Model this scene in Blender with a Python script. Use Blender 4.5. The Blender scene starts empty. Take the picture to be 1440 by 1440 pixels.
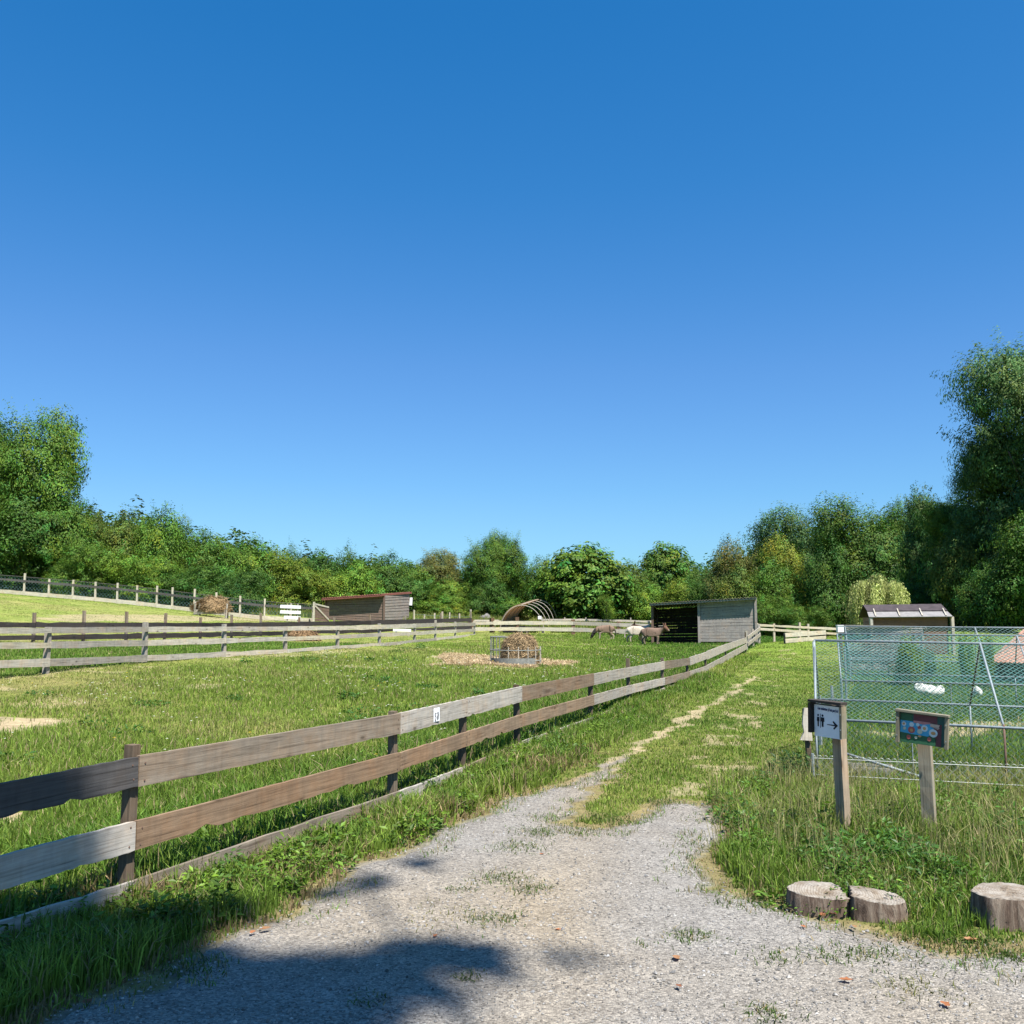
import bpy, bmesh, math, random
import numpy as np
from mathutils import Vector, Matrix

C = bpy.context.scene.collection
SC = bpy.context.scene
R = math.radians
RNG = np.random.default_rng(7)
random.seed(7)

# ------------------------------------------------------------------ camera model
F_PX, HZ = 1334.0, 868.0
PITCH = math.atan((HZ - 720) / F_PX)
CAM = np.array([0.0, 0.0, 1.6])
FWD = np.array([0, math.cos(PITCH), math.sin(PITCH)])
UP = np.array([0, -math.sin(PITCH), math.cos(PITCH)])

def ray(px, py):
    return np.array([1.0, 0, 0]) * ((px - 720) / F_PX) + FWD + UP * ((720 - py) / F_PX)

def P(px, py, Y):
    """the point seen at pixel (px, py) of the photograph at distance Y ahead"""
    d = ray(px, py)
    return CAM + d * (Y / d[1])

# ------------------------------------------------------------------ terrain
CTRL = []
for (px, py, Y) in [(66, 945, 17.3), (205, 931, 21.5), (316, 923, 24.7), (402, 918, 27.2), (475, 912, 30.3), (534, 909, 33.3),
                    (583, 904, 37), (640, 897, 46), (728, 935, 27.9), (990, 906, 50), (855, 897, 57), (727, 894, 69), (805, 893, 69),
                    (750, 872, 86), (1060, 906, 52), (1130, 903, 52), (1100, 898, 62), (30, 837, 62), (190, 851, 62), (371, 872, 62),
                    (515, 873, 73), (118, 905, 28), (326, 902, 34), (500, 890, 48), (600, 885, 58), (100, 862, 45), (30, 832, 80),
                    (200, 849, 80), (380, 866, 85), (1048, 917, 42), (50, 1020, 11.6), (1240, 890, 45), (900, 885, 80),
                    (620, 868, 85), (1000, 885, 85)]:
    CTRL.append(tuple(P(px, py, Y)))
for x, y in [(-3, -6), (0, -6), (3, -6), (8, -6), (-3, 0), (0, 0), (3, 0), (7, 0), (-2.5, 4), (0, 4), (3, 4), (6, 4), (-1.5, 8), (1, 8), (4, 8),
             (0.5, 13), (3, 13), (6, 13), (10, 12), (3, 20), (6, 20), (10, 20), (14, 26), (8, 30), (20, 30)]:
    CTRL.append((x, y, 0.0))
for c in [(-4.2, 6.5, 0.05), (-60, -20, 1.0), (0, -60, 0), (60, -40, 0), (60, 0, 0), (60, 50, 0.6), (70, 100, 1.5), (-70, 30, 3.5), (-90, 70, 5.5),
          (-90, 130, 5), (0, 150, 2.5), (80, 160, 2.5), (-160, 40, 6), (160, 60, 1.5), (0, 300, 4), (-200, 300, 6), (200, 300, 4), (0, -200, 0), (-200, -200, 1), (200, -200, 0)]:
    CTRL.append(c)
CTRL = np.array(CTRL)

def _tps_u(r2):
    return np.where(r2 > 1e-9, 0.5 * r2 * np.log(np.maximum(r2, 1e-9)), 0.0)
_n = len(CTRL)
_d2 = ((CTRL[:, None, :2] - CTRL[None, :, :2]) ** 2).sum(-1)
_A = np.zeros((_n + 3, _n + 3))
_A[:_n, :_n] = _tps_u(_d2) + np.eye(_n) * 3.0
_A[:_n, _n] = 1; _A[:_n, _n + 1:] = CTRL[:, :2]
_A[_n, :_n] = 1; _A[_n + 1:, :_n] = CTRL[:, :2].T
_W = np.linalg.solve(_A, np.concatenate([CTRL[:, 2], np.zeros(3)]))

def TZ(x, y):
    x = np.atleast_1d(np.asarray(x, float)); y = np.atleast_1d(np.asarray(y, float))
    sh = x.shape
    x = x.ravel(); y = y.ravel()
    out = np.empty(len(x))
    for i in range(0, len(x), 50000):
        s = slice(i, i + 50000)
        r2 = (x[s, None] - CTRL[None, :, 0]) ** 2 + (y[s, None] - CTRL[None, :, 1]) ** 2
        out[s] = _tps_u(r2) @ _W[:_n] + _W[_n] + _W[_n + 1] * x[s] + _W[_n + 2] * y[s]
    return out.reshape(sh)

def tz(x, y):
    return float(TZ([x], [y])[0])

def G(px, py):
    """ground point seen at a pixel of the photograph"""
    d = ray(px, py); d = d / d[1]
    Ys = np.concatenate([np.linspace(1.5, 20, 200), np.linspace(20.2, 140, 500)])
    pts = CAM + Ys[:, None] * d
    g = pts[:, 2] - TZ(pts[:, 0], pts[:, 1])
    k = np.argmax(g < 0)
    if g[k] >= 0:
        return pts[-1]
    a, b = Ys[max(k - 1, 0)], Ys[k]
    t = g[max(k - 1, 0)] / (g[max(k - 1, 0)] - g[k] + 1e-9)
    p = CAM + d * (a + (b - a) * t)
    p[2] = tz(p[0], p[1])
    return p

def on_ground(px, Y, dz=0.0):
    x = (px - 720) / F_PX * Y / math.cos(PITCH) * (math.cos(PITCH) + 0.0)
    x = (px - 720) / F_PX * Y * (1.0 / (math.cos(PITCH) - math.sin(PITCH) * ((720 - 880) / F_PX)))
    return np.array([x, Y, tz(x, Y) + dz])

# ------------------------------------------------------------------ noise
def _hash(ix, iy, seed):
    h = (ix.astype(np.int64) * 374761393 + iy.astype(np.int64) * 668265263 + seed * 974634777) & 0x7fffffff
    h = ((h ^ (h >> 13)) * 1274126177) & 0x7fffffff
    return ((h ^ (h >> 16)) & 0xffff) / 65535.0

def vnoise(x, y, scale=1.0, seed=0):
    x = np.asarray(x, float) / scale; y = np.asarray(y, float) / scale
    ix = np.floor(x); iy = np.floor(y)
    fx = x - ix; fy = y - iy
    fx = fx * fx * (3 - 2 * fx); fy = fy * fy * (3 - 2 * fy)
    a = _hash(ix, iy, seed); b = _hash(ix + 1, iy, seed); c = _hash(ix, iy + 1, seed); d = _hash(ix + 1, iy + 1, seed)
    return (a + (b - a) * fx) * (1 - fy) + (c + (d - c) * fx) * fy

def fbm(x, y, scale=1.0, seed=0, octs=3):
    s = 0; w = 0
    for o in range(octs):
        s = s + vnoise(x, y, scale / 2 ** o, seed + o * 17) * 0.5 ** o
        w += 0.5 ** o
    return s / w

# ------------------------------------------------------------------ scene bookkeeping
WM = {}
def link(o, parent=None, M=None):
    C.objects.link(o)
    M = M or Matrix.Identity(4)
    WM[o.name] = M.copy()
    if parent is not None:
        o.parent = parent
        o.matrix_basis = WM[parent.name].inverted() @ M
    else:
        o.matrix_basis = M
    return o

def tag(o, label=None, cat=None, group=None, kind=None):
    if label: o['label'] = label
    if cat: o['category'] = cat
    if group: o['group'] = group
    if kind: o['kind'] = kind
    return o

def thing(name, label, cat, loc, group=None):
    o = bpy.data.objects.new(name, None)
    o.empty_display_size = 0.2
    link(o, None, Matrix.Translation(Vector([float(v) for v in loc])))
    return tag(o, label, cat, group)

def mk_mesh(name, V, faces, mat=None, smooth=False, col=None):
    """V (n,3); faces: one array (m,k) or a list of such arrays; col: per-vertex rgb"""
    V = np.asarray(V, np.float32)
    if not isinstance(faces, (list, tuple)): faces = [faces]
    faces = [np.asarray(f, np.int32) for f in faces if len(f)]
    me = bpy.data.meshes.new(name)
    me.vertices.add(len(V)); me.vertices.foreach_set('co', V.ravel())
    idx = np.concatenate([f.ravel() for f in faces])
    tot = np.concatenate([np.full(len(f), f.shape[1], np.int32) for f in faces])
    st = np.concatenate([[0], np.cumsum(tot)[:-1]]).astype(np.int32)
    me.loops.add(len(idx)); me.loops.foreach_set('vertex_index', idx)
    me.polygons.add(len(tot)); me.polygons.foreach_set('loop_start', st); me.polygons.foreach_set('loop_total', tot)
    me.polygons.foreach_set('use_smooth', np.full(len(tot), bool(smooth)))
    if col is not None:
        at = me.color_attributes.new('tint', 'FLOAT_COLOR', 'POINT')
        cc = np.ones((len(V), 4), np.float32); cc[:, :3] = np.asarray(col) * 0.70
        at.data.foreach_set('color', cc.ravel())
    me.update(calc_edges=True)
    me.validate()
    if mat: me.materials.append(mat)
    return me

class MB:
    """collects boxes, tubes and plates into one mesh"""
    def __init__(s): s.v = []; s.f = {}; s.n = 0
    def add(s, V, faces):
        V = np.asarray(V, float)
        s.v.append(V)
        for f in faces:
            s.f.setdefault(len(f), []).append([i + s.n for i in f])
        s.n += len(V)
    def box(s, c, size, M=None, jit=0.0):
        sx, sy, sz = [v / 2 for v in size]
        V = np.array([[x, y, z] for x in (-sx, sx) for y in (-sy, sy) for z in (-sz, sz)])
        if jit: V += RNG.normal(0, jit, V.shape)
        if M is not None: V = V @ np.array(M.to_3x3()).T
        V += np.array(c, float)
        s.add(V, [(0, 1, 3, 2), (4, 6, 7, 5), (0, 4, 5, 1), (2, 3, 7, 6), (0, 2, 6, 4), (1, 5, 7, 3)])
    def tube(s, pts, rad, n=6, cap=True):
        pts = [np.array(p, float) for p in pts]
        if np.isscalar(rad): rad = [rad] * len(pts)
        rings = []
        prev = None
        for i, p in enumerate(pts):
            a = pts[max(i - 1, 0)]; b = pts[min(i + 1, len(pts) - 1)]
            t = b - a; t /= np.linalg.norm(t) + 1e-12
            if prev is None:
                u = np.cross(t, [0, 0, 1.0])
                if np.linalg.norm(u) < 1e-3: u = np.cross(t, [1.0, 0, 0])
            else:
                u = prev - t * prev.dot(t)
            u /= np.linalg.norm(u); prev = u
            w = np.cross(t, u)
            ang = np.arange(n) * 2 * math.pi / n
            rings.append(p + rad[i] * (np.cos(ang)[:, None] * u + np.sin(ang)[:, None] * w))
        V = np.concatenate(rings)
        fs = []
        for i in range(len(pts) - 1):
            for j in range(n):
                k = (j + 1) % n
                fs.append((i * n + j, i * n + k, (i + 1) * n + k, (i + 1) * n + j))
        if cap:
            fs.append(tuple(range(n - 1, -1, -1))); fs.append(tuple(range((len(pts) - 1) * n, len(pts) * n)))
        s.add(V, fs)
    def prism(s, poly, t, M):
        """2-D outline in the local x-z plane, thickness t towards local -y"""
        n = len(poly)
        V = [(x, 0, z) for x, z in poly] + [(x, -t, z) for x, z in poly]
        V = np.array([tuple(M @ Vector(v)) for v in V])
        s.add(V, [tuple(range(n)), tuple(range(2 * n - 1, n - 1, -1))] + [(i, n + i, n + (i + 1) % n, (i + 1) % n) for i in range(n)])
    def mesh(s, name, mat, smooth=False):
        return mk_mesh(name, np.concatenate(s.v), [np.array(f) for f in s.f.values()], mat, smooth)
    def build(s, name, mat, parent=None, M=None, smooth=False):
        """vertices given in world space (or in the space of M)"""
        return link(bpy.data.objects.new(name, s.mesh(name, mat, smooth)), parent, M)
    def build_at(s, name, mat, parent, smooth=False):
        """world-space vertices, object frame at the parent's base"""
        M = WM[parent.name]
        off = np.array(M.inverted())
        s.v = [(v @ off[:3, :3].T + off[:3, 3]) for v in s.v]
        return s.build(name, mat, parent, M, smooth)

def frame(p0, p1, side=None):
    """matrix at p0 with local x towards p1 and local z as near to `side` (default up) as can be"""
    x = Vector([float(v) for v in p1]) - Vector([float(v) for v in p0]); x.normalize()
    z = Vector(side) if side is not None else Vector((0, 0, 1))
    if abs(x.dot(z)) > 0.999: z = Vector((0, -1, 0))
    y = z.cross(x).normalized(); z = x.cross(y).normalized()
    M = Matrix((x, y, z)).transposed().to_4x4()
    M.translation = Vector([float(v) for v in p0])
    return M

def beam(name, p0, p1, h, t, mat, parent, side=None, wob=0.0015, n=10, label=None, chew=0.0):
    """a sawn board or post, long axis local x, height local z, thickness local y, with uneven edges"""
    M = frame(p0, p1, side)
    L = float(np.linalg.norm(np.array(p1, float) - np.array(p0, float)))
    xs = np.linspace(0, L, n + 1)
    V = []
    ph = random.random() * 9
    for i, x in enumerate(xs):
        top = h / 2 + random.gauss(0, wob); bot = -h / 2 + random.gauss(0, wob)
        if chew and 0 < i < n and random.random() < .3: bot += abs(random.gauss(0, chew))
        yo = 0.6 * wob * math.sin(ph + x * 2)
        V += [(x, -t / 2 + yo, bot), (x, -t / 2 + yo, top), (x, t / 2 + yo, top), (x, t / 2 + yo, bot)]
    fs = [(3, 2, 1, 0), (4 * n, 4 * n + 1, 4 * n + 2, 4 * n + 3)]
    for i in range(n):
        a, b = 4 * i, 4 * i + 4
        for j in range(4):
            k = (j + 1) % 4
            fs.append((a + j, a + k, b + k, b + j))
    mb = MB(); mb.add(V, fs)
    o = mb.build(name, mat, parent, M)
    if label: o['label'] = label
    return o

KA = 0.70      # reflectance scale for the chosen exposure
# ------------------------------------------------------------------ materials
def new_mat(name):
    m = bpy.data.materials.new(name); m.use_nodes = True
    nt = m.node_tree; nt.nodes.clear()
    return m, nt, nt.nodes, nt.links

def N(nt, t, **kw):
    n = nt.nodes.new(t)
    for k, v in kw.items():
        if k.startswith('i_'):
            n.inputs[k[2:].replace('_', ' ')].default_value = v
        else:
            setattr(n, k, v)
    return n

def ramp(nt, stops):
    n = nt.nodes.new('ShaderNodeValToRGB')
    el = n.color_ramp.elements
    while len(el) < len(stops): el.new(0.5)
    for e, (p, c) in zip(el, stops):
        e.position = p; e.color = (*c, 1) if len(c) == 3 else c
    return n

def mixrgb(nt, mode, a, b, fac):
    n = nt.nodes.new('ShaderNodeMix'); n.data_type = 'RGBA'; n.blend_type = mode
    def put(sock, v):
        if hasattr(v, 'is_linked'): nt.links.new(v, sock)
        elif isinstance(v, (int, float)): sock.default_value = v
        else: sock.default_value = (*v, 1)
    put(n.inputs[0], fac); put(n.inputs[6], a); put(n.inputs[7], b)
    return n.outputs[2]

def out_principled(nt, color, rough=0.8, bump=None, bstr=0.3, bdist=0.01, metallic=0.0, spec=0.3):
    p = N(nt, 'ShaderNodeBsdfPrincipled')
    if hasattr(color, 'is_linked'): nt.links.new(color, p.inputs['Base Color'])
    else: p.inputs['Base Color'].default_value = (*color, 1)
    p.inputs['Roughness'].default_value = rough
    p.inputs['Metallic'].default_value = metallic
    p.inputs['Specular IOR Level'].default_value = spec
    if bump is not None:
        b = N(nt, 'ShaderNodeBump'); b.inputs['Strength'].default_value = bstr; b.inputs['Distance'].default_value = bdist
        nt.links.new(bump, b.inputs['Height']); nt.links.new(b.outputs[0], p.inputs['Normal'])
    o = N(nt, 'ShaderNodeOutputMaterial')
    nt.links.new(p.outputs[0], o.inputs[0])
    return p

def wood_mat(name, tones, dark=(0.06, 0.045, 0.035), grain=1.0, stain=0.5, rough=0.85, patch=1.0):
    """sawn board: grain along local x, each board its own tone"""
    m, nt, nd, lk = new_mat(name)
    tc = N(nt, 'ShaderNodeTexCoord'); oi = N(nt, 'ShaderNodeObjectInfo')
    off = N(nt, 'ShaderNodeVectorMath', operation='SCALE'); off.inputs[0].default_value = (37, 91, 53)
    lk.new(oi.outputs['Random'], off.inputs['Scale'])
    ad = N(nt, 'ShaderNodeVectorMath', operation='ADD'); lk.new(tc.outputs['Object'], ad.inputs[0]); lk.new(off.outputs[0], ad.inputs[1])
    mp = N(nt, 'ShaderNodeMapping'); mp.inputs['Scale'].default_value = (1.8, 62, 62); lk.new(ad.outputs[0], mp.inputs[0])
    n1 = N(nt, 'ShaderNodeTexNoise', i_Scale=1.0, i_Detail=6.0, i_Roughness=0.65, i_Distortion=0.6); lk.new(mp.outputs[0], n1.inputs['Vector'])
    mp2 = N(nt, 'ShaderNodeMapping'); mp2.inputs['Scale'].default_value = (0.8, 5, 5); lk.new(ad.outputs[0], mp2.inputs[0])
    n2 = N(nt, 'ShaderNodeTexNoise', i_Scale=1.6, i_Detail=4.0, i_Roughness=0.6); lk.new(mp2.outputs[0], n2.inputs['Vector'])
    n3 = N(nt, 'ShaderNodeTexNoise', i_Scale=14.0, i_Detail=2.0); lk.new(ad.outputs[0], n3.inputs['Vector'])
    st = [(i / max(1, len(tones) - 1), tuple(v * KA for v in t)) for i, t in enumerate(tones)]; dark = tuple(v * KA for v in dark)
    base = ramp(nt, st)
    mm = N(nt, 'ShaderNodeMath', operation='MULTIPLY_ADD'); mm.inputs[1].default_value = 0.7 * patch; lk.new(n2.outputs[0], mm.inputs[0])
    sub = N(nt, 'ShaderNodeMath', operation='ADD'); sub.inputs[1].default_value = -0.35 * patch; lk.new(oi.outputs['Random'], sub.inputs[0]); lk.new(sub.outputs[0], mm.inputs[2])
    lk.new(mm.outputs[0], base.inputs[0])
    g = ramp(nt, [(0.27, (0.30, 0.28, 0.27)), (0.42, (0.78, 0.77, 0.76)), (0.56, (1.0, 1.0, 1.0)), (0.75, (1.22, 1.22, 1.22))]); lk.new(n1.outputs[0], g.inputs[0])
    c1 = mixrgb(nt, 'MULTIPLY', base.outputs[0], g.outputs[0], grain)
    k = ramp(nt, [(0.0, (0, 0, 0)), (0.62, (0, 0, 0)), (0.74, (1, 1, 1))]); lk.new(n2.outputs[0], k.inputs[0])
    ks = N(nt, 'ShaderNodeMath', operation='MULTIPLY'); ks.inputs[1].default_value = stain; lk.new(k.outputs[0], ks.inputs[0])
    c2 = mixrgb(nt, 'MIX', c1, dark, ks.outputs[0])
    mp3 = N(nt, 'ShaderNodeMapping'); mp3.inputs['Scale'].default_value = (2.6, 7, 7); lk.new(ad.outputs[0], mp3.inputs[0])
    vo = N(nt, 'ShaderNodeTexVoronoi', i_Scale=1.0); lk.new(mp3.outputs[0], vo.inputs['Vector'])
    kr = ramp(nt, [(0.0, (0.22, 0.2, 0.18)), (0.07, (0.3, 0.28, 0.25)), (0.11, (0.8, 0.78, 0.75)), (0.2, (1, 1, 1))]); lk.new(vo.outputs['Distance'], kr.inputs[0])
    c2 = mixrgb(nt, 'MULTIPLY', c2, kr.outputs[0], 0.8)
    mp4 = N(nt, 'ShaderNodeMapping'); mp4.inputs['Scale'].default_value = (16, 3, 2.2); lk.new(ad.outputs[0], mp4.inputs[0])
    n4 = N(nt, 'ShaderNodeTexNoise', i_Scale=1.0, i_Detail=4.0, i_Roughness=0.6); lk.new(mp4.outputs[0], n4.inputs['Vector'])
    r4 = ramp(nt, [(0.3, (0.80, 0.79, 0.78)), (0.5, (1, 1, 1)), (0.66, (1.03, 1.02, 1.0)), (0.74, (1.3, 1.28, 1.24))]); lk.new(n4.outputs[0], r4.inputs[0])
    c2 = mixrgb(nt, 'MULTIPLY', c2, r4.outputs[0], 0.75)
    n5 = N(nt, 'ShaderNodeTexNoise', i_Scale=2.6, i_Detail=5.0, i_Roughness=0.7); lk.new(ad.outputs[0], n5.inputs['Vector'])
    r5 = ramp(nt, [(0.34, (1.08, 0.95, 0.84)), (0.5, (1, 1, 1)), (0.66, (0.80, 0.82, 0.84))]); lk.new(n5.outputs[0], r5.inputs[0])
    c2 = mixrgb(nt, 'MULTIPLY', c2, r5.outputs[0], 0.8)
    k3 = ramp(nt, [(0.0, (0.85,) * 3), (1.0, (1.15,) * 3)]); lk.new(n3.outputs[0], k3.inputs[0])
    c3 = mixrgb(nt, 'MULTIPLY', c2, k3.outputs[0], 1.0)
    out_principled(nt, c3, rough, n1.outputs[0], 0.5, 0.004, spec=0.2)
    return m

def plain_mat(name, color, rough=0.6, var=0.25, scale=8.0, metallic=0.0, spec=0.3, bstr=0.15, color2=None):
    m, nt, nd, lk = new_mat(name)
    color = tuple(v * KA for v in color); color2 = color2 and tuple(v * KA for v in color2)
    tc = N(nt, 'ShaderNodeTexCoord')
    n1 = N(nt, 'ShaderNodeTexNoise', i_Scale=scale, i_Detail=5.0, i_Roughness=0.6); lk.new(tc.outputs['Object'], n1.inputs['Vector'])
    if color2 is None:
        lo = tuple(c * (1 - var) for c in color); hi = tuple(min(1, c * (1 + var)) for c in color)
    else: lo, hi = color, color2
    r = ramp(nt, [(0.3, lo), (0.7, hi)]); lk.new(n1.outputs[0], r.inputs[0])
    out_principled(nt, r.outputs[0], rough, n1.outputs[0], bstr, 0.01, metallic, spec)
    return m

def leaf_mat(name, trans=0.3, rough=0.5, spec=0.2, objcol=True, tcol=(1.1, 1.25, 0.6)):
    """leaf: vertex tint times the plant's own colour, some light passing through"""
    m, nt, nd, lk = new_mat(name)
    va = N(nt, 'ShaderNodeVertexColor', layer_name='tint')
    col = va.outputs[0]
    if objcol:
        oi = N(nt, 'ShaderNodeObjectInfo')
        col = mixrgb(nt, 'MULTIPLY', col, oi.outputs['Color'], 1.0)
    p = N(nt, 'ShaderNodeBsdfPrincipled'); lk.new(col, p.inputs['Base Color'])
    p.inputs['Roughness'].default_value = rough; p.inputs['Specular IOR Level'].default_value = spec
    t = N(nt, 'ShaderNodeBsdfTranslucent')
    tc = mixrgb(nt, 'MULTIPLY', col, tcol, 1.0); lk.new(tc, t.inputs[0])
    ms = N(nt, 'ShaderNodeMixShader'); ms.inputs[0].default_value = trans
    lk.new(p.outputs[0], ms.inputs[1]); lk.new(t.outputs[0], ms.inputs[2])
    o = N(nt, 'ShaderNodeOutputMaterial'); lk.new(ms.outputs[0], o.inputs[0])
    return m

M_RAIL = wood_mat('weathered_rail', [(0.265, 0.215, 0.165), (0.345, 0.29, 0.23), (0.285, 0.20, 0.135), (0.37, 0.315, 0.255)], dark=(0.10, 0.065, 0.045), stain=0.75)
M_RAIL_RED = wood_mat('reddish_rail', [(0.29, 0.195, 0.125), (0.39, 0.275, 0.185), (0.33, 0.24, 0.165)], dark=(0.12, 0.07, 0.04), stain=0.6)
M_RAIL_GREY = wood_mat('grey_rail', [(0.44, 0.40, 0.345), (0.55, 0.505, 0.445)], dark=(0.2, 0.18, 0.16), stain=0.35)
M_RAIL_DARK_SHADE = wood_mat('dark_grey_shade_rail', [(0.095, 0.09, 0.09), (0.14, 0.135, 0.13)], dark=(0.07, 0.065, 0.06), stain=0.4)  # dark grey wood; the first top board's tone is part painted-in tree shade
M_POST = wood_mat('old_post', [(0.15, 0.112, 0.08), (0.225, 0.178, 0.13)], dark=(0.06, 0.05, 0.04), stain=0.4)
M_PALE = wood_mat('pale_rail', [(0.60, 0.54, 0.44), (0.68, 0.62, 0.52), (0.56, 0.53, 0.47)], dark=(0.2, 0.16, 0.12), stain=0.35)
M_PALE2 = wood_mat('straw_rail', [(0.66, 0.60, 0.46), (0.72, 0.66, 0.54)], dark=(0.25, 0.2, 0.14), stain=0.3)
M_TAR = wood_mat('tarred_board', [(0.035, 0.03, 0.032), (0.07, 0.06, 0.06), (0.05, 0.045, 0.05)], dark=(0.16, 0.15, 0.14), stain=0.5)
M_REDPOST = wood_mat('brown_post', [(0.17, 0.10, 0.065), (0.24, 0.15, 0.10)], dark=(0.07, 0.045, 0.03), stain=0.4)
M_SHED = wood_mat('shed_plank', [(0.205, 0.135, 0.11), (0.28, 0.20, 0.168), (0.175, 0.108, 0.082)], dark=(0.09, 0.07, 0.055), stain=0.5)
M_SHED_GREY = wood_mat('silver_plank', [(0.29, 0.255, 0.235), (0.40, 0.365, 0.345), (0.32, 0.275, 0.245)], dark=(0.17, 0.15, 0.13), stain=0.5)
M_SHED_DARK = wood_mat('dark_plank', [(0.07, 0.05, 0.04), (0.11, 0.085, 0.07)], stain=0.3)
M_NEWPOST = wood_mat('pale_sawn_post', [(0.46, 0.36, 0.26), (0.55, 0.45, 0.34)], dark=(0.25, 0.17, 0.11), stain=0.25)
M_SIGNPOST = wood_mat('greenish_post', [(0.30, 0.27, 0.20), (0.37, 0.335, 0.26)], dark=(0.14, 0.12, 0.09), stain=0.3)
M_FRAMEWOOD = wood_mat('mossy_frame', [(0.30, 0.27, 0.19), (0.36, 0.33, 0.25)], dark=(0.12, 0.1, 0.07), stain=0.3)
M_DARKFRAME = wood_mat('dark_frame', [(0.06, 0.05, 0.045), (0.09, 0.075, 0.065)], stain=0.2)
M_GALV = plain_mat('galvanised', (0.31, 0.36, 0.385), 0.65, 0.2, 30, metallic=0.15, spec=0.25)
M_WIRE = plain_mat('wire', (0.16, 0.27, 0.255), 0.5, 0.15, 10, metallic=0.3)
M_TEAL = plain_mat('coated_net', (0.07, 0.27, 0.26), 0.6, 0.2, 6)
M_CHAIN = plain_mat('chain_link_wire', (0.40, 0.43, 0.41), 0.5, 0.15, 10, metallic=0.35)
M_RUST = plain_mat('rusty_tube', (0.16, 0.10, 0.075), 0.8, 0.4, 20)
M_WHITE = plain_mat('white_paint', (1.0, 1.0, 1.0), 0.6, 0.06, 6)
M_PAPER = plain_mat('white_paper', (1.05, 1.06, 1.10), 0.7, 0.04, 12, bstr=0.02)
M_INK = plain_mat('black_ink', (0.012, 0.014, 0.022), 0.6, 0.1, 8)
M_BLUEINK = plain_mat('blue_ink', (0.04, 0.05, 0.16), 0.6, 0.1, 8)
M_ROOF = plain_mat('corrugated_roof', (0.30, 0.265, 0.255), 0.7, 0.3, 4)
M_ROOF_RED = plain_mat('rusty_red_roof', (0.26, 0.095, 0.075), 0.75, 0.35, 5)
M_TILE = plain_mat('faded_red_roof', (0.46, 0.25, 0.18), 0.8, 0.25, 6)
M_FELT = plain_mat('dark_roofing', (0.07, 0.055, 0.06), 0.8, 0.3, 5)
M_METAL_PALE = plain_mat('pale_roof_sheet', (0.29, 0.275, 0.27), 0.6, 0.2, 5)
M_HUT = wood_mat('brown_boards', [(0.30, 0.165, 0.115), (0.38, 0.215, 0.15)], stain=0.3)
M_STONE = plain_mat('grey_stone', (0.20, 0.19, 0.175), 0.9, 0.35, 5, bstr=0.6)
M_BLACK = plain_mat('black_plastic', (0.018, 0.016, 0.02), 0.6, 0.3, 6)
M_CLOTH = plain_mat('tan_cover', (0.50, 0.37, 0.25), 0.9, 0.3, 3)
_nt = M_CLOTH.node_tree; _p = [n for n in _nt.nodes if n.type == 'BSDF_PRINCIPLED'][0]; _o = [n for n in _nt.nodes if n.type == 'OUTPUT_MATERIAL'][0]
_t = N(_nt, 'ShaderNodeBsdfTranslucent'); _t.inputs[0].default_value = (.62, .45, .30, 1); _m = N(_nt, 'ShaderNodeMixShader'); _m.inputs[0].default_value = .6
_nt.links.new(_p.outputs[0], _m.inputs[1]); _nt.links.new(_t.outputs[0], _m.inputs[2]); _nt.links.new(_m.outputs[0], _o.inputs[0])
M_DULL = plain_mat('dull_zinc', (0.24, 0.25, 0.23), 0.8, 0.3, 12)
M_HOOP = plain_mat('pale_hoop', (0.50, 0.45, 0.38), 0.6, 0.1, 5)

# ------------------------------------------------------------------ zones of the ground (world polygons from where they lie)
def poly_px(pts): return np.array([G(px, py)[:2] for px, py in pts])

GRAVEL = np.concatenate([poly_px([(-200, 1560), (60, 1446), (215, 1384), (330, 1322), (430, 1268), (520, 1215), (600, 1176), (680, 1140), (735, 1118), (790, 1108),
                                  (842, 1082), (868, 1066), (880, 1066), (862, 1088), (820, 1118), (795, 1150), (800, 1165), (845, 1160), (880, 1147), (930, 1135),
                                  (1000, 1130), (1012, 1150), (1008, 1180), (985, 1222), (1000, 1246), (1060, 1262), (1110, 1280), (1160, 1297), (1240, 1318), (1310, 1336), (1400, 1342), (1470, 1338), (1700, 1350)]),
                         np.array([[9.0, 3.5], [9.0, -12.0], [-4.5, -12.0], [-4.2, 0.0]])])
SAND_L = poly_px([(790, 1120), (822, 1088), (868, 1062), (915, 1035), (970, 1003), (1020, 974), (1054, 955), (1066, 950), (1062, 956), (1028, 978), (978, 1008), (926, 1040), (878, 1070), (838, 1104), (805, 1132)])
SAND_R = poly_px([(925, 1125), (960, 1085), (985, 1040), (1020, 1000), (1060, 960), (1085, 930), (1100, 908), (1122, 908), (1108, 935), (1085, 985), (1062, 1040), (1050, 1085), (1030, 1125)])
BARE_L = poly_px([(-60, 1008), (40, 1009), (118, 1014), (60, 1022), (0, 1031), (-60, 1034)])
BARE_N = poly_px([(-10, 1146), (46, 1140), (40, 1152), (-5, 1160)])
HAY = poly_px([(622, 921), (650, 920), (700, 926), (760, 925), (816, 931), (800, 938), (750, 940), (700, 937), (650, 934), (612, 938)])
HILLBARE = poly_px([(60, 866), (150, 864), (260, 866), (400, 868), (400, 873), (250, 874), (100, 874)])
COOPBARE = poly_px([(1180, 1021), (1300, 1022), (1480, 1022), (1480, 1036), (1400, 1034), (1300, 1036), (1180, 1032)])
COOPBARE2 = poly_px([(1290, 1086), (1480, 1092), (1480, 1112), (1290, 1100)])

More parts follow.
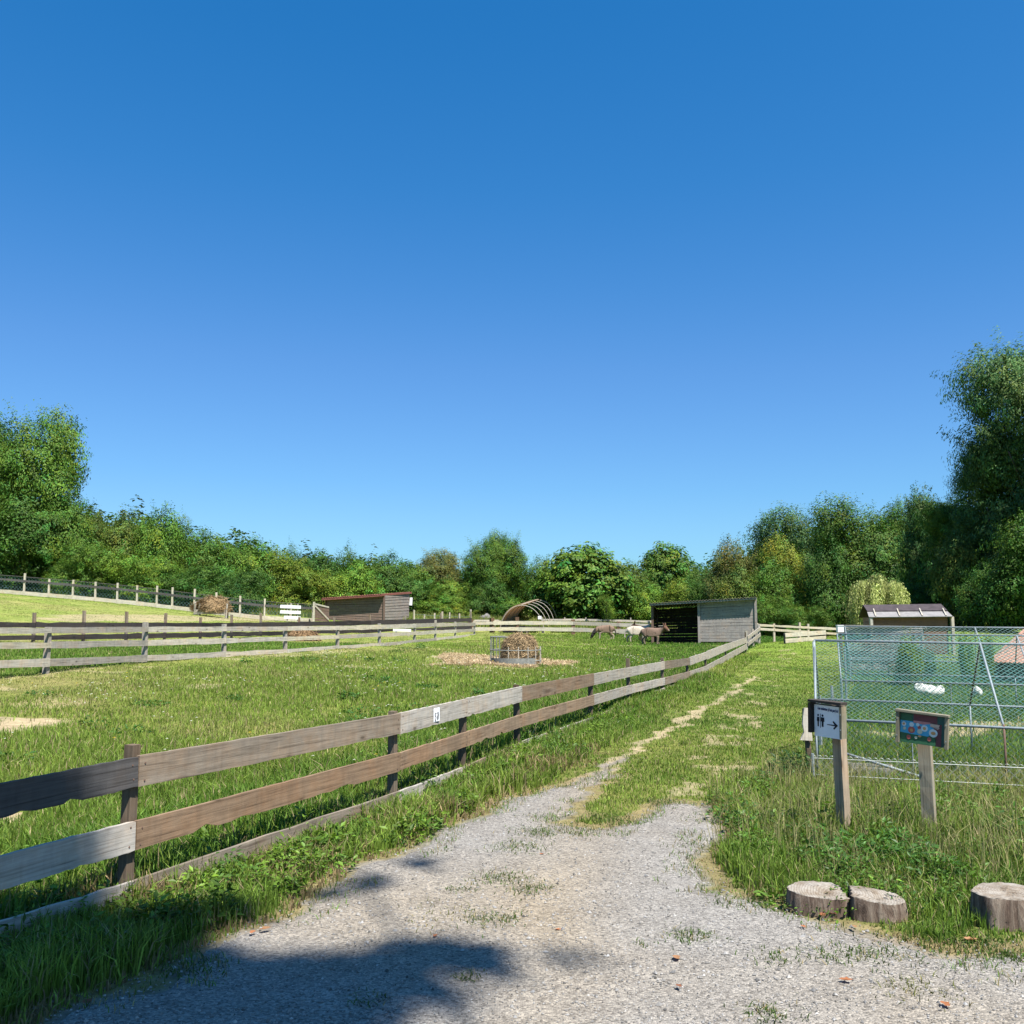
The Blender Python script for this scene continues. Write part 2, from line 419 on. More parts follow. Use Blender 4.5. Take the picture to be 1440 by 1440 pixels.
WORN = [(*G(858, 913)[:2], .5), (*G(828, 906)[:2], .45), (*G(905, 922)[:2], .35), (*G(880, 908)[:2], .4), (*G(500, 938)[:2], .5), (*G(280, 965)[:2], .4), (*G(940, 903)[:2], .8)]
FEN = [(-130, 2.6), (-60, 4.55), (190, 5.5), (555, 8.2), (650, 9.9), (727, 11.7), (829, 14.9), (883, 18), (930, 20.8), (966, 24), (991, 28), (1020, 34.5), (1048, 42)]
FEN_XY = np.array([P(px, 900, Y)[:2] for px, Y in FEN])
FEN_XY[0] = [-3.45, 2.4]
def fence_x(y): return np.interp(y, np.concatenate([[-20], FEN_XY[:, 1], [60, 75]]), np.concatenate([[-11.5], FEN_XY[:, 0], [17.5, 24]]))
AV = np.array([[2.3, 2], [2.5, 7.5], [2.85, 9.0], [3.16, 9.9], [3.95, 12.2], [5.6, 16.2], [6.5, 18.4], [8.5, 24], [9.5, 26.5], [12, 33], [20, 50], [30, 75]])
def aviary_x(y): return np.interp(y, AV[:, 1], AV[:, 0])
FA = [(-330, 10.5), (-90, 14), (68, 17.3), (205, 21.5), (316, 24.7), (402, 27.2), (475, 30.3), (534, 33.3), (583, 37), (612, 41.5), (640, 46), (667, 52)]
FA_XY = np.array([P(px, 910, Y)[:2] for px, Y in FA])

def inpoly(x, y, poly):
    inside = np.zeros(x.shape, bool)
    n = len(poly)
    for i in range(n):
        x0, y0 = poly[i]; x1, y1 = poly[(i + 1) % n]
        if y0 == y1: continue
        c = ((y0 > y) != (y1 > y)) & (x < (x1 - x0) * (y - y0) / (y1 - y0) + x0)
        inside ^= c
    return inside

def wob(x, y, amp, sc, seed):
    r = np.hypot(x, y)
    return x + (fbm(x, y, sc, seed) - 0.5) * amp * 2, y + (fbm(x, y, sc, seed + 50) - 0.5) * amp * 2 * (1 + r / 12)

def in_gravel(x, y):
    a, b = wob(x, y, 0.16, 0.35, 3)
    return inpoly(a, b, GRAVEL)

def bare_amount(x, y):
    """0..1 how much bare soil shows"""
    a, b = wob(x, y, 0.2, 0.5, 9)
    out = np.zeros(x.shape)
    sl = inpoly(a, b, SAND_L); out[sl] = np.where(fbm(a[sl], b[sl], 0.5, 23) > 0.34, 0.93, 0.5)
    r = inpoly(a, b, SAND_R) & (fbm(x, y * 0.7, 0.26, 21) > 0.54 + 0.010 * np.clip(y - 9, 0, 12))
    out[r] = 0.68
    for pl in (BARE_L, BARE_N): out[inpoly(a, b, pl)] = 0.97
    a2, b2 = wob(x, y, 0.6, 1.2, 14)
    out[inpoly(a2, b2, HAY)] = 0.9
    out[inpoly(a2, b2, COOPBARE)] = 0.85
    out[inpoly(a, b, COOPBARE2)] = 0.7
    far = inpoly(a2, b2, HILLBARE)
    out[far] = np.maximum(out[far], 0.75)
    left = x < fence_x(y)
    out = np.where(left & (out < 0.2) & (y > 9) & (fbm(x, y * 0.6, 1.6, 33) > 0.75), 0.45, out)
    for sx, sy, sr in WORN:
        m = ((x - sx) / sr) ** 2 + ((y - sy) / (sr * 1.3)) ** 2 < 0.35 + 1.3 * fbm(x, y, .6, 150); out = np.where(m & (np.abs(x - sx) < 2 * sr) & (np.abs(y - sy) < 3 * sr), np.maximum(out, .7), out)
    fx = np.interp(y, FA_XY[:, 1], FA_XY[:, 0])
    nearA = (x - fx < 0.9) & (x > fx) & (y < 30) & (fbm(x, y, 0.7, 41) > 0.58)
    out = np.where(nearA & (out < 0.5), 0.5, out)
    return out

LUSH = np.array([0.118, 0.222, 0.030]); DEEP = np.array([0.064, 0.155, 0.022]); LIME = np.array([0.215, 0.305, 0.050])
YEL = np.array([0.335, 0.335, 0.115]); STRAW = np.array([0.48, 0.39, 0.215]); SANDC = np.array([0.42, 0.345, 0.22]); HAYC = np.array([0.54, 0.42, 0.26])
BROWN = np.array([0.20, 0.135, 0.07])

def cover(x, y):
    """(colour of the sward, dryness 0..1, height scale)"""
    n1 = fbm(x, y, 3.0, 61); n2 = fbm(x, y, 0.8, 62); n3 = fbm(x, y * 0.5, 9.0, 63)
    left = x < fence_x(y)
    fx = np.interp(y, FA_XY[:, 1], FA_XY[:, 0])
    beyond = left & (x < fx - 0.1) & (y < 60) | (y > 78)
    farA = np.clip((y - 14) / 20, 0, 1)
    # paddock: yellowish short turf to the left, deep green towards the donkeys
    leftness = np.clip((fx + 9.5 - x + (y < 10) * -3) / 9, 0, 1) * np.clip((y - 9) / 4, 0, 1)
    dry = np.where(left, 0.20 + 0.45 * leftness + 0.75 * (n1 - 0.5) + 0.5 * (n3 - .5), 0.36 + 0.9 * (n1 - 0.5))
    deep = np.where(left, np.clip((x - fx - 7) / 6, 0, 1) * np.clip((y - 24) / 12, 0, 1) * 0.75, 0)
    hs = np.where(left, 0.95 - 0.55 * leftness, 0.4)
    dry = np.where(beyond, 0.80 + 0.5 * (n1 - .5), dry); hs = np.where(beyond, 0.2, hs)
    mid = left & beyond & (y < 34) & (x > fx - 4.5)
    dry = np.where(mid, 0.1, dry); hs = np.where(mid, 0.6, hs)
    dry = dry + deep * -0.25
    d = x - fence_x(y)
    strip = (~left) & (d < 1.0) & (y < 40)
    hs = np.where(strip, np.where(y < 14, 1.15, 0.6) * (0.6 + 0.8 * n2), hs)
    # behind the near fence the grass is tall
    back = left & (d > -1.6) & (y < 30)
    hs = np.where(back, 1.1, hs); dry = np.where(back, dry - 0.2, dry)
    av = aviary_x(y)
    verge = (x > av - 1.35 + 0.5 * n2) & (y < 9.2) & (y > 3.5)
    hs = np.where(verge, 0.45 + 0.9 * np.clip((y - 5.0) / 1.5, 0, 1), hs); dry = np.where(verge, 0.48 + 1.2 * (n1 - .5), dry)
    avi = (x > av) & (y >= 9.2) & (y < 32)
    hs = np.where(avi, 0.75, hs); dry = np.where(avi, 0.12 + 0.6 * (n1 - .5), dry)
    far_r = (~left) & (y > 30)
    dry = np.where(far_r, 0.48 + 0.6 * (n1 - .5), dry)
    dry = np.clip(dry + 0.35 * (n2 - 0.5), 0, 1)
    a = np.clip(dry * 2, 0, 1)[..., None]; b = np.clip(dry * 2 - 1, 0, 1)[..., None]
    base = LUSH * (1 - n2[..., None] * 0.35) + DEEP * n2[..., None] * 0.35
    col = base * (1 - a) + LIME * 1.0 * a
    col = col * (1 - b) + YEL * b
    dd = np.asarray(deep)[..., None]
    col = col * (1 - dd) + DEEP * 1.1 * dd
    return col, dry, hs

# ------------------------------------------------------------------ ground sheet
def axis(lo, hi, mid0, mid1, fine, grow):
    a = list(np.arange(mid0, mid1, fine))
    s = fine; v = a[-1]
    while v < hi: s *= grow; v += s; a.append(v)
    s = fine; v = a[0]; pre = []
    while v > lo: s *= grow; v -= s; pre.append(v)
    return np.array(pre[::-1] + a)

def build_ground():
    xs = axis(-420, 420, -7, 8, 0.07, 1.028); ys = axis(-120, 620, 3, 16, 0.07, 1.022)
    X, Y = np.meshgrid(xs, ys)
    Z = TZ(X, Y)
    Z = Z + (fbm(X, Y, 1.3, 71) - 0.5) * 0.05 * np.clip(np.hypot(X, Y) / 8, 0.2, 2)
    col, dry, hs = cover(X, Y)
    br = bare_amount(X, Y)
    soil = np.where(inpoly(X, Y, HAY)[..., None], HAYC, SANDC) * (0.85 + 0.3 * fbm(X, Y, 0.4, 77))[..., None]
    rr = np.hypot(X, Y)
    # under the blades: thatch and soil near, sward colour where blades thin out far away
    near = np.clip(1 - (rr - 12) / 30, 0, 1)[..., None]
    thatch = col * 0.50 + BROWN * 0.42
    c = thatch * near + col * (1 - near)
    c = c * (1 - br[..., None]) + soil * br[..., None]
    gv = in_gravel(X, Y)
    c[gv] = np.array([0.27, 0.24, 0.20])
    # worn brown rim beside the gravel
    rim = (~gv) & (in_gravel(X + 0.16, Y) | in_gravel(X - 0.16, Y) | in_gravel(X, Y + 0.2) | in_gravel(X, Y - 0.2)) & (Y < 10)
    c[rim] = c[rim] * 0.4 + np.array([0.33, 0.24, 0.15]) * 0.6
    nx, ny = len(xs), len(ys)
    V = np.stack([X, Y, Z], -1).reshape(-1, 3)
    i = np.arange(ny - 1)[:, None] * nx + np.arange(nx - 1)[None, :]
    Fq = np.stack([i, i + 1, i + nx + 1, i + nx], -1).reshape(-1, 4)
    m, nt, nd, lk = new_mat('turf_and_soil')
    va = N(nt, 'ShaderNodeVertexColor', layer_name='tint')
    tc = N(nt, 'ShaderNodeTexCoord')
    n1 = N(nt, 'ShaderNodeTexNoise', i_Scale=9.0, i_Detail=6.0, i_Roughness=0.7); lk.new(tc.outputs['Object'], n1.inputs['Vector'])
    n2 = N(nt, 'ShaderNodeTexNoise', i_Scale=1.1, i_Detail=5.0, i_Roughness=0.65); lk.new(tc.outputs['Object'], n2.inputs['Vector'])
    r1 = ramp(nt, [(0.25, (0.55, 0.55, 0.55)), (0.75, (1.4, 1.4, 1.4))]); lk.new(n1.outputs[0], r1.inputs[0])
    r2 = ramp(nt, [(0.3, (0.78, 0.85, 0.75)), (0.7, (1.2, 1.12, 1.1))]); lk.new(n2.outputs[0], r2.inputs[0])
    c1 = mixrgb(nt, 'MULTIPLY', va.outputs[0], r1.outputs[0], 1.0); c2 = mixrgb(nt, 'MULTIPLY', c1, r2.outputs[0], 1.0)
    out_principled(nt, c2, 0.95, n1.outputs[0], 0.7, 0.05, spec=0.1)
    o = link(bpy.data.objects.new('ground', mk_mesh('ground', V, Fq, m, True, c.reshape(-1, 3))))
    tag(o, kind='structure')

def build_gravel():
    xs = np.arange(-5.2, 9.0, 0.045); ys = np.arange(-4, 15.5, 0.06)
    X, Y = np.meshgrid(xs, ys)
    Z = TZ(X, Y) + (fbm(X, Y, 1.3, 71) - 0.5) * 0.05 * np.clip(np.hypot(X, Y) / 8, 0.2, 2) + 0.014 + (fbm(X, Y, 0.09, 81, 2) - .5) * 0.008
    inside = in_gravel(X, Y)
    nx, ny = len(xs), len(ys)
    core = inside.copy()
    for dx, dy in ((1, 0), (-1, 0), (0, 1), (0, -1), (1, 1), (-1, 1), (1, -1), (-1, -1)): core &= np.roll(np.roll(inside, dx, 1), dy, 0)
    Z = np.where(core, Z, Z - 0.034)
    q = inside[:-1, :-1] & inside[1:, :-1] & inside[:-1, 1:] & inside[1:, 1:]
    i = (np.arange(ny - 1)[:, None] * nx + np.arange(nx - 1)[None, :])[q]
    Fq = np.stack([i, i + 1, i + nx + 1, i + nx], -1)
    used, inv = np.unique(Fq, return_inverse=True)
    V = np.stack([X, Y, Z], -1).reshape(-1, 3)[used]
    Fq = inv.reshape(-1, 4)
    # pale stone, sandier along the middle hump and the edges
    sandy = np.clip(fbm(V[:, 0], V[:, 1] * 0.6, 1.1, 83) * 2.4 - 1.0, 0, 1)[:, None]
    hump = np.exp(-((V[:, 0] - 0.1 - 0.12 * (V[:, 1] - 4)) / 0.35) ** 2)[:, None] * 0.6
    s = np.clip(sandy * 0.6 + hump * .8, 0, 1)
    col = np.array([0.300, 0.287, 0.268]) * (1 - s) + np.array([0.335, 0.285, 0.215]) * s
    m, nt, nd, lk = new_mat('crushed_gravel')
    va = N(nt, 'ShaderNodeVertexColor', layer_name='tint'); tc = N(nt, 'ShaderNodeTexCoord')
    v = N(nt, 'ShaderNodeTexVoronoi', i_Scale=95.0, i_Randomness=1.0); lk.new(tc.outputs['Object'], v.inputs['Vector'])
    sep = N(nt, 'ShaderNodeSeparateColor'); lk.new(v.outputs['Color'], sep.inputs[0])
    r = ramp(nt, [(0.0, (0.5, 0.49, 0.48)), (0.3, (0.85, 0.84, 0.83)), (0.7, (1.08, 1.07, 1.05)), (1.0, (1.5, 1.47, 1.42))]); lk.new(sep.outputs[0], r.inputs[0])
    n2 = N(nt, 'ShaderNodeTexNoise', i_Scale=2.3, i_Detail=6.0, i_Roughness=0.7); lk.new(tc.outputs['Object'], n2.inputs['Vector'])
    r2 = ramp(nt, [(0.3, (0.84, 0.82, 0.8)), (0.7, (1.12, 1.12, 1.12))]); lk.new(n2.outputs[0], r2.inputs[0])
    c1 = mixrgb(nt, 'MULTIPLY', va.outputs[0], r.outputs[0], 1.0); c2 = mixrgb(nt, 'MULTIPLY', c1, r2.outputs[0], 1.0)
    iv = N(nt, 'ShaderNodeMath', operation='SUBTRACT'); iv.inputs[0].default_value = 1.0; lk.new(v.outputs['Distance'], iv.inputs[1])
    out_principled(nt, c2, 0.95, iv.outputs[0], 0.8, 0.008, spec=0.15)
    o = link(bpy.data.objects.new('gravel_path', mk_mesh('gravel_path', V, Fq, m, True, col)))
    tag(o, kind='structure')
    # loose stones lying on it
    n = 42000
    r = 3.0 * (12.5 / 3.0) ** RNG.random(n); th = RNG.uniform(-0.62, 0.62, n)
    x = r * np.sin(th); y = r * np.cos(th)
    k = in_gravel(x, y) | ((RNG.random(n) < .45) & (in_gravel(x + .16, y) | in_gravel(x - .16, y) | in_gravel(x, y - .2) | in_gravel(x, y + .2))); x = x[k]; y = y[k]; n = len(x)
    sz = RNG.lognormal(math.log(0.0040), 0.40, n) * (1 + np.hypot(x, y) / 18)
    sz = np.clip(sz, 0.002, 0.016)
    oct_ = np.array([[1, 0, 0], [-1, 0, 0], [0, 1, 0], [0, -1, 0], [0, 0, 0.7], [0, 0, -0.5]])
    of = np.array([[0, 2, 4], [2, 1, 4], [1, 3, 4], [3, 0, 4], [2, 0, 5], [1, 2, 5], [3, 1, 5], [0, 3, 5]])
    V = oct_[None] * (1 + RNG.uniform(-0.35, 0.35, (n, 6, 3)))
    a = RNG.uniform(0, 6.28, n); ca, sa = np.cos(a), np.sin(a)
    V = np.stack([V[..., 0] * ca[:, None] - V[..., 1] * sa[:, None] * 0.7, V[..., 0] * sa[:, None] + V[..., 1] * ca[:, None] * 0.7, V[..., 2]], -1) * sz[:, None, None]
    z = TZ(x, y) + (fbm(x, y, 1.3, 71) - 0.5) * 0.05 * np.clip(np.hypot(x, y) / 8, 0.2, 2) + 0.016
    z = np.where(in_gravel(x, y), z, z - .012)
    V += np.stack([x, y, z], -1)[:, None]
    tone = np.clip(RNG.normal(0.29, 0.09, n), 0.08, 0.6)
    warm = RNG.random(n)[:, None]
    col = tone[:, None] * (np.array([1.0, 0.99, 0.98]) * (1 - warm * 0.5) + np.array([1.08, 0.95, 0.78]) * warm * 0.5)
    m, nt, nd, lk = new_mat('loose_stone')
    va = N(nt, 'ShaderNodeVertexColor', layer_name='tint'); out_principled(nt, va.outputs[0], 0.9, spec=0.2)
    o = link(bpy.data.objects.new('gravel', mk_mesh('gravel', V.reshape(-1, 3), (of[None] + np.arange(n)[:, None, None] * 6).reshape(-1, 3), m, False, np.repeat(col, 6, 0))))
    tag(o, 'loose pale grey stones scattered over the drive', 'gravel', kind='stuff')

# ------------------------------------------------------------------ grass
M_GRASS = leaf_mat('grass_blade', 0.32, 0.6, 0.2, objcol=False, tcol=(1.1, 1.2, 0.5))

def blades(x, y, h, w, col, lean=0.45, z0=-0.01):
    """five-vertex bent blades; arrays of equal length"""
    n = len(x)
    a = RNG.uniform(0, 2 * math.pi, n); b = RNG.uniform(0, 2 * math.pi, n)
    l = np.abs(RNG.normal(0, lean, n)) * h
    z = TZ(x, y) + z0 + (fbm(x, y, 1.3, 71) - 0.5) * 0.05 * np.clip(np.hypot(x, y) / 8, 0.2, 2)
    wx, wy = np.cos(a) * w / 2, np.sin(a) * w / 2
    lx, ly = np.cos(b) * l, np.sin(b) * l
    V = np.empty((n, 5, 3), np.float32)
    V[:, 0] = np.stack([x - wx, y - wy, z], -1); V[:, 1] = np.stack([x + wx, y + wy, z], -1)
    V[:, 2] = np.stack([x - wx * .8 + lx * .3, y - wy * .8 + ly * .3, z + h * .6], -1); V[:, 3] = np.stack([x + wx * .8 + lx * .3, y + wy * .8 + ly * .3, z + h * .6], -1)
    V[:, 4] = np.stack([x + lx, y + ly, z + h * (1 - 0.15 * np.abs(l / np.maximum(h, 1e-4)))], -1)
    base = np.arange(n)[:, None] * 5
    quads = base + np.array([0, 1, 3, 2]); tris = base + np.array([2, 3, 4])
    cc = np.repeat(col[:, None, :], 5, 1).copy()
    return V.reshape(-1, 3), quads, tris, cc.reshape(-1, 3)

class Grass:
    def __init__(s): s.V = []; s.q = []; s.t = []; s.c = []; s.n = 0
    def add(s, V, q, t, c):
        s.V.append(V); s.q.append(q + s.n); s.t.append(t + s.n); s.c.append(c); s.n += len(V)
    def build(s, name, mat):
        return link(bpy.data.objects.new(name, mk_mesh(name, np.concatenate(s.V), [np.concatenate(s.q), np.concatenate(s.t)], mat, False, np.concatenate(s.c))))

def build_grass(budget=900000):
    g = Grass()
    r0, r1, p = 3.4, 72.0, 0.3
    u = RNG.random(budget)
    r = (r0 ** p + u * (r1 ** p - r0 ** p)) ** (1 / p)
    th = RNG.uniform(-0.60, 0.60, budget)
    x = r * np.sin(th); y = r * np.cos(th)
    k = ~in_gravel(x, y)
    x, y, r = x[k], y[k], r[k]
    br = bare_amount(x, y)
    k = (RNG.random(len(x)) > br * 0.97) & (RNG.random(len(x)) < 0.40 + 1.05 * fbm(x, y, 0.55, 140))
    x, y, r = x[k], y[k], r[k]
    col, dry, hs = cover(x, y)
    n = len(x)
    clump = fbm(x, y, 0.35, 91)
    h = (0.045 + 0.115 * hs) * (0.45 + 0.75 * clump) * RNG.uniform(0.55, 1.3, n)
    h = np.where(hs < 0.45, h * 0.62, h)
    h = h * np.where(x < fence_x(y), 0.42 + 0.85 * fbm(x, y, 2.4, 170), 1.0)
    col = col * (0.78 + 0.45 * fbm(x, y, 1.7, 171))[:, None]
    rim = (y < 9.5) & (in_gravel(x + 0.14, y) | in_gravel(x - 0.14, y) | in_gravel(x, y + 0.16) | in_gravel(x, y - 0.16))
    h = np.where(rim, h * 0.45, h)
    thin = rim & (RNG.random(n) < 0.45)
    h = np.where(thin, h * 0.3, h)
    w = 0.0040 * (0.8 + 0.5 * RNG.random(n)) * (1 + r / 9.0) * np.where(hs > 1, 1.25, 1)
    strip = (x > fence_x(y) - 0.3) & (x < fence_x(y) + 1.3) & (y < 12)
    dead = strip & (fbm(x, y, 0.5, 120) > 0.52)
    h = np.where(strip, h * (0.45 + 1.1 * fbm(x, y, 0.7, 121)), h)
    for px_, py_ in ((1175, 1292), (1235, 1300), (1415, 1325)):
        sx, sy = G(px_, py_)[:2]; h = np.where(np.hypot(x - sx, (y - sy) * 1.6) < .24, h * .45, h)
    # each blade its own tone: some straw, some bright
    q = RNG.random(n)[:, None]
    tone = RNG.lognormal(0, 0.28, n)[:, None]
    c = col * tone
    c = np.where(q < 0.04 + 0.16 * dry[:, None], STRAW * tone * 0.85, c)
    c = np.where((q > 0.86), LIME * tone, c)
    c = np.where(dead[:, None] & (RNG.random(n)[:, None] < 0.55), np.array([0.31, 0.235, 0.12]) * tone, c)
    c = np.where(rim[:, None] & (RNG.random(n)[:, None] < 0.5), np.array([0.30, 0.22, 0.12]) * tone, c)
    g.add(*blades(x, y, h, w, c))
    # blades creeping into the drive from its edges, and the verge beyond the frame at right
    m = 90000
    x = RNG.uniform(-3.2, 5.5, m); y = RNG.uniform(3.4, 11.5, m)
    s = 0.10 + 0.34 * fbm(x, y, 0.6, 160)
    k = in_gravel(x, y) & (fbm(x, y, .22, 161) > .5) & ~(in_gravel(x + s, y) & in_gravel(x - s, y) & in_gravel(x, y + s * 1.3) & in_gravel(x, y - s * 1.3)); x, y = x[k], y[k]; n = len(x)
    c = np.where(RNG.random((n, 1)) < .4, np.array([.33, .27, .14]), LUSH) * RNG.lognormal(0, .3, (n, 1))
    g.add(*blades(x, y, RNG.uniform(.012, .055, n), np.full(n, .0055), c, .9, .004))
    m = 50000
    x = RNG.uniform(2.6, 9.0, m); y = RNG.uniform(-1.0, 9.0, m); k = ~in_gravel(x, y) & (x > y * .66); x, y = x[k], y[k]; n = len(x)
    col, dry, hs = cover(x, y); g.add(*blades(x, y, RNG.uniform(.05, .2, n), np.full(n, .006), col * RNG.lognormal(0, .28, (n, 1))))
    # long pale flowering stems on the sign verge and behind the near fence
    m = 19000
    x = RNG.uniform(0.8, 6.2, m); y = RNG.uniform(4.4, 9.3, m)
    col, dry, hs = cover(x, y)
    k = (hs > 0.7) & (x > aviary_x(y) - 1.35) & ~in_gravel(x, y) & (fbm(x, y, 0.7, 95) > 0.42); x, y = x[k], y[k]; n = len(x)
    h = RNG.uniform(0.14, 0.42, n) * (0.4 + fbm(x, y, 0.8, 96)) * np.clip((y - 4.6) / 1.8, 0.2, 1)
    t = RNG.random(n)[:, None]
    c = STRAW * (0.55 + 0.6 * t) * (1 - 0.55 * (RNG.random(n)[:, None] < 0.5)) + LIME * 0.3
    g.add(*blades(x, y, h, np.full(n, 0.0045), c, 0.5))
    m = 42000
    y = RNG.uniform(4, 26, m) ** 1.0; x = fence_x(y) + np.where(RNG.random(m) < 0.6, -RNG.uniform(0.02, 1.1, m), RNG.uniform(0.02, 0.5, m))
    k = ~in_gravel(x, y) & (fbm(x, y, 0.6, 97) > 0.38); x, y = x[k], y[k]; n = len(x)
    h = RNG.uniform(0.12, 0.34, n) * (0.4 + 0.9 * fbm(x, y, 0.5, 98)); h = np.where(x > fence_x(y), h * 0.62, h)
    c = (LUSH * RNG.uniform(0.6, 1.5, n)[:, None]); q = RNG.random(n)[:, None]
    c = np.where(q < 0.12, STRAW * 0.8, c); c = np.where(q > 0.75, LIME * 1.05, c)
    g.add(*blades(x, y, h, 0.007 * (1 + y / 14), c, 0.5))
    # rough uncut grass along the foot of the hedges
    m = 60000
    px = RNG.uniform(330, 950, m); Y = RNG.uniform(72, 84, m); x = (px - 720) / F_PX * Y * 0.997
    k = fbm(x, Y, 2.5, 131) > 0.36; x, Y = x[k], Y[k]; n = len(x)
    c = np.where(RNG.random((n, 1)) < 0.4, YEL, LIME * 0.8) * RNG.lognormal(0, .3, (n, 1))
    g.add(*blades(x, Y, RNG.uniform(.2, .75, n), np.full(n, .05), c, .35))
    # small tufts growing out of the gravel
    tufts = [(760, 1172, .2, 200), (705, 1240, .16, 170), (650, 1256, .10, 40), (742, 1256, .14, 120), (690, 1298, .16, 150), (968, 1322, .12, 130), (1020, 1272, .10, 35),
             (1090, 1352, .12, 60), (1062, 1278, .14, 60), (1170, 1348, .14, 80), (1290, 1396, .16, 110), (1080, 1428, .12, 90), (660, 1378, .07, 40), (520, 1410, .08, 45),
             (262, 1366, .16, 120), (1215, 1345, .1, 50), (620, 1292, .2, 60), (760, 1150, .15, 60), (725, 1195, .2, 190), (985, 1150, .2, 60), (960, 1190, .16, 40), (1260, 1345, .2, 120),
             (1410, 1350, .12, 120), (900, 1335, .05, 15), (720, 1300, .06, 18), (1385, 1330, .1, 60), (875, 1155, .16, 110), (925, 1130, .18, 170), (1330, 1325, .25, 140), (815, 1170, .2, 160), (850, 1150, .2, 180)]
    for px, py, rad, cnt in tufts:
        c0 = G(px, py); cnt = int(cnt * 1.6)
        x = c0[0] + RNG.normal(0, rad * 0.55, cnt); y = c0[1] + RNG.normal(0, rad * 0.55, cnt)
        yellow = (px, py) in ((620, 1292), (1290, 1396))
        cc = (np.array([0.16, 0.17, 0.05]) if yellow else np.array([0.085, 0.14, 0.03])) * RNG.uniform(0.6, 1.5, (cnt, 1))
        cc = np.where(RNG.random((cnt, 1)) < 0.2, STRAW * 0.8, cc)
        g.add(*blades(x, y, RNG.uniform(0.010, 0.038, cnt), np.full(cnt, 0.006), cc, 1.5, 0.008))
    o = g.build('grass', M_GRASS)
    tag(o, 'green and straw coloured grass covering paddocks, track and verges', 'grass', kind='stuff')

def leaf_plants(name, label, cat, spots, kind='stuff', seed=1):
    """broad-leaved weeds: rosettes of oval leaves; spots: (x, y, radius, height, leaves, leaf length, rgb)"""
    V = []; Fs = []; Cc = []; n0 = 0
    for (x, y, rad, h, cnt, ll, rgb) in spots:
        z = tz(x, y)
        a = RNG.uniform(0, 6.28, cnt); rr = rad * np.sqrt(RNG.random(cnt)); hh = h * RNG.random(cnt) ** 0.8 * (1 - 0.5 * (rr / rad) ** 2)
        px = x + rr * np.cos(a); py = y + rr * np.sin(a); pz = z + hh
        d = np.stack([np.cos(a + RNG.normal(0, .5, cnt)), np.sin(a + RNG.normal(0, .5, cnt)), RNG.normal(0.15, 0.4, cnt)], -1); d /= np.linalg.norm(d, axis=1)[:, None]
        up = np.array([0, 0, 1.0]) + RNG.normal(0, .35, (cnt, 3)); s = np.cross(d, up); s /= np.linalg.norm(s, axis=1)[:, None] + 1e-9
        L = ll * RNG.uniform(0.6, 1.3, cnt)[:, None]; p = np.stack([px, py, pz], -1); nn = np.cross(s, d)
        v = np.stack([p, p + d * L * .45 + s * L * .22, p + d * L - nn * L * .15, p + d * L * .45 - s * L * .22], 1)
        V.append(v.reshape(-1, 3)); Fs.append(np.arange(cnt * 4).reshape(-1, 4) + n0); n0 += cnt * 4
        Cc.append(np.repeat(np.array(rgb) * RNG.lognormal(0, 0.3, cnt)[:, None], 4, 0))
    o = link(bpy.data.objects.new(name, mk_mesh(name, np.concatenate(V), np.concatenate(Fs), M_WEED, False, np.concatenate(Cc))))
    return tag(o, label, cat, kind=kind)
M_WEED = leaf_mat('weed_leaf', 0.3, 0.5, 0.3, objcol=False)

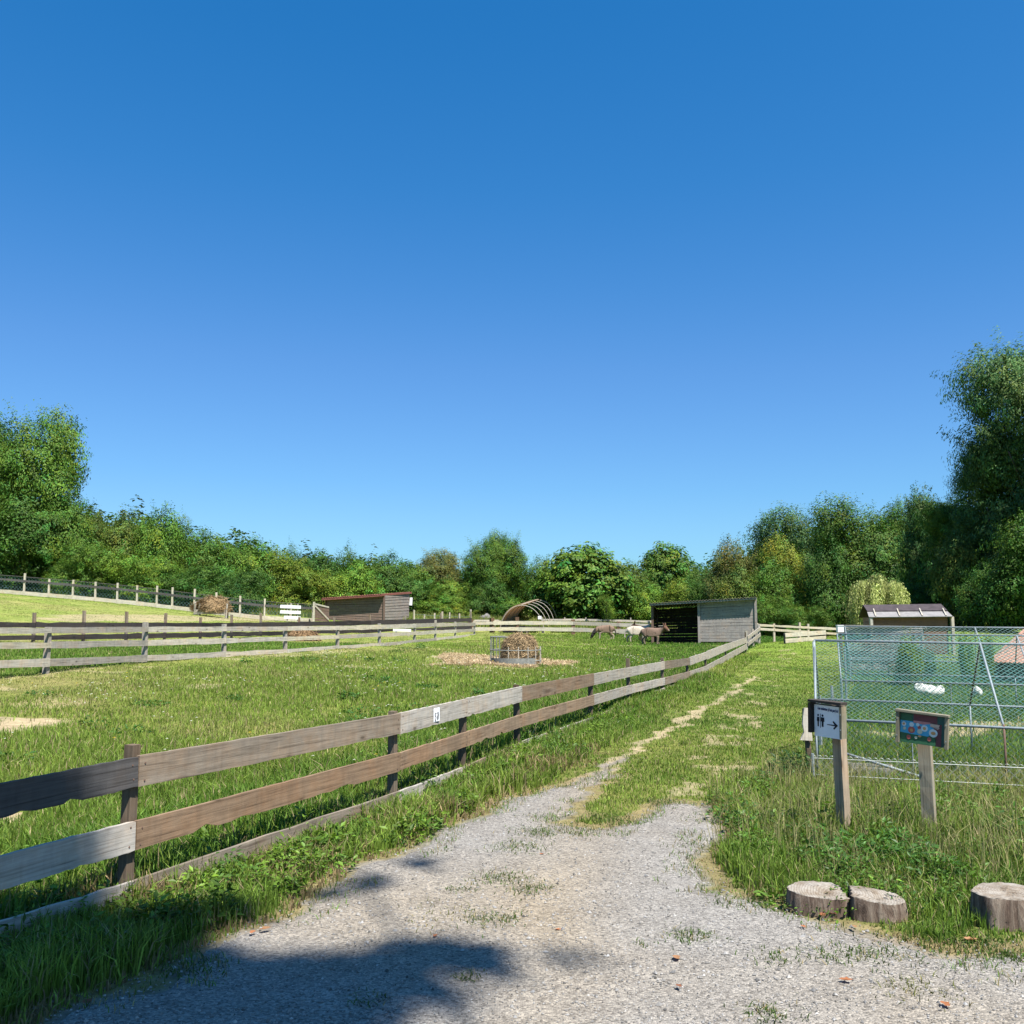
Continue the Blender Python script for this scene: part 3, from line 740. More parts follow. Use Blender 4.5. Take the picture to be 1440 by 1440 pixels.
def build_weeds():
    spots = []
    for i in range(330):   # along the near fence, both sides
        y = RNG.uniform(3.9, 15) if i % 3 else RNG.uniform(3.9, 7); s = RNG.random()
        x = fence_x(np.array([y]))[0] + (RNG.uniform(0.05, 0.55 + 0.03 * y) if s < 0.6 else -RNG.uniform(0.1, 1.2))
        if in_gravel(np.array([x]), np.array([y]))[0]: continue
        g = RNG.random()
        spots.append((x, y, RNG.uniform(0.06, 0.17), RNG.uniform(0.05, 0.22), int(RNG.uniform(40, 120)), RNG.uniform(0.022, 0.06), (0.07 + .09 * g, 0.155 + .10 * g, 0.022)))
    for i in range(230):   # on the verge of the two signs
        x = RNG.uniform(1.5, 5.0); y = RNG.uniform(5.0, 9.0)
        col, dry, hs = cover(np.array([x]), np.array([y]))
        if hs[0] < 0.6 or in_gravel(np.array([x]), np.array([y]))[0]: continue
        g = RNG.random()
        spots.append((x, y, RNG.uniform(0.06, 0.2), RNG.uniform(0.06, 0.28), int(RNG.uniform(50, 150)), RNG.uniform(0.02, 0.055), (0.06 + .07 * g, 0.145 + .09 * g, 0.022)))
    for px, py in [(1200, 1215), (1235, 1220), (1262, 1205), (1290, 1220), (1170, 1205), (1150, 1225), (1275, 1230), (1320, 1245), (1240, 1195)]:
        c = G(px, py); spots.append((c[0], c[1], 0.15, 0.2, 190, 0.05, (0.065, 0.165, 0.025)))
    for i in range(38):    # docks and clover clumps out in the paddock
        y = RNG.uniform(9, 34); x = fence_x(np.array([y]))[0] - RNG.uniform(0.6, 9) * (0.4 + y / 30)
        spots.append((x, y, RNG.uniform(0.10, 0.3), RNG.uniform(0.06, 0.18), int(RNG.uniform(60, 150)), RNG.uniform(0.03, 0.055) * (1 + y / 40), (0.055, 0.15, 0.022)))
    leaf_plants('undergrowth', 'broad leaved green weeds along fence foot and sign verge', 'weeds', spots)
    # clover and daisy heads in the paddock
    n = 1500
    y = RNG.uniform(9, 36, n); x = fence_x(y) - RNG.uniform(0.5, 14, n)
    fx = np.interp(y, FA_XY[:, 1], FA_XY[:, 0])
    k = (fbm(x, y, 2.0, 111) > 0.56) & (x > fx + 0.5); x, y = x[k], y[k]; n = len(x)
    s = 0.012 * (1 + y / 18); z = TZ(x, y) + RNG.uniform(0.07, 0.17, n)
    q = np.array([[-1, 0, 0], [0, -1, 0.3], [1, 0, 0.1], [0, 1, 0.5]])
    V = np.stack([x, y, z], -1)[:, None] + q[None] * s[:, None, None]
    col = np.where((RNG.random(n) < 0.12)[:, None], np.array([0.6, 0.45, 0.04]), np.array([0.6, 0.6, 0.5]))
    o = link(bpy.data.objects.new('clover_flowers', mk_mesh('clover_flowers', V.reshape(-1, 3), np.arange(n * 4).reshape(-1, 4), M_WEED, False, np.repeat(col, 4, 0))))
    tag(o, 'small white and yellow flower heads dotted through the paddock', 'flowers', kind='stuff')

# ------------------------------------------------------------------ the near plank fence along the track
def curve(pts):
    a = np.array(sorted(pts), float)
    return lambda px: float(np.interp(px, a[:, 0], a[:, 1]))
TOP_T = curve([(-60, 1114), (0, 1100), (193, 1063), (367, 1037), (480, 1018), (560, 1002), (731, 964), (831, 947), (883, 938), (930, 930), (966, 925), (991, 916), (1020, 905), (1048, 896.5)])
TOP_B = curve([(-60, 1165), (0, 1148), (193, 1106), (480, 1047), (560, 1031), (731, 986), (831, 963), (883, 951), (930, 941), (966, 935), (991, 927), (1020, 915), (1048, 903.5)])
LOW_T = curve([(-60, 1222), (0, 1203), (187, 1154), (460, 1083), (555, 1059), (729, 1004), (830, 977), (883, 963), (930, 953), (966, 944), (991, 936), (1020, 920), (1048, 905.5)])
LOW_B = curve([(-60, 1271), (0, 1252), (187, 1198), (460, 1112), (555, 1083), (727, 1022), (830, 991), (883, 975), (930, 963), (966, 953), (991, 944), (1020, 929), (1048, 912.5)])
GND_T = curve([(-60, 1316), (0, 1297), (167, 1247), (233, 1224), (310, 1198), (480, 1142), (651, 1076), (727, 1043), (829, 1008), (883, 984), (930, 967), (966, 955), (991, 946)])

def fence_px(y): 
    x = fence_x(np.array([y]))[0]
    d = np.array([x, y, 0.4 - 1.6]); f = d @ FWD
    return 720 + F_PX * x / f

def build_near_fence():
    f = thing('plank_fence', 'low weathered two-rail plank fence bordering the gravel drive and grassy track', 'fence', (FEN_XY[2][0], FEN_XY[2][1], 0))
    stations = [(p, Y) for p, Y in FEN[1:]]
    xy = FEN_XY[1:]
    off = np.array([0.93, -0.37]) * 0.055      # boards stand proud on the track side
    def pt(i, fn):
        px, Y = stations[i]; return np.array([xy[i][0] + off[0], xy[i][1] + off[1], P(px, fn(px), xy[i][1] + off[1])[2]])
    def rail(i, j, ft, fb, mat, **kw):
        px0, px1 = stations[i][0], stations[j][0]
        a = (pt(i, ft) + pt(i, fb)) / 2; b = (pt(j, ft) + pt(j, fb)) / 2
        h = (np.linalg.norm(pt(i, ft) - pt(i, fb)) + np.linalg.norm(pt(j, ft) - pt(j, fb))) / 2
        d = (b - a) / np.linalg.norm(b - a)
        o = beam('rail', a + d * 0.004, b - d * 0.004, h, 0.026, mat, f, **kw)
        if i < 4:
            M = WM[o.name]; L = float(np.linalg.norm(b - a))
            for x in (.035, L - .045):
                for z in (-h * .27, h * .27):
                    mb = MB(); mb.tube([(0, 0, 0), (0, -.004, 0)], .0055, 7); mb.build('nail', M_RUST, o, M @ Matrix.Translation((x + random.uniform(-.008, .008), -.0125, z + random.uniform(-.012, .012))))
        return o
    for i in range(len(xy) - 1):
        g = M_RAIL_GREY
        rail(i, i + 1, TOP_T, TOP_B, [M_RAIL_DARK_SHADE, M_RAIL, M_RAIL_GREY, M_RAIL_GREY, M_RAIL, M_RAIL_GREY, g, M_RAIL, g, g, g][i], chew=0.010 if i < 4 else 0, n=26, label='dark grey top board with tree shade in its colour' if i == 0 else None)
        rail(i, i + 1, LOW_T, LOW_B, [g, M_RAIL_RED, M_RAIL_RED, M_RAIL_RED, M_RAIL_RED, g, g, M_RAIL, g, g, g][i], chew=0.012 if i in (1, 2, 3) else 0.003, n=26, label='split brown lower board' if i == 1 else None)
        if i < 9:
            a = pt(i, GND_T); b = pt(i + 1, GND_T)
            a = a - [0, 0, 0.075]; b = b - [0, 0, 0.075]
            beam('ground_board', a, b, 0.15, 0.024, M_RAIL if i % 2 else M_RAIL_GREY, f, n=10, wob=0.003)
    tops = {0: None}
    topy = {190: 1047, 555: 1000, 650: None, 727: 963, 829: None, 883: 926, 930: 925, 966: None, 991: None, 1020: None, 1048: 889}
    for i, (px, Y) in enumerate(stations):
        x, y = xy[i]
        zt = P(px, TOP_T(px), y)[2]
        t = topy.get(px)
        if t: zt = P(px, t, y)[2]
        else: zt -= 0.02
        lean = 0.012 if i % 2 else -0.008
        beam('post', (x, y, tz(x, y) - 0.15), (x + lean, y, zt), 0.062, 0.06, M_POST, f, side=(0.93, -0.37, 0), n=5)
    # number sheet stapled to the top board
    px = 603; 
    y = np.interp(px, [s[0] for s in stations], xy[:, 1]); 
    for _ in range(6):
        y = y + (px - fence_px(y)) * 0.004
    x = fence_x(np.array([y]))[0]
    zc = (P(px, 994, y)[2] + P(px, 1015, y)[2]) / 2; hh = (P(px, 995, y)[2] - P(px, 1014, y)[2]) / 2
    s = thing('paper_notice', 'small white notice sheet stapled to the top fence board', 'notice', (x, y, zc))
    o = np.array([0.93, -0.37]) * (0.055 + 0.013 + 0.004)
    M = frame((x + o[0], y + o[1], zc), (x + o[0] + 0.37, y + o[1] + 0.93, zc + 0.02))
    w = 0.062
    mb = MB(); mb.prism([(-w, -hh), (w, -hh), (w, hh), (-w, hh)], 0.002, Matrix.Identity(4))
    mb.build('sheet', M_PAPER, s, M)
    mb = MB()
    T = Matrix.Translation((0, -0.0025, 0))
    mb.prism([(-.045, -.055), (-.02, -.06), (-.008, -.02), (-.03, .0), (-.02, .012), (-.012, .004), (-.006, .012), (-.02, .024), (-.044, .002), (-.022, -.022), (-.03, -.045)], 0.001, T)
    mb.prism([(.012, -.055), (.034, -.045), (.04, -.01), (.036, .02), (.024, .028), (.012, .012), (.02, 0), (.01, -.02)], 0.001, T)
    mb.build('printed_mark', M_INK, s, M)

def simple_fence(name, label, stations, rails, post_mat, ptop, post_t=0.09, pz=0.1, group=None, rail_t=0.025, toward=None, skip_posts=()):
    """stations: (px, Y); rails: (part name, top py fn, bottom py fn, material(s)); ptop: py fn of the post tops"""
    pts = [on_ground(px, Y) for px, Y in stations]
    f = thing(name, label, 'fence', pts[len(pts) // 2], group)
    for i, ((px, Y), p) in enumerate(zip(stations, pts)):
        if i in skip_posts: continue
        zt = P(px, ptop(px), Y)[2]
        k = i + 1 if i + 1 < len(pts) else i - 1
        d = pts[k] - pts[i]; side = Vector((d[1], -d[0], 0)).normalized()
        beam('post', (p[0], p[1], p[2] - pz), (p[0] + random.uniform(-.02, .02), p[1], zt + random.uniform(-.02, .02)), post_t, post_t, post_mat, f, side=tuple(side), n=3)
    for (rn, ft, fb, mats) in rails:
        if not isinstance(mats, (list, tuple)): mats = [mats]
        for i in range(len(pts) - 1):
            (pa, Ya), (pb, Yb) = stations[i], stations[i + 1]
            d = pts[i + 1] - pts[i]; nrm = np.array([d[1], -d[0], 0]); nrm /= np.linalg.norm(nrm)
            if nrm @ (CAM - pts[i]) < 0: nrm = -nrm
            nrm = nrm * (post_t / 2 + rail_t / 2 + 0.002)
            def q(px, Y, p):
                zt, zb = P(px, ft(px), Y)[2], P(px, fb(px), Y)[2]
                return np.array([p[0], p[1], (zt + zb) / 2]) + nrm, zt - zb
            a, ha = q(pa, Ya, pts[i]); b, hb = q(pb, Yb, pts[i + 1])
            u = (b - a) / np.linalg.norm(b - a) * 0.006
            beam(rn, a + u, b - u, (ha + hb) / 2, rail_t, mats[i % len(mats)], f, n=4, wob=0.008)
    return f, pts

def build_paddock_fences():
    A_T1 = curve([(-330, 884), (0, 883), (68, 882.5), (205, 881.5), (316, 881), (402, 881), (475, 880), (534, 878.5), (583, 877), (612, 876), (667, 875.5)])
    A_B1 = curve([(-330, 895), (0, 891.5), (68, 890.5), (205, 889), (316, 887.5), (402, 887), (475, 886), (534, 884.5), (583, 882.5), (612, 881), (667, 880)])
    A_T2 = curve([(-330, 905), (0, 904), (68, 902.5), (205, 900), (316, 897.5), (402, 895), (475, 893), (534, 890), (583, 888), (612, 886.5), (667, 884)])
    A_B2 = curve([(-330, 917), (0, 913), (68, 911), (205, 908.5), (316, 905), (402, 901), (475, 898.5), (534, 895), (583, 893), (612, 891), (667, 888)])
    A_T3 = curve([(-330, 936), (0, 929), (68, 926), (205, 921), (316, 917), (402, 912.5), (475, 908), (534, 904), (583, 900), (612, 897), (667, 891)])
    A_B3 = curve([(-330, 948), (0, 941), (68, 937), (205, 930), (316, 924), (402, 918), (475, 912.5), (534, 909.5), (583, 904.5), (612, 901), (667, 894)])
    A_P = curve([(-330, 880), (68, 883), (205, 876), (316, 877), (402, 883), (475, 880), (534, 876), (583, 877), (612, 872), (640, 874), (667, 876)])
    simple_fence('plank_fence', 'pale two-rail plank fence with posts closing the left side of the hay paddock', FA,
                 [('rail', A_T1, A_B1, [M_PALE2, M_PALE, M_RAIL_GREY, M_PALE, M_RAIL_GREY, M_PALE]), ('rail', A_T2, A_B2, [M_PALE, M_PALE2, M_RAIL_GREY, M_PALE]),
                  ('ground_board', A_T3, A_B3, [M_PALE, M_PALE, M_RAIL_GREY, M_RAIL_GREY, M_PALE])], M_RAIL_GREY, A_P, 0.09)
    FB = [(-160, 22.5), (-60, 25), (48, 27), (118, 28.5), (178, 30), (232, 31.5), (282, 33.5), (326, 35.5), (367, 38), (420, 41.5), (470, 45), (520, 49), (570, 53), (620, 57), (662, 61)]
    B_T1 = curve([(-160, 875), (0, 875), (205, 875.5), (320, 876), (475, 873.5), (583, 871), (662, 869)])
    B_B1 = curve([(-160, 883), (0, 882.5), (205, 882), (320, 881.5), (475, 880), (583, 877), (662, 874)])
    B_T2 = curve([(-160, 895), (0, 894.5), (205, 890.5), (320, 889), (475, 886), (583, 884), (662, 880)])
    B_B2 = curve([(-160, 902), (0, 901), (205, 898), (320, 895), (475, 891), (583, 889), (662, 885)])
    B_P = curve([(-160, 861), (48, 861), (118, 859), (178, 860), (232, 862), (282, 868), (326, 864), (367, 862), (420, 868), (470, 868), (520, 864), (570, 866), (620, 862), (662, 860)])
    simple_fence('plank_fence', 'dark tarred plank fence running just behind the pale paddock fence', FB,
                 [('rail', B_T1, B_B1, M_TAR), ('rail', B_T2, B_B2, M_TAR)], M_RAIL, B_P, 0.075)
    # middle back fence with reddish posts
    FCc = [(662, 66), (692, 68), (727, 69), (806, 69), (870, 69), (932, 69)]
    C_T1 = curve([(662, 875), (692, 874), (727, 873), (806, 874), (870, 876), (932, 878)]); C_B1 = curve([(662, 878), (692, 878.5), (727, 878.5), (806, 878.5), (870, 881), (932, 883)])
    C_T2 = curve([(662, 882), (692, 882), (727, 882), (806, 882.5), (870, 884.5), (932, 887)]); C_B2 = curve([(662, 887), (692, 887), (727, 887), (806, 888), (870, 890.5), (932, 893)])
    C_P = curve([(662, 870), (692, 869), (727, 867.5), (806, 871.5), (870, 874), (932, 876)])
    simple_fence('plank_fence', 'pale plank fence with thick red-brown posts across the far end of the hay paddock', FCc,
                 [('rail', C_T1, C_B1, [M_PALE, M_PALE2, M_PALE2, M_RAIL_GREY, M_RAIL_GREY]), ('rail', C_T2, C_B2, [M_PALE, M_PALE2, M_PALE2, M_RAIL_GREY, M_RAIL_GREY])], M_REDPOST, C_P, 0.26, rail_t=0.03)
    # pale rail fence behind the donkeys
    D_T = curve([(760, 870.5), (800, 870), (860, 871), (925, 873)]); D_B = curve([(760, 873), (800, 873), (860, 874), (925, 876)])
    D_T2 = curve([(760, 876), (860, 877.5), (925, 879)]); D_B2 = curve([(760, 879), (860, 881), (925, 882)])
    simple_fence('plank_fence', 'faded grey plank fence behind the grazing donkey, near the shade trees', [(762, 78), (794, 79), (824, 80), (855, 80), (887, 80), (925, 80)],
                 [('rail', D_T, D_B, M_PALE), ('rail', D_T2, D_B2, M_RAIL_GREY)], M_RAIL_GREY, curve([(760, 868), (925, 869)]), 0.1)
    # white posts with wire beyond the dark fence
    f, pts = simple_fence('wire_fence', 'row of thin pale posts with wire in the rough grass behind the left shed', [(582, 72), (597, 73), (611, 73), (622, 73), (632, 74), (646, 74), (662, 75)],
                          [], M_PALE2, curve([(582, 858), (597, 864), (611, 862), (622, 860), (632, 861), (646, 863), (662, 857)]), 0.10)
    mb = MB()
    for k in (0.25, 0.5, 0.8):
        mb.tube([(p[0], p[1] - 0.06, p[2] + k) for p in pts], 0.008, 4)
    mb.build_at('wire', M_WIRE, f)
    # hill fence: pale posts, wire netting, a grey plank and a straw coloured bottom board
    st = [(-80, 62), (-46, 62), (-8, 62)] + [(px, 62) for px in (31, 66, 100, 132, 163, 191, 219, 241, 272, 303, 337, 371)] + [(408, 63), (440, 65)]
    topf = curve([(-80, 796), (31, 806), (66, 814), (100, 815), (132, 818), (163, 820), (191, 823), (219, 824), (241, 826), (272, 828), (303, 833), (337, 838), (371, 842), (408, 849), (440, 852)])
    gz = [on_ground(px, Y) for px, Y in st]
    def py_of(h):
        def fn(px):
            i = int(np.argmin([abs(px - s[0]) for s in st])); p = gz[i] + np.array([0, 0, h]); d = p - CAM
            return 720 - F_PX * (d @ UP) / (d @ FWD)
        return fn
    f, pts = simple_fence('netting_fence', 'hillside fence of pale round posts with grey netting and a straw coloured bottom board', st,
                          [('rail', py_of(1.0), py_of(0.86), M_RAIL_DARK_SHADE), ('ground_board', py_of(0.27), py_of(0.02), M_PALE2)], M_PALE2, topf, 0.105)
    for i in range(len(pts) - 1):
        net = MB()
        net_panel(net, pts[i] + [0, 0.05, 0.3], pts[i + 1] + [0, 0.05, 0.3], pts[i + 1] + [0, 0.05, 1.15], pts[i] + [0, 0.05, 1.15], 0.16, 0.014)
        net.build_at('netting', M_WIRE, f)
    mb = MB(); mb.tube([p + np.array([0, 0, 1.2]) for p in pts], 0.016, 4); mb.build_at('wire', M_RAIL_DARK_SHADE, f)
    # far right pale fence closing the end of the track
    E_T1 = curve([(1064, 877.5), (1115, 880), (1182, 883)]); E_B1 = curve([(1064, 880.5), (1115, 883), (1182, 886)])
    E_T2 = curve([(1064, 882.5), (1115, 886), (1182, 890)]); E_B2 = curve([(1064, 886), (1115, 889), (1182, 893)])
    simple_fence('plank_fence', 'pale plank fence closing the far end of the grassy track', [(1064, 49.5), (1088, 49.6), (1124, 49.8), (1136, 50), (1182, 50.3)],
                 [('rail', E_T1, E_B1, M_PALE2), ('rail', E_T2, E_B2, M_PALE2)], M_PALE, curve([(1064, 876), (1088, 876.5), (1124, 875), (1136, 877), (1182, 881)]), 0.10)
    # low pale gate panel in front of it
    g0, g1 = on_ground(1103, 44.5), on_ground(1160, 45)
    f = thing('low_gate', 'low pale boarded gate across the track before the far fence', 'gate', (g0 + g1) / 2)
    L = g1 - g0
    for t in (0, 0.34, 0.67, 1.0):
        p = g0 + L * t; p[2] = tz(p[0], p[1]); beam('post', (p[0], p[1], p[2] - .1), (p[0], p[1], p[2] + 0.52 - 0.12 * t), 0.09, 0.08, M_RAIL_DARK_SHADE, f, n=2)
    for h in (0.42, 0.16):
        a = g0 + [0, -0.09, h + .02]; b = g1 + [0, -0.09, h - 0.08]
        a[2] = tz(a[0], a[1]) + h; b[2] = tz(b[0], b[1]) + h - 0.1
        beam('rail', a, b, 0.2, 0.03, M_PALE2, f, n=4)
    # short stretch between track fence and shed
    f = thing('plank_fence', 'short sloping board fence leading up to the open grey shed', 'fence', on_ground(1050, 44))
    a, b = on_ground(1049, 43), on_ground(1067, 47)
    for p, h in ((a, .85), ((a + b) / 2, .8), (b, .95)):
        beam('post', (p[0], p[1], tz(p[0], p[1]) - .1), (p[0], p[1], tz(p[0], p[1]) + h), 0.1, 0.09, M_RAIL_GREY, f, n=2)
    for h in (0.25, 0.55):
        beam('rail', a + [0.05, -0.08, h], b + [0.05, -0.08, h + 0.2], 0.16, 0.03, M_RAIL_GREY, f, n=4)

def net_panel(mb, p00, p10, p11, p01, pitch, w):
    """diamond netting in a quadrilateral: flat wires along both diagonals"""
    p00, p10, p11, p01 = [np.array(p, float) for p in (p00, p10, p11, p01)]
    Lx = np.linalg.norm(p10 - p00); Ly = np.linalg.norm(p01 - p00)
    def at(u, v):
        a, b = u / Lx, v / Ly
        return (p00 * (1 - a) + p10 * a) * (1 - b) + (p01 * (1 - a) + p11 * a) * b
    nrm = np.cross(p10 - p00, p01 - p00); nrm /= np.linalg.norm(nrm)
    step = pitch * math.sqrt(2)
    V = []; Fs = []
    for sgn in (1, -1):
        c = -Ly if sgn == 1 else 0
        hi = Lx if sgn == 1 else Lx + Ly
        c += step * 0.5
        while c < hi:
            # line u = c + sgn * v
            v0, v1 = 0.0, Ly
            if sgn == 1: v0 = max(v0, -c); v1 = min(v1, Lx - c)
            else: v0 = max(v0, c - Lx); v1 = min(v1, c)
            if v1 - v0 > 0.01:
                a = at(c + sgn * v0, v0); b = at(c + sgn * v1, v1)
                t = (b - a) / np.linalg.norm(b - a); s = np.cross(t, nrm) * w / 2
                o = nrm * (0.0015 if sgn == 1 else -0.0015)
                k = len(V)
                V += [a - s + o, a + s + o, b + s + o, b - s + o]; Fs.append((k, k + 1, k + 2, k + 3))
            c += step
    if V: mb.add(V, Fs)

# ------------------------------------------------------------------ trees
M_LEAF = leaf_mat('tree_leaf', 0.20, 0.55, 0.18)
M_BARK = wood_mat('bark', [(0.10, 0.085, 0.065), (0.16, 0.14, 0.11)], stain=0.3)

def crown_mesh(name, lobes, clump, leaf, dens, seed, aspect=0.5, out=0.55, up=0.45, fill=0.35, droop=0.0, spiky=0.0, flat=0.75):
    """lobes: (cx, cy, cz, rx, ry, rz). Leaf quads gathered in clumps over each lobe, with loose leaves inside."""
    rng = np.random.default_rng(seed)
    P_, N_, T_ = [], [], []
    lob = np.array(lobes, float)
    for li, (cx, cy, cz, rx, ry, rz) in enumerate(lobes):
        c = np.array([cx, cy, cz]); r = np.array([rx, ry, rz])
        area = 4 * math.pi * ((rx * ry) ** 1.6 / 3 + (rx * rz) ** 1.6 / 3 + (ry * rz) ** 1.6 / 3) ** (1 / 1.6)
        nc = int(1.15 * area / (clump * clump))
        d = rng.normal(0, 1, (nc, 3)); d /= np.linalg.norm(d, axis=1)[:, None]
        rad = rng.uniform(0.72, 1.04, nc); k = rng.random(nc) < spiky; rad[k] += rng.uniform(0.05, 0.28, k.sum())
        cc = c + d * r * rad[:, None]
        # drop clumps buried in another lobe
        bury = np.zeros(nc, bool)
        for lj in range(len(lobes)):
            if lj != li: bury |= ((((cc - lob[lj, :3]) / lob[lj, 3:]) ** 2).sum(1) < 0.42)
        cc, d, k = cc[~bury], d[~bury], k[~bury]; nc = len(cc)
        cr = clump * rng.uniform(0.55, 1.25, nc)
        ctone = rng.lognormal(0, 0.24, nc); chue = rng.normal(0, 1, nc)
        for i in range(nc):
            m = int(dens * (cr[i] / clump) ** 2 * rng.uniform(0.7, 1.25))
            o = rng.normal(0, 1, (m, 3)); o /= np.linalg.norm(o, axis=1)[:, None]; o *= (cr[i] * 0.92 * rng.random(m) ** 0.45)[:, None]; o[:, 2] *= flat
            if k[i]: o = o * 0.55 + d[i] * (cr[i] * rng.uniform(-.6, 1.1, m))[:, None]
            o += d[i] * cr[i] * 0.2
            o[:, 2] -= droop * np.abs(rng.normal(0, 1, m)) * cr[i]
            P_.append(cc[i] + o)
            nn = o / (np.linalg.norm(o, axis=1)[:, None] + 1e-6) * 0.6 + d[i] * out + np.array([0, 0, up]) + rng.normal(0, 0.26, (m, 3))
            N_.append(nn)
            lt = ctone[i] * rng.lognormal(0, 0.13, m)
            hue = 0.14 * chue[i] + rng.normal(0, 0.1, m)
            T_.append(np.stack([lt * (1 + hue * 1.2), lt, lt * (1 - hue * 0.8)], -1))
        mf = int(fill * dens * nc)
        d2 = rng.normal(0, 1, (mf, 3)); d2 /= np.linalg.norm(d2, axis=1)[:, None]
        P_.append(c + d2 * r * (rng.random(mf) ** 0.5 * 0.8)[:, None]); N_.append(d2 + rng.normal(0, .5, (mf, 3)))
        lt = rng.lognormal(-0.1, 0.25, mf); T_.append(np.stack([lt, lt, lt], -1))
    p = np.concatenate(P_); nn = np.concatenate(N_); t = np.clip(np.concatenate(T_), 0.15, 2.4)
    nn /= np.linalg.norm(nn, axis=1)[:, None] + 1e-9
    m = len(p)
    a = rng.normal(0, 1, (m, 3)); u = np.cross(nn, a); u /= np.linalg.norm(u, axis=1)[:, None] + 1e-9
    if droop: u = u * 0.5 + np.array([0, 0, -1.0]) * 0.8; u -= nn * (u * nn).sum(1)[:, None]; u /= np.linalg.norm(u, axis=1)[:, None] + 1e-9
    w = np.cross(nn, u)
    L = leaf * rng.uniform(0.6, 1.35, m)[:, None]
    fold = nn * L * rng.uniform(-0.12, 0.2, m)[:, None]
    V = np.stack([p - u * L * .5, p + w * L * aspect * .5 + fold, p + u * L * .5, p - w * L * aspect * .5 + fold], 1).reshape(-1, 3)
    V[:, 2] = np.maximum(V[:, 2], 0.03)
    return mk_mesh(name, V, np.arange(m * 4).reshape(-1, 4), M_LEAF, False, np.repeat(t, 4, 0))

def trunk_mesh(name, h, r, limbs, seed, lean=0.3):
    rng = random.Random(seed); mb = MB()
    n = 7; pts = []; x = y = 0
    for i in range(n):
        pts.append((x, y, h * i / (n - 1) - (0.3 if i == 0 else 0))); x += rng.uniform(-lean, lean) * h / 30; y += rng.uniform(-lean, lean) * h / 30
    mb.tube(pts, [r * (1.25 if i == 0 else 1) * (1 - 0.75 * i / (n - 1)) for i in range(n)], 8)
    for k in range(limbs):
        i = rng.randint(2, n - 2); a = k * 2.4 + rng.uniform(-.4, .4); L = h * rng.uniform(0.2, 0.32); p = pts[i]
        q = [(p[0] + math.cos(a) * L * t * 0.8, p[1] + math.sin(a) * L * t * 0.8, p[2] + L * (0.75 * t + 0.2 * t * t)) for t in (0, 0.3, 0.6, 0.85, 1)]
        mb.tube(q, [r * .5 * (1 - .8 * t) for t in (0, .3, .6, .85, 1)], 6)
    return mb.mesh(name, M_BARK, True)

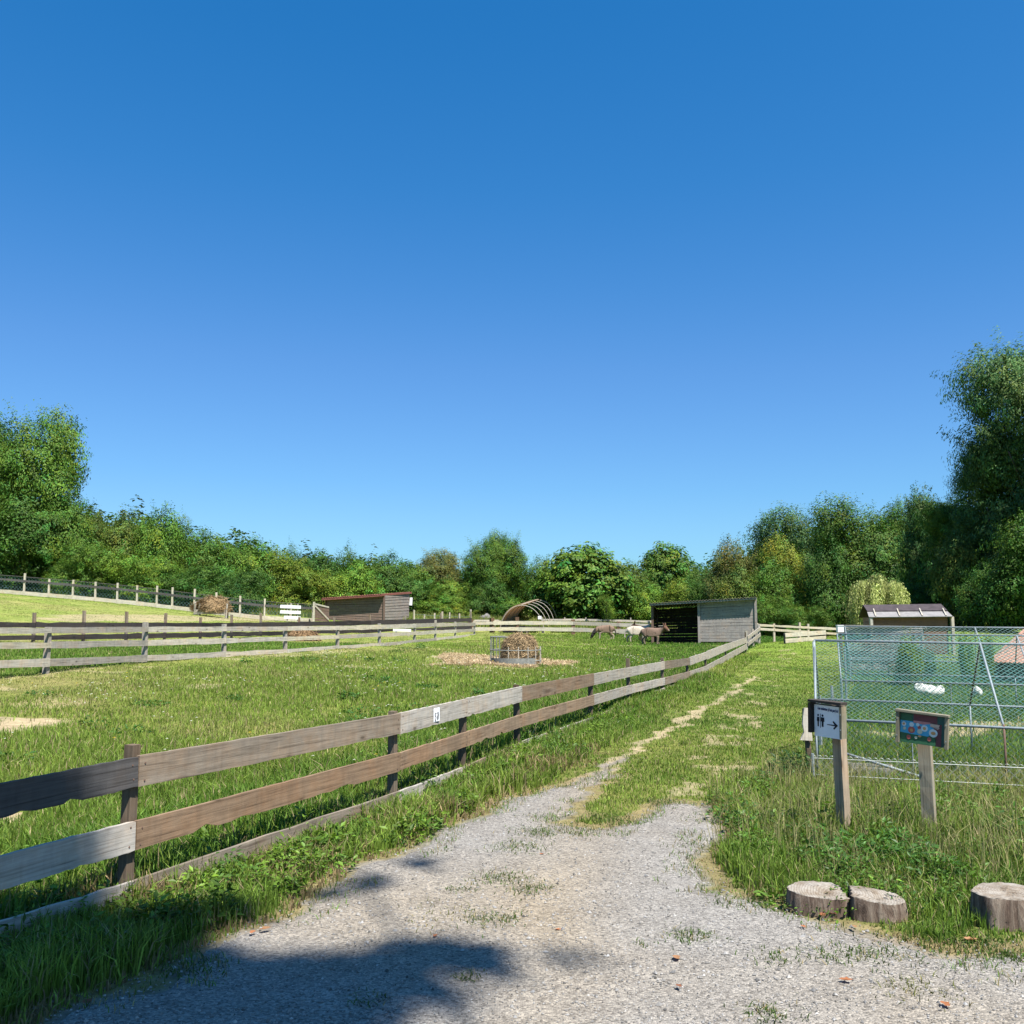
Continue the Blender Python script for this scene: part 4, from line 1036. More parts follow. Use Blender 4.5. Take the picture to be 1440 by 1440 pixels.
PROTO = {}
def make_protos():
    def rl(seed, n, spread, zr, rr, base=None):
        r = random.Random(seed); L = list(base or [])
        for i in range(n):
            a = i * 2.399 + r.uniform(-.4, .4); s = spread * r.uniform(0.5, 1.0); q = r.uniform(*rr)
            L.append((math.cos(a) * s, math.sin(a) * s, r.uniform(*zr), q, q * r.uniform(.85, 1.1), q * r.uniform(.75, 1.05)))
        return L
    # every proto is about 8 m wide; (crown, trunk, height, width)
    PROTO['bushy'] = (crown_mesh('bushy_crown', rl(1, 9, 2.7, (1.2, 4.6), (1.2, 1.9), [(0, 0, 2.6, 2.7, 2.7, 2.5), (0.3, 0, 4.8, 1.9, 1.9, 1.5)]), 0.80, 0.19, 62, 11, spiky=0.12), trunk_mesh('bushy_trunk', 4, .18, 5, 1), 6.5, 8.0)
    PROTO['hedge'] = (crown_mesh('hedge_crown', rl(2, 10, 3.0, (1.0, 4.4), (1.0, 1.8), [(0, 0, 2.2, 3.0, 2.6, 2.2)]), 0.66, 0.17, 48, 12, spiky=0.22), trunk_mesh('hedge_trunk', 3.5, .13, 6, 2), 6.0, 8.4)
    PROTO['round'] = (crown_mesh('round_crown', rl(3, 9, 2.4, (4.2, 8.4), (1.3, 2.1), [(0, 0, 6.2, 2.6, 2.6, 3.0)]), 0.86, 0.18, 74, 13, spiky=0.08), trunk_mesh('round_trunk', 6.8, .26, 7, 3), 10.2, 8.0)
    PROTO['dome'] = (crown_mesh('dome_crown', rl(4, 8, 2.4, (1.2, 3.4), (1.4, 2.0), [(0, 0, 3.2, 3.6, 3.4, 3.5), (-.6, 0, 5.4, 2.0, 2.0, 1.5)]), 0.8, 0.32, 36, 14, aspect=0.6, spiky=0.05), trunk_mesh('dome_trunk', 4.5, .25, 5, 4), 7.0, 8.4)
    PROTO['feathery'] = (crown_mesh('feathery_crown', rl(5, 18, 2.4, (2.0, 13.8), (1.4, 2.1), [(0, 0, 5.0, 3.0, 3.0, 4.5), (0, 0, 10.5, 2.4, 2.4, 4.4)]), 0.72, 0.19, 72, 15, aspect=0.34, droop=0.25, spiky=0.22), trunk_mesh('feathery_trunk', 11.5, .32, 9, 5), 16.2, 8.0)
    PROTO['poplar'] = (crown_mesh('poplar_crown', rl(6, 11, 1.9, (2.5, 10.6), (1.0, 1.7), [(0, 0, 5.5, 2.1, 2.1, 5.0)]), 0.66, 0.17, 56, 16, aspect=0.6, spiky=0.15), trunk_mesh('poplar_trunk', 8.5, .22, 7, 6), 12.2, 6.4)
    PROTO['sparse'] = (crown_mesh('sparse_crown', rl(7, 10, 2.3, (2.6, 7.4), (0.8, 1.3), [(0, 0, 4.5, 1.5, 1.5, 2.2)]), 0.75, 0.17, 44, 17, spiky=0.35, fill=0.12), trunk_mesh('sparse_trunk', 6.2, .16, 9, 7), 8.4, 6.8)
    PROTO['shrub'] = (crown_mesh('shrub_crown', rl(8, 7, 1.4, (0.6, 2.0), (0.6, 1.0), [(0, 0, 1.3, 1.5, 1.4, 1.3)]), 0.48, 0.15, 44, 18, spiky=0.2), trunk_mesh('shrub_trunk', 1.8, .07, 4, 8), 3.0, 4.2)
    # weeping willow: hanging strands
    rng = np.random.default_rng(19); V = []; T = []
    tips = []
    for k in range(24):
        a = k * 2.4 + rng.uniform(-.4, .4); rr = 1.95 * math.sqrt((k + .5) / 24); tips.append((a, rr, 3.95 - .30 * rr * rr * .6 + rng.normal(0, .22), rng.lognormal(0, .3)))
    for s in range(620):
        ta, tr_, top, tt0 = tips[s % 24]
        px_, py_ = tr_ * math.cos(ta) + rng.normal(0, .2), tr_ * math.sin(ta) + rng.normal(0, .2); a = math.atan2(py_, px_); rr = math.hypot(px_, py_); top = top - rng.exponential(.12)
        x, y = rr * math.cos(a), rr * math.sin(a); ln = top * rng.uniform(0.35, 0.99); m = int(ln / 0.085); tone = tt0 * rng.lognormal(0, .22)
        t = np.linspace(0, 1, m); spread = 1 + 0.28 * np.sin(np.minimum(t * 2.2, 1.57))
        q = np.stack([x * spread, y * spread, top - ln * t], -1) + rng.normal(0, .035, (m, 3))
        d = rng.normal(0, .45, (m, 3)) + [0, 0, -1]; d /= np.linalg.norm(d, axis=1)[:, None]
        w = np.cross(d, rng.normal(0, 1, (m, 3))); w /= np.linalg.norm(w, axis=1)[:, None] + 1e-9
        L = 0.2 * rng.uniform(.7, 1.3, m)[:, None]
        V.append(np.stack([q, q + d * L * .5 + w * .03, q + d * L, q + d * L * .5 - w * .03], 1).reshape(-1, 3))
        tt = tone * rng.lognormal(0, .2, m); T.append(np.repeat(np.stack([tt * 1.05, tt, tt * .9], -1), 4, 0))
    V = np.concatenate(V); V[:, 2] = np.maximum(V[:, 2], .05)
    PROTO['willow'] = (mk_mesh('willow_crown', V, np.arange(len(V)).reshape(-1, 4), M_LEAF, False, np.concatenate(T)), trunk_mesh('willow_trunk', 3.2, .16, 5, 9), 4.1, 5.0)

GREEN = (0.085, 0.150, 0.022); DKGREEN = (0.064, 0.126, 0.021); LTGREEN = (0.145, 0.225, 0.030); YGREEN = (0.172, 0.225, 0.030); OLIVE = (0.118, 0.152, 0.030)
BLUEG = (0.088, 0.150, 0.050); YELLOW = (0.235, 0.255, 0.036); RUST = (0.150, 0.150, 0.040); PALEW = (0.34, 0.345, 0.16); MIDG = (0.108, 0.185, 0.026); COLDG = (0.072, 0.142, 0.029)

def tree(kind, px, top, width, Y, colr, label, name=None, base=None, cat='tree', group=None, rot=None):
    crown, trunk, H, W = PROTO[kind]
    b = on_ground(px, Y) if base is None else np.array(base, float)
    ztop = P(px, top, Y)[2]
    sz = max(0.3, (ztop - b[2]) / H); sx = width / F_PX * Y / W
    name = name or {'bushy': 'bushy_tree', 'hedge': 'hedgerow_tree', 'round': 'round_tree', 'dome': 'domed_tree', 'feathery': 'feathery_tree', 'poplar': 'tall_tree', 'sparse': 'hawthorn_tree', 'shrub': 'shrub', 'willow': 'weeping_willow'}[kind]
    t = thing(name, label, cat, (b[0], b[1], b[2]), group)
    r = random.uniform(0, 6.28) if rot is None else rot
    M = Matrix.Translation(Vector(b)) @ Matrix.Rotation(r, 4, 'Z') @ Matrix.Diagonal((sx, sx, sz, 1))
    j = random.uniform(0.88, 1.14)
    for nm, me in (('crown', crown), ('trunk', trunk)):
        o = bpy.data.objects.new(nm, me); o.color = (colr[0] * j * 1.06, colr[1] * j * 1.18, colr[2] * j, 1); link(o, t, M)
    return t

def build_trees():
    make_protos()
    T = tree
    # --- left: tall trees, then the hedge falling towards the middle
    T('round', -60, 545, 190, 70, DKGREEN, 'tall dark tree cut by the left edge of the picture')
    T('round', 38, 566, 135, 69, MIDG, 'tallest light-topped leafy tree at left, standing over the hill fence', rot=1.0)
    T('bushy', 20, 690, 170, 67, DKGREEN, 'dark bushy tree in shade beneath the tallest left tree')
    T('bushy', 85, 690, 110, 68, GREEN, 'green bushy tree filling in right under the tallest left tree')
    T('sparse', 128, 702, 70, 71, OLIVE, 'spiky olive-topped tree just right of the tallest left tree')
    T('bushy', 170, 718, 115, 72, OLIVE, 'olive-brown rounded tree in the left hedge')
    T('bushy', 222, 712, 105, 71, MIDG, 'broad bright green tree making the highest hump of the left hedge')
    T('sparse', 246, 712, 60, 73, GREEN, 'twiggy tree poking up behind the highest hump of the left hedge')
    T('hedge', 120, 762, 100, 66, MIDG, 'mid-green shrubby tree at hill fence below the olive spiky one')
    T('hedge', 190, 778, 110, 66, LTGREEN, 'lighter green hedge tree low in front of the left hump')
    T('hedge', 262, 792, 110, 68, DKGREEN, 'dark hedge tree standing behind the hill fence, above the hay rack')
    T('bushy', 288, 746, 115, 74, GREEN, 'rounded green tree one step down from the hedge hump')
    T('bushy', 345, 757, 125, 77, MIDG, 'even-topped hedge tree beyond the white slatted hurdle')
    T('hedge', 330, 800, 110, 70, COLDG, 'dark shaggy hedge tree in line with last posts of hill fence')
    T('sparse', 402, 755, 55, 82, DKGREEN, 'small dark pointed treetop rising above the hedge')
    T('bushy', 388, 772, 115, 78, YGREEN, 'yellow-green hedge tree left of the red-roofed shed')
    T('hedge', 430, 800, 110, 78, YGREEN, 'yellowish leafy hedge tree directly behind left end of red-roofed shed')
    T('bushy', 448, 774, 115, 83, DKGREEN, 'dark green tree between pointed treetop and feather-topped tree')
    T('sparse', 492, 758, 62, 84, GREEN, 'loose feather-topped tree behind the red-roofed shed')
    T('bushy', 500, 790, 100, 81, LTGREEN, 'bright green leafy tree right behind the red shed roof')
    T('bushy', 542, 778, 105, 84, GREEN, 'pointed green tree right of the feather-topped one')
    T('hedge', 560, 808, 100, 84, COLDG, 'dark lower hedge tree beside right end of red-roofed shed')
    T('round', 612, 770, 82, 88, RUST, 'round-headed tree with a brownish see-through top')
    T('bushy', 582, 792, 90, 86, MIDG, 'green tree in front left of the brownish round-headed tree')
    T('bushy', 632, 815, 80, 85, LTGREEN, 'light green low tree in front of the brownish round-headed tree')
    T('shrub', 612, 842, 60, 82, LTGREEN, 'pale green shrub at the edge of the rough grass', cat='shrub')
    T('shrub', 655, 845, 60, 83, YGREEN, 'yellow-green shrub beside the pale field table', cat='shrub')
    # --- middle
    T('round', 680, 753, 76, 86, MIDG, 'left half of the tall twin tree in the middle of the skyline', rot=0.5)
    T('round', 714, 745, 70, 87, GREEN, 'right and taller half of the tall twin tree in the middle of the skyline', rot=2.2)
    T('bushy', 690, 812, 80, 84, DKGREEN, 'dark bush-like tree at the foot of the twin tree')
    T('shrub', 716, 838, 52, 82, MIDG, 'green shrub at the foot of the twin tree', cat='shrub')
    T('bushy', 764, 784, 85, 90, GREEN, 'green tree in the gap between twin tree and big dome tree')
    T('dome', 824, 768, 150, 84, MIDG, 'big dome-shaped tree with large glossy leaves behind the donkeys', rot=0.2)
    T('bushy', 770, 818, 70, 86, COLDG, 'dark shadowy tree behind the hoop tunnel')
    T('sparse', 853, 828, 36, 80, LTGREEN, 'thin young light green tree in front of the dome tree', name='young_tree')
    T('bushy', 884, 792, 100, 100, OLIVE, 'distant olive tree peeping between dome tree and round far tree')
    T('dome', 938, 766, 100, 104, GREEN, 'distant round-topped tree above the lighter shrubs')
    T('bushy', 905, 818, 80, 86, LTGREEN, 'bright light green tree behind the white donkey')
    T('bushy', 958, 812, 82, 84, YGREEN, 'yellow-green leafy tree behind the open shed roof')
    T('bushy', 988, 796, 85, 96, COLDG, 'bluish dark tree in the dip left of the rusty-leaved tree')
    T('hedge', 1000, 812, 80, 78, DKGREEN, 'dark tree directly behind the open shed')
    # --- right group
    T('bushy', 1030, 756, 90, 74, RUST, 'rusty-brown leaved tree left of the yellow-topped one')
    T('bushy', 1040, 795, 95, 72, OLIVE, 'olive lower tree under the rusty-brown one')
    T('bushy', 1098, 750, 98, 76, YELLOW, 'golden yellow topped tree behind right end of the open shed')
    T('bushy', 1090, 785, 105, 71, MIDG, 'mid-green full tree below the golden top')
    T('round', 1110, 714, 125, 88, BLUEG, 'tall blue-green tree behind the golden topped one')
    T('hedge', 1085, 835, 70, 68, MIDG, 'fresh green low tree at the foot of the golden one')
    T('hedge', 1130, 850, 70, 66, GREEN, 'low dark green tree left of the weeping willow', name='low_tree')
    T('round', 1214, 698, 140, 70, GREEN, 'large leafy tree with bumpy crown above the weeping willow', rot=3.0)
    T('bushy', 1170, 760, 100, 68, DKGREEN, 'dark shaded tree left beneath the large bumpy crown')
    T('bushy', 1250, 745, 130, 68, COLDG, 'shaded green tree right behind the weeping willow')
    T('round', 1266, 704, 70, 74, GREEN, 'narrow leafy tree right next to the large bumpy crown')
    T('poplar', 1304, 652, 66, 60, BLUEG, 'slim tall tree with open crown standing clear of the wood edge')
    T('bushy', 1318, 705, 110, 60, GREEN, 'green tree beneath the slim tall open-crowned one')
    T('hedge', 1290, 815, 95, 56, COLDG, 'dark low tree behind the brown hut')
    T('feathery', 1352, 690, 100, 56, GREEN, 'dark willow-like tree on the left flank of the big right tree')
    T('feathery', 1482, 452, 222, 50, BLUEG, 'tallest feathery tree at the right edge', rot=0.8)
    T('feathery', 1398, 590, 120, 53, BLUEG, 'broad feathery tree filling in below the tallest one at the right')
    T('bushy', 1360, 735, 110, 52, OLIVE, 'olive tinted tree low in front of the tallest feathery tree')
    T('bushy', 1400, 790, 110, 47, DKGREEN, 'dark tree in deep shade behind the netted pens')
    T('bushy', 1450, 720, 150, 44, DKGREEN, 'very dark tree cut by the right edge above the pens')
    T('feathery', 1560, 500, 200, 46, BLUEG, 'feathery tall tree leaning in from beyond the right edge')
    T('willow', 1236, 807, 84, 45.5, PALEW, 'pale weeping willow with hanging strands beside the brown hut', rot=0.0)
    # trees just out of the frame at right that keep the wood edge in shade
    for i, (x, y, h, w) in enumerate([(36, 40, 19, 12), (35, 33, 17, 11), (42, 47, 18, 12), (30.5, 27.5, 13, 9)]):
        z = tz(x, y); px = 720 + F_PX * x / y
        c = tree('round', px, 0, w / y * F_PX, y, DKGREEN, 'tall shade tree beyond the right edge', base=(x, y, z), group='shade trees beyond the right edge')
        for ch in c.children:
            ch.matrix_basis = Matrix.Rotation(i * 1.3, 4, 'Z') @ Matrix.Diagonal((w / 8, w / 8, h / 10.2, 1))
    # far wood closing the horizon behind the single trees
    rng = np.random.default_rng(5)
    lobes = []
    for px in range(-500, 1960, 30):
        Y = 112 + rng.uniform(-4, 8) - 22 * (px > 1250) ; b = on_ground(px, Y); top = np.interp(px, [-500, 0, 200, 400, 650, 800, 960, 1100, 1300, 1960], [600, 680, 722, 768, 796, 800, 800, 752, 712, 560]) + rng.uniform(0, 20)
        zt = P(px, top, Y)[2]; h = zt - b[2]
        lobes.append((b[0], b[1], b[2] + h * .5, 3.2, 2.4, h * .5))
    me = crown_mesh('far_wood', lobes, 1.5, 0.62, 30, 31, fill=0.5, spiky=0.1)
    o = bpy.data.objects.new('far_wood', me); o.color = (*DKGREEN, 1); link(o)
    tag(o, 'far belt of trees closing the view behind the fields', 'wood', kind='stuff')
    # rough tall grass in front of the hedge
    shade_tree()

SUN_AZ, SUN_EL = R(146), R(61)
SUN = np.array([math.sin(SUN_AZ) * math.cos(SUN_EL), math.cos(SUN_AZ) * math.cos(SUN_EL), math.sin(SUN_EL)])

def shade_tree():
    """the tree behind the camera whose shadow falls on the near end of the drive"""
    rng = np.random.default_rng(77)
    blobs = [((330, 1400), .15, 1.0), ((430, 1388), .13, 1.0), ((510, 1372), .08, .8), ((575, 1352), .06, .7), ((645, 1348), .05, .4), ((255, 1420), .2, 1.0), ((130, 1410), .22, 1.0), ((40, 1390), .26, 1.0), ((20, 1335), .16, 1.), ((340, 1440), .14, 1.), ((500, 1440), .07, .4), ((80, 1370), .25, 1.0), ((170, 1388), .2, 1.0), ((10, 1310), .12, .9), ((105, 1340), .15, 1.), ((-80, 1370), .22, 1.), ((190, 1345), .12, .8), ((250, 1370), .1, .8), ((520, 1243), .03, .16), ((590, 1218), .03, .10), ((455, 1258), .03, .12), ((700, 1375), .04, .12), ((620, 1400), .04, .2), ((800, 1350), .03, .07), ((330, 1290), .03, .3), ((240, 1310), .05, .5), ((90, 1290), .05, .5)]
    P_, T_ = [], []
    for (px, py), r, dn in blobs:
        c = G(px, py)
        if py < 1130: c = P(px, py, 5.05)
        for k in range(int(2 + 10 * dn * (r / .2))):
            h = rng.uniform(15, 23); q = c + SUN * (h / SUN[2]) + rng.normal(0, r * .5, 3) * [1.0, 1.2, 0]
            m = int(150 * dn); P_.append(q + rng.normal(0, .06 + .07 * dn, (m, 3)))
    for k in range(120):     # the rest of the crown, over the ground behind the camera
        c = np.array([rng.uniform(-6, 3), rng.uniform(-9, 2.0), 0]); q = c + SUN * (rng.uniform(13, 24) / SUN[2])
        P_.append(q + rng.normal(0, .5, (110, 3)))
    p = np.concatenate(P_); m = len(p)
    nn = rng.normal(0, .6, (m, 3)) + [0, 0, .8]; nn /= np.linalg.norm(nn, axis=1)[:, None]
    u = np.cross(nn, rng.normal(0, 1, (m, 3))); u /= np.linalg.norm(u, axis=1)[:, None]; w = np.cross(nn, u); L = 0.13
    V = np.stack([p - u * L * .5, p + w * L * .3, p + u * L * .5, p - w * L * .3], 1).reshape(-1, 3)
    ctr = p.mean(0); b = np.array([ctr[0] + 1.5, ctr[1] - 2.5, 0.0]); b[2] = tz(b[0], b[1])
    t = thing('shade_tree', 'tall leafy tree behind the viewer that shades the near end of the drive', 'tree', b)
    off = np.array(WM[t.name].translation)
    o = bpy.data.objects.new('crown', mk_mesh('shade_crown', V - off, np.arange(m * 4).reshape(-1, 4), M_LEAF, False, np.ones((m * 4, 3)))); o.color = (*GREEN, 1)
    link(o, t, WM[t.name])
    mb = MB(); mb.tube([(0, 0, -.3), (0.05, 0, 3), (-.1, .1, 7), (-.2, .3, 11), (-.3, .5, 20)], [.42, .34, .28, .2, .05], 10)
    cs = p[rng.integers(0, m, 16)] - off
    for q in cs: mb.tube([(-.1, .1, 8.5 + rng.uniform(-1, 3)), tuple(q * .5 + np.array([0, 0, 3.6])), tuple(q)], [.1, .06, .02], 6)
    mb.build('trunk', M_BARK, t, WM[t.name], True)

# ------------------------------------------------------------------ buildings
def plank_wall(name, p0, p1, z0a, z0b, z1a, z1b, mat, parent, n, gap=0.008, t=0.024, along=None, lap=0.0):
    """horizontal boards between two uprights; heights at each end may differ"""
    p0 = np.array(p0, float); p1 = np.array(p1, float)
    M = frame((p0[0], p0[1], 0), (p1[0], p1[1], 0)); L = float(np.hypot(*(p1 - p0)[:2]))
    mb = MB()
    for i in range(n):
        a0 = z0a + (z1a - z0a) * i / n + gap / 2; a1 = z0a + (z1a - z0a) * (i + 1) / n - gap / 2
        b0 = z0b + (z1b - z0b) * i / n + gap / 2; b1 = z0b + (z1b - z0b) * (i + 1) / n - gap / 2
        j = [random.gauss(0, .006) for _ in range(4)]; yo = random.gauss(0, .003)
        lo, hi = lap, 0
        V = [(0, -t / 2 - lo + yo, a0 + j[0]), (L, -t / 2 - lo + yo, b0 + j[1]), (L, t / 2 - lo + yo, b0 + j[1]), (0, t / 2 - lo + yo, a0 + j[0]),
             (0, -t / 2 + yo, a1 + j[2]), (L, -t / 2 + yo, b1 + j[3]), (L, t / 2 + yo, b1 + j[3]), (0, t / 2 + yo, a1 + j[2])]
        mb.add(V, [(0, 3, 2, 1), (4, 5, 6, 7), (0, 1, 5, 4), (2, 3, 7, 6), (1, 2, 6, 5), (3, 0, 4, 7)])
    return mb.build(name, mat, parent, M)

def corrugated(name, c00, c10, c11, c01, mat, parent, waves=24, amp=0.025, t=0.012):
    c00, c10, c11, c01 = [np.array(c, float) for c in (c00, c10, c11, c01)]
    n = waves * 6; V = []; up = np.cross(c10 - c00, c01 - c00); up /= np.linalg.norm(up)
    if up[2] < 0: up = -up
    for k in (0, 1):
        for i in range(n + 1):
            a = i / n; o = up * (amp * math.sin(i / 6 * 2 * math.pi) + k * t)
            V += [c00 * (1 - a) + c10 * a + o, c01 * (1 - a) + c11 * a + o]
    m = 2 * (n + 1); fs = []
    for i in range(n):
        a = 2 * i
        fs += [(a, a + 2, a + 3, a + 1), (m + a, m + a + 1, m + a + 3, m + a + 2), (a, m + a, m + a + 2, a + 2), (a + 1, a + 3, m + a + 3, m + a + 1)]
    fs += [(0, 1, m + 1, m), (2 * n, m + 2 * n, m + 2 * n + 1, 2 * n + 1)]
    mb = MB(); mb.add(np.array(V), fs)
    return mb.build_at(name, mat, parent)

def build_sheds():
    # open-fronted grey shed at the far end of the track fence
    FL, FR = P(918, 905, 50.2), P(1064, 905, 49.0)
    zl, zr = tz(FL[0], FL[1]) - .03, tz(FR[0], FR[1]) - .03
    FL[2], FR[2] = zl, zr
    tl, tr = P(917, 849.5, 50.2)[2], P(1065, 841, 49.0)[2]
    d = FR - FL; L = np.linalg.norm(d[:2]); d = np.array([d[0], d[1], 0]) / L; b = np.array([-d[1], d[0], 0]); D = 3.2
    s = thing('open_shed', 'open-fronted silvery plank field shed with sloping metal roof beside the donkeys', 'shed', (FL + FR) / 2)
    def pt(u, v): return FL + d * u * L + b * v
    def top(u): return tl + (tr - tl) * u
    zf = lambda u: zl + (zr - zl) * u
    split = 0.455
    plank_wall('front_wall', pt(split, 0), pt(1, 0), zf(split) + .12, zf(1) + .12, top(split) - .05, top(1) - .05, M_SHED_GREY, s, 13, 0.006)
    plank_wall('side_wall', pt(1, 0.03) + d * .035, pt(1, D) + d * .035, zf(1), zf(1) + .1, top(1) - .05, top(1) - .2, M_SHED_GREY, s, 13, .012)
    plank_wall('side_wall', pt(0, 0.03) - d * .035, pt(0, D) - d * .035, zf(0), zf(0), top(0) - .05, top(0) - .2, M_SHED, s, 11, .012)
    plank_wall('back_wall', pt(0, D), pt(1, D), zf(0), zf(1), top(0) - .25, top(1) - .25, M_SHED_DARK, s, 12, .007)
    plank_wall('partition', pt(split, 0.05), pt(split, D - .05), zf(split), zf(split), top(split) - .1, top(split) - .25, M_SHED_DARK, s, 12, .006)
    for u, v in ((0, 0), (split, -.02), (1, -.02), (0, D - .1), (1, D - .1)):
        p = pt(u, v); beam('corner_post', (p[0], p[1], zf(u) - .1), (p[0], p[1], top(u) - .08 - .05 * v), .15 if v < 1 else .1, .12, M_SHED_GREY if u != 0 else M_SHED, s, side=tuple(-b), n=3)
    o = 0.40
    A, B = pt(-.02, -o), pt(1.012, -o); Cc, Dd = pt(1.012, D + .2), pt(-.02, D + .2)
    A[2], B[2], Cc[2], Dd[2] = top(0) + .02, top(1) + .03, top(1) - .18, top(0) - .2
    corrugated('roof', A, B, Cc, Dd, M_ROOF, s, 34, .022)
    a = A + [0, 0, -.07]; c = B + [0, 0, -.07]; a += b * .06; c += b * .06
    beam('fascia', a, c, .07, .03, M_SHED_GREY, s, n=6)
    mb = MB()      # trampled muck at the opening
    # red-roofed shed on the left
    FL, FR = P(458, 873, 70.5), P(540, 873, 69.2)
    for q in (FL, FR): q[2] = tz(q[0], q[1]) - .05
    d = FR - FL; L = np.linalg.norm(d[:2]); d = np.array([d[0], d[1], 0]) / L; b = np.array([-d[1], d[0], 0]); D = 4.6
    BR = FR + b * D
    tl, tr = P(458, 842, 70.5)[2], P(540, 836.5, 69.2)[2]; tb = P(577, 834, BR[1])[2]
    s = thing('plank_shed', 'brown plank field shed with rusty red sloping roof in the left paddock', 'shed', (FL + FR) / 2)
    pt = lambda u, v: FL + d * u * L + b * v
    plank_wall('front_wall', pt(0, 0), pt(1, 0), FL[2], FR[2], tl - .05, tr - .05, M_SHED, s, 11, .014, lap=.012)
    plank_wall('side_wall', pt(1, 0.03) + d * .04, pt(1, D) + d * .04, FR[2], FR[2], tr - .03, tb - .03, M_SHED_GREY, s, 11, .02, lap=.015)
    plank_wall('side_wall', pt(0, .03) - d * .04, pt(0, D) - d * .04, FL[2], FL[2], tl - .05, tl, M_SHED, s, 11, .014)
    plank_wall('back_wall', pt(0, D), pt(1, D), FL[2], FR[2], tl, tb - .05, M_SHED_DARK, s, 9, .02)
    for u in (0, 1):
        p = pt(u, -.03); beam('corner_post', (p[0], p[1], p[2] - .1), (p[0], p[1], (tl, tr)[u] - .05), .13, .1, M_SHED, s, side=tuple(-b), n=3)
    o = .46
    A, B = pt(-.03, -o), pt(1.01, -o); Cc, Dd = pt(1.04, D + .2), pt(-.03, D + .2)
    A[2], B[2], Cc[2], Dd[2] = tl + .0, tr + .02, tb + .06, tl + (tb - tr) * .5
    corrugated('roof', A, B, Cc, Dd, M_ROOF_RED, s, 26, .025, .03)
    beam('fascia', A + b * .03 + [0, 0, -.05], B + b * .03 + [0, 0, -.05], .15, .03, M_ROOF_RED, s, n=5)
    beam('fascia', B + b * .05 - d * .02 + [0, 0, -.05], Cc - d * .02 + [0, 0, -.05], .10, .03, M_ROOF_RED, s, n=5)
    p = pt(1, D) + d * .16; mb = MB(); mb.tube([p + [0, 0, 1.15], p + d * .05 + [0, 0, 1.75]], [.14, .12], 8); mb.build_at('white_bucket', M_WHITE, s)
    # boarded wooden panel with a diagonal brace left of it
    a, c = on_ground(441, 64), on_ground(462, 66)
    t = thing('wooden_gate', 'brown boarded field gate with diagonal brace against the red-roofed shed', 'gate', (a + c) / 2)
    za, zc = P(441, 849, 64)[2], P(462, 853, 66)[2]
    beam('post', a - [0, 0, .1], (a[0], a[1], za + .12), .14, .12, M_PALE2, t, n=3)
    plank_wall('board_panel', a + [.08, .05, 0], c + [0, .05, 0], a[2] + .1, c[2] + .1, za, zc, M_SHED, t, 6, .01)
    beam('brace', (a[0] + .1, a[1] - .02, za - .15), (c[0], c[1] - .02, c[2] + .2), .12, .03, M_PALE, t, n=3)
    beam('brace', (a[0] + .1, a[1] - .02, za - .02), (c[0], c[1] - .02, zc - .05), .1, .03, M_PALE, t, n=3)
    # white slatted panel hung on the hill fence
    a, c = P(394, 860, 61), P(423, 860, 61)
    t = thing('hurdle', 'small bright white slatted hurdle against the netting fence left of the red-roofed shed', 'hurdle', (a[0] / 2 + c[0] / 2, 61, tz(a[0], 61)))
    for k, (y0, y1) in enumerate(((850.5, 855), (858, 862.5), (866, 870))):
        zz = (P(400, y0, 61)[2] + P(400, y1, 61)[2]) / 2
        beam('slat', (a[0] + (.25 if k == 2 else 0), 61, zz), (c[0], 61, zz - .05), .2, .03, M_WHITE, t, n=3)
    for x in (a[0] + .45, c[0] - .2): beam('upright', (x, 61.06, tz(x, 61) - .1), (x, 61.06, P(400, 849, 61)[2]), .08, .06, M_RAIL_GREY, t, n=2)
    # brown hut with two-tone roof on the right
    Y = 36.0
    a, c = P(1226, 868, Y), P(1332, 868, Y - .5); za, zc = P(1226, 868, Y)[2], P(1332, 867, Y - .5)[2]
    gz = tz(a[0], a[1]) - .05
    t = thing('wooden_hut', 'small brown wooden hut with dark and pale two-tone roof behind the netted pens', 'hut', ((a[0] + c[0]) / 2, Y, gz))
    d = np.array([c[0] - a[0], c[1] - a[1], 0]); L = np.linalg.norm(d); d /= L; b = np.array([-d[1], d[0], 0]); D = 1.9
    plank_wall('front_wall', a, c, gz, gz, za, zc, M_HUT, t, 9, .006)
    for q in (a, c):
        e = q + b * D; plank_wall('side_wall', q + b * .03, e, gz, gz, za, za, M_HUT, t, 9, .006)
    plank_wall('back_wall', a + b * D, c + b * D, gz, gz, za, za, M_HUT, t, 9, .006)
    zr = P(1280, 851.5, Y + D / 2)[2]
    for q, k in ((a, 0), (c, 1)):
        beam('corner_post', (q[0] + (0.12 if k else -.08), q[1] - .12, gz), (q[0] + (0.12 if k else -.08), q[1] - .12, (za, zc)[k]), .13, .1, M_PALE, t, n=3)
    e = d * .14
    def q3(p, v, z): r = p + b * v; return np.array([r[0], r[1], z])
    mid = 0.42
    ev0, ev1 = za - .02, zc - .02
    zm0, zm1 = ev0 + (zr - ev0) * mid, ev1 + (zr - ev1) * mid
    vm = -.22 + (D / 2 + .22) * mid
    def slab(nm, A, B, Cc, Dd, mat, th=.03):
        mb = MB(); n = np.cross(np.array(B) - A, np.array(Dd) - A); n /= np.linalg.norm(n); n = n if n[2] > 0 else -n
        V = [np.array(v) for v in (A, B, Cc, Dd)]; V = V + [v + n * th for v in V]
        mb.add(V, [(0, 3, 2, 1), (4, 5, 6, 7), (0, 1, 5, 4), (1, 2, 6, 5), (2, 3, 7, 6), (3, 0, 4, 7)]); return mb.build_at(nm, mat, t)
    slab('roof_sheet', q3(a - e, -.22, ev0), q3(c + e, -.22, ev1), q3(c + e * .6, vm, zm1), q3(a - e * .8, vm, zm0), M_METAL_PALE)
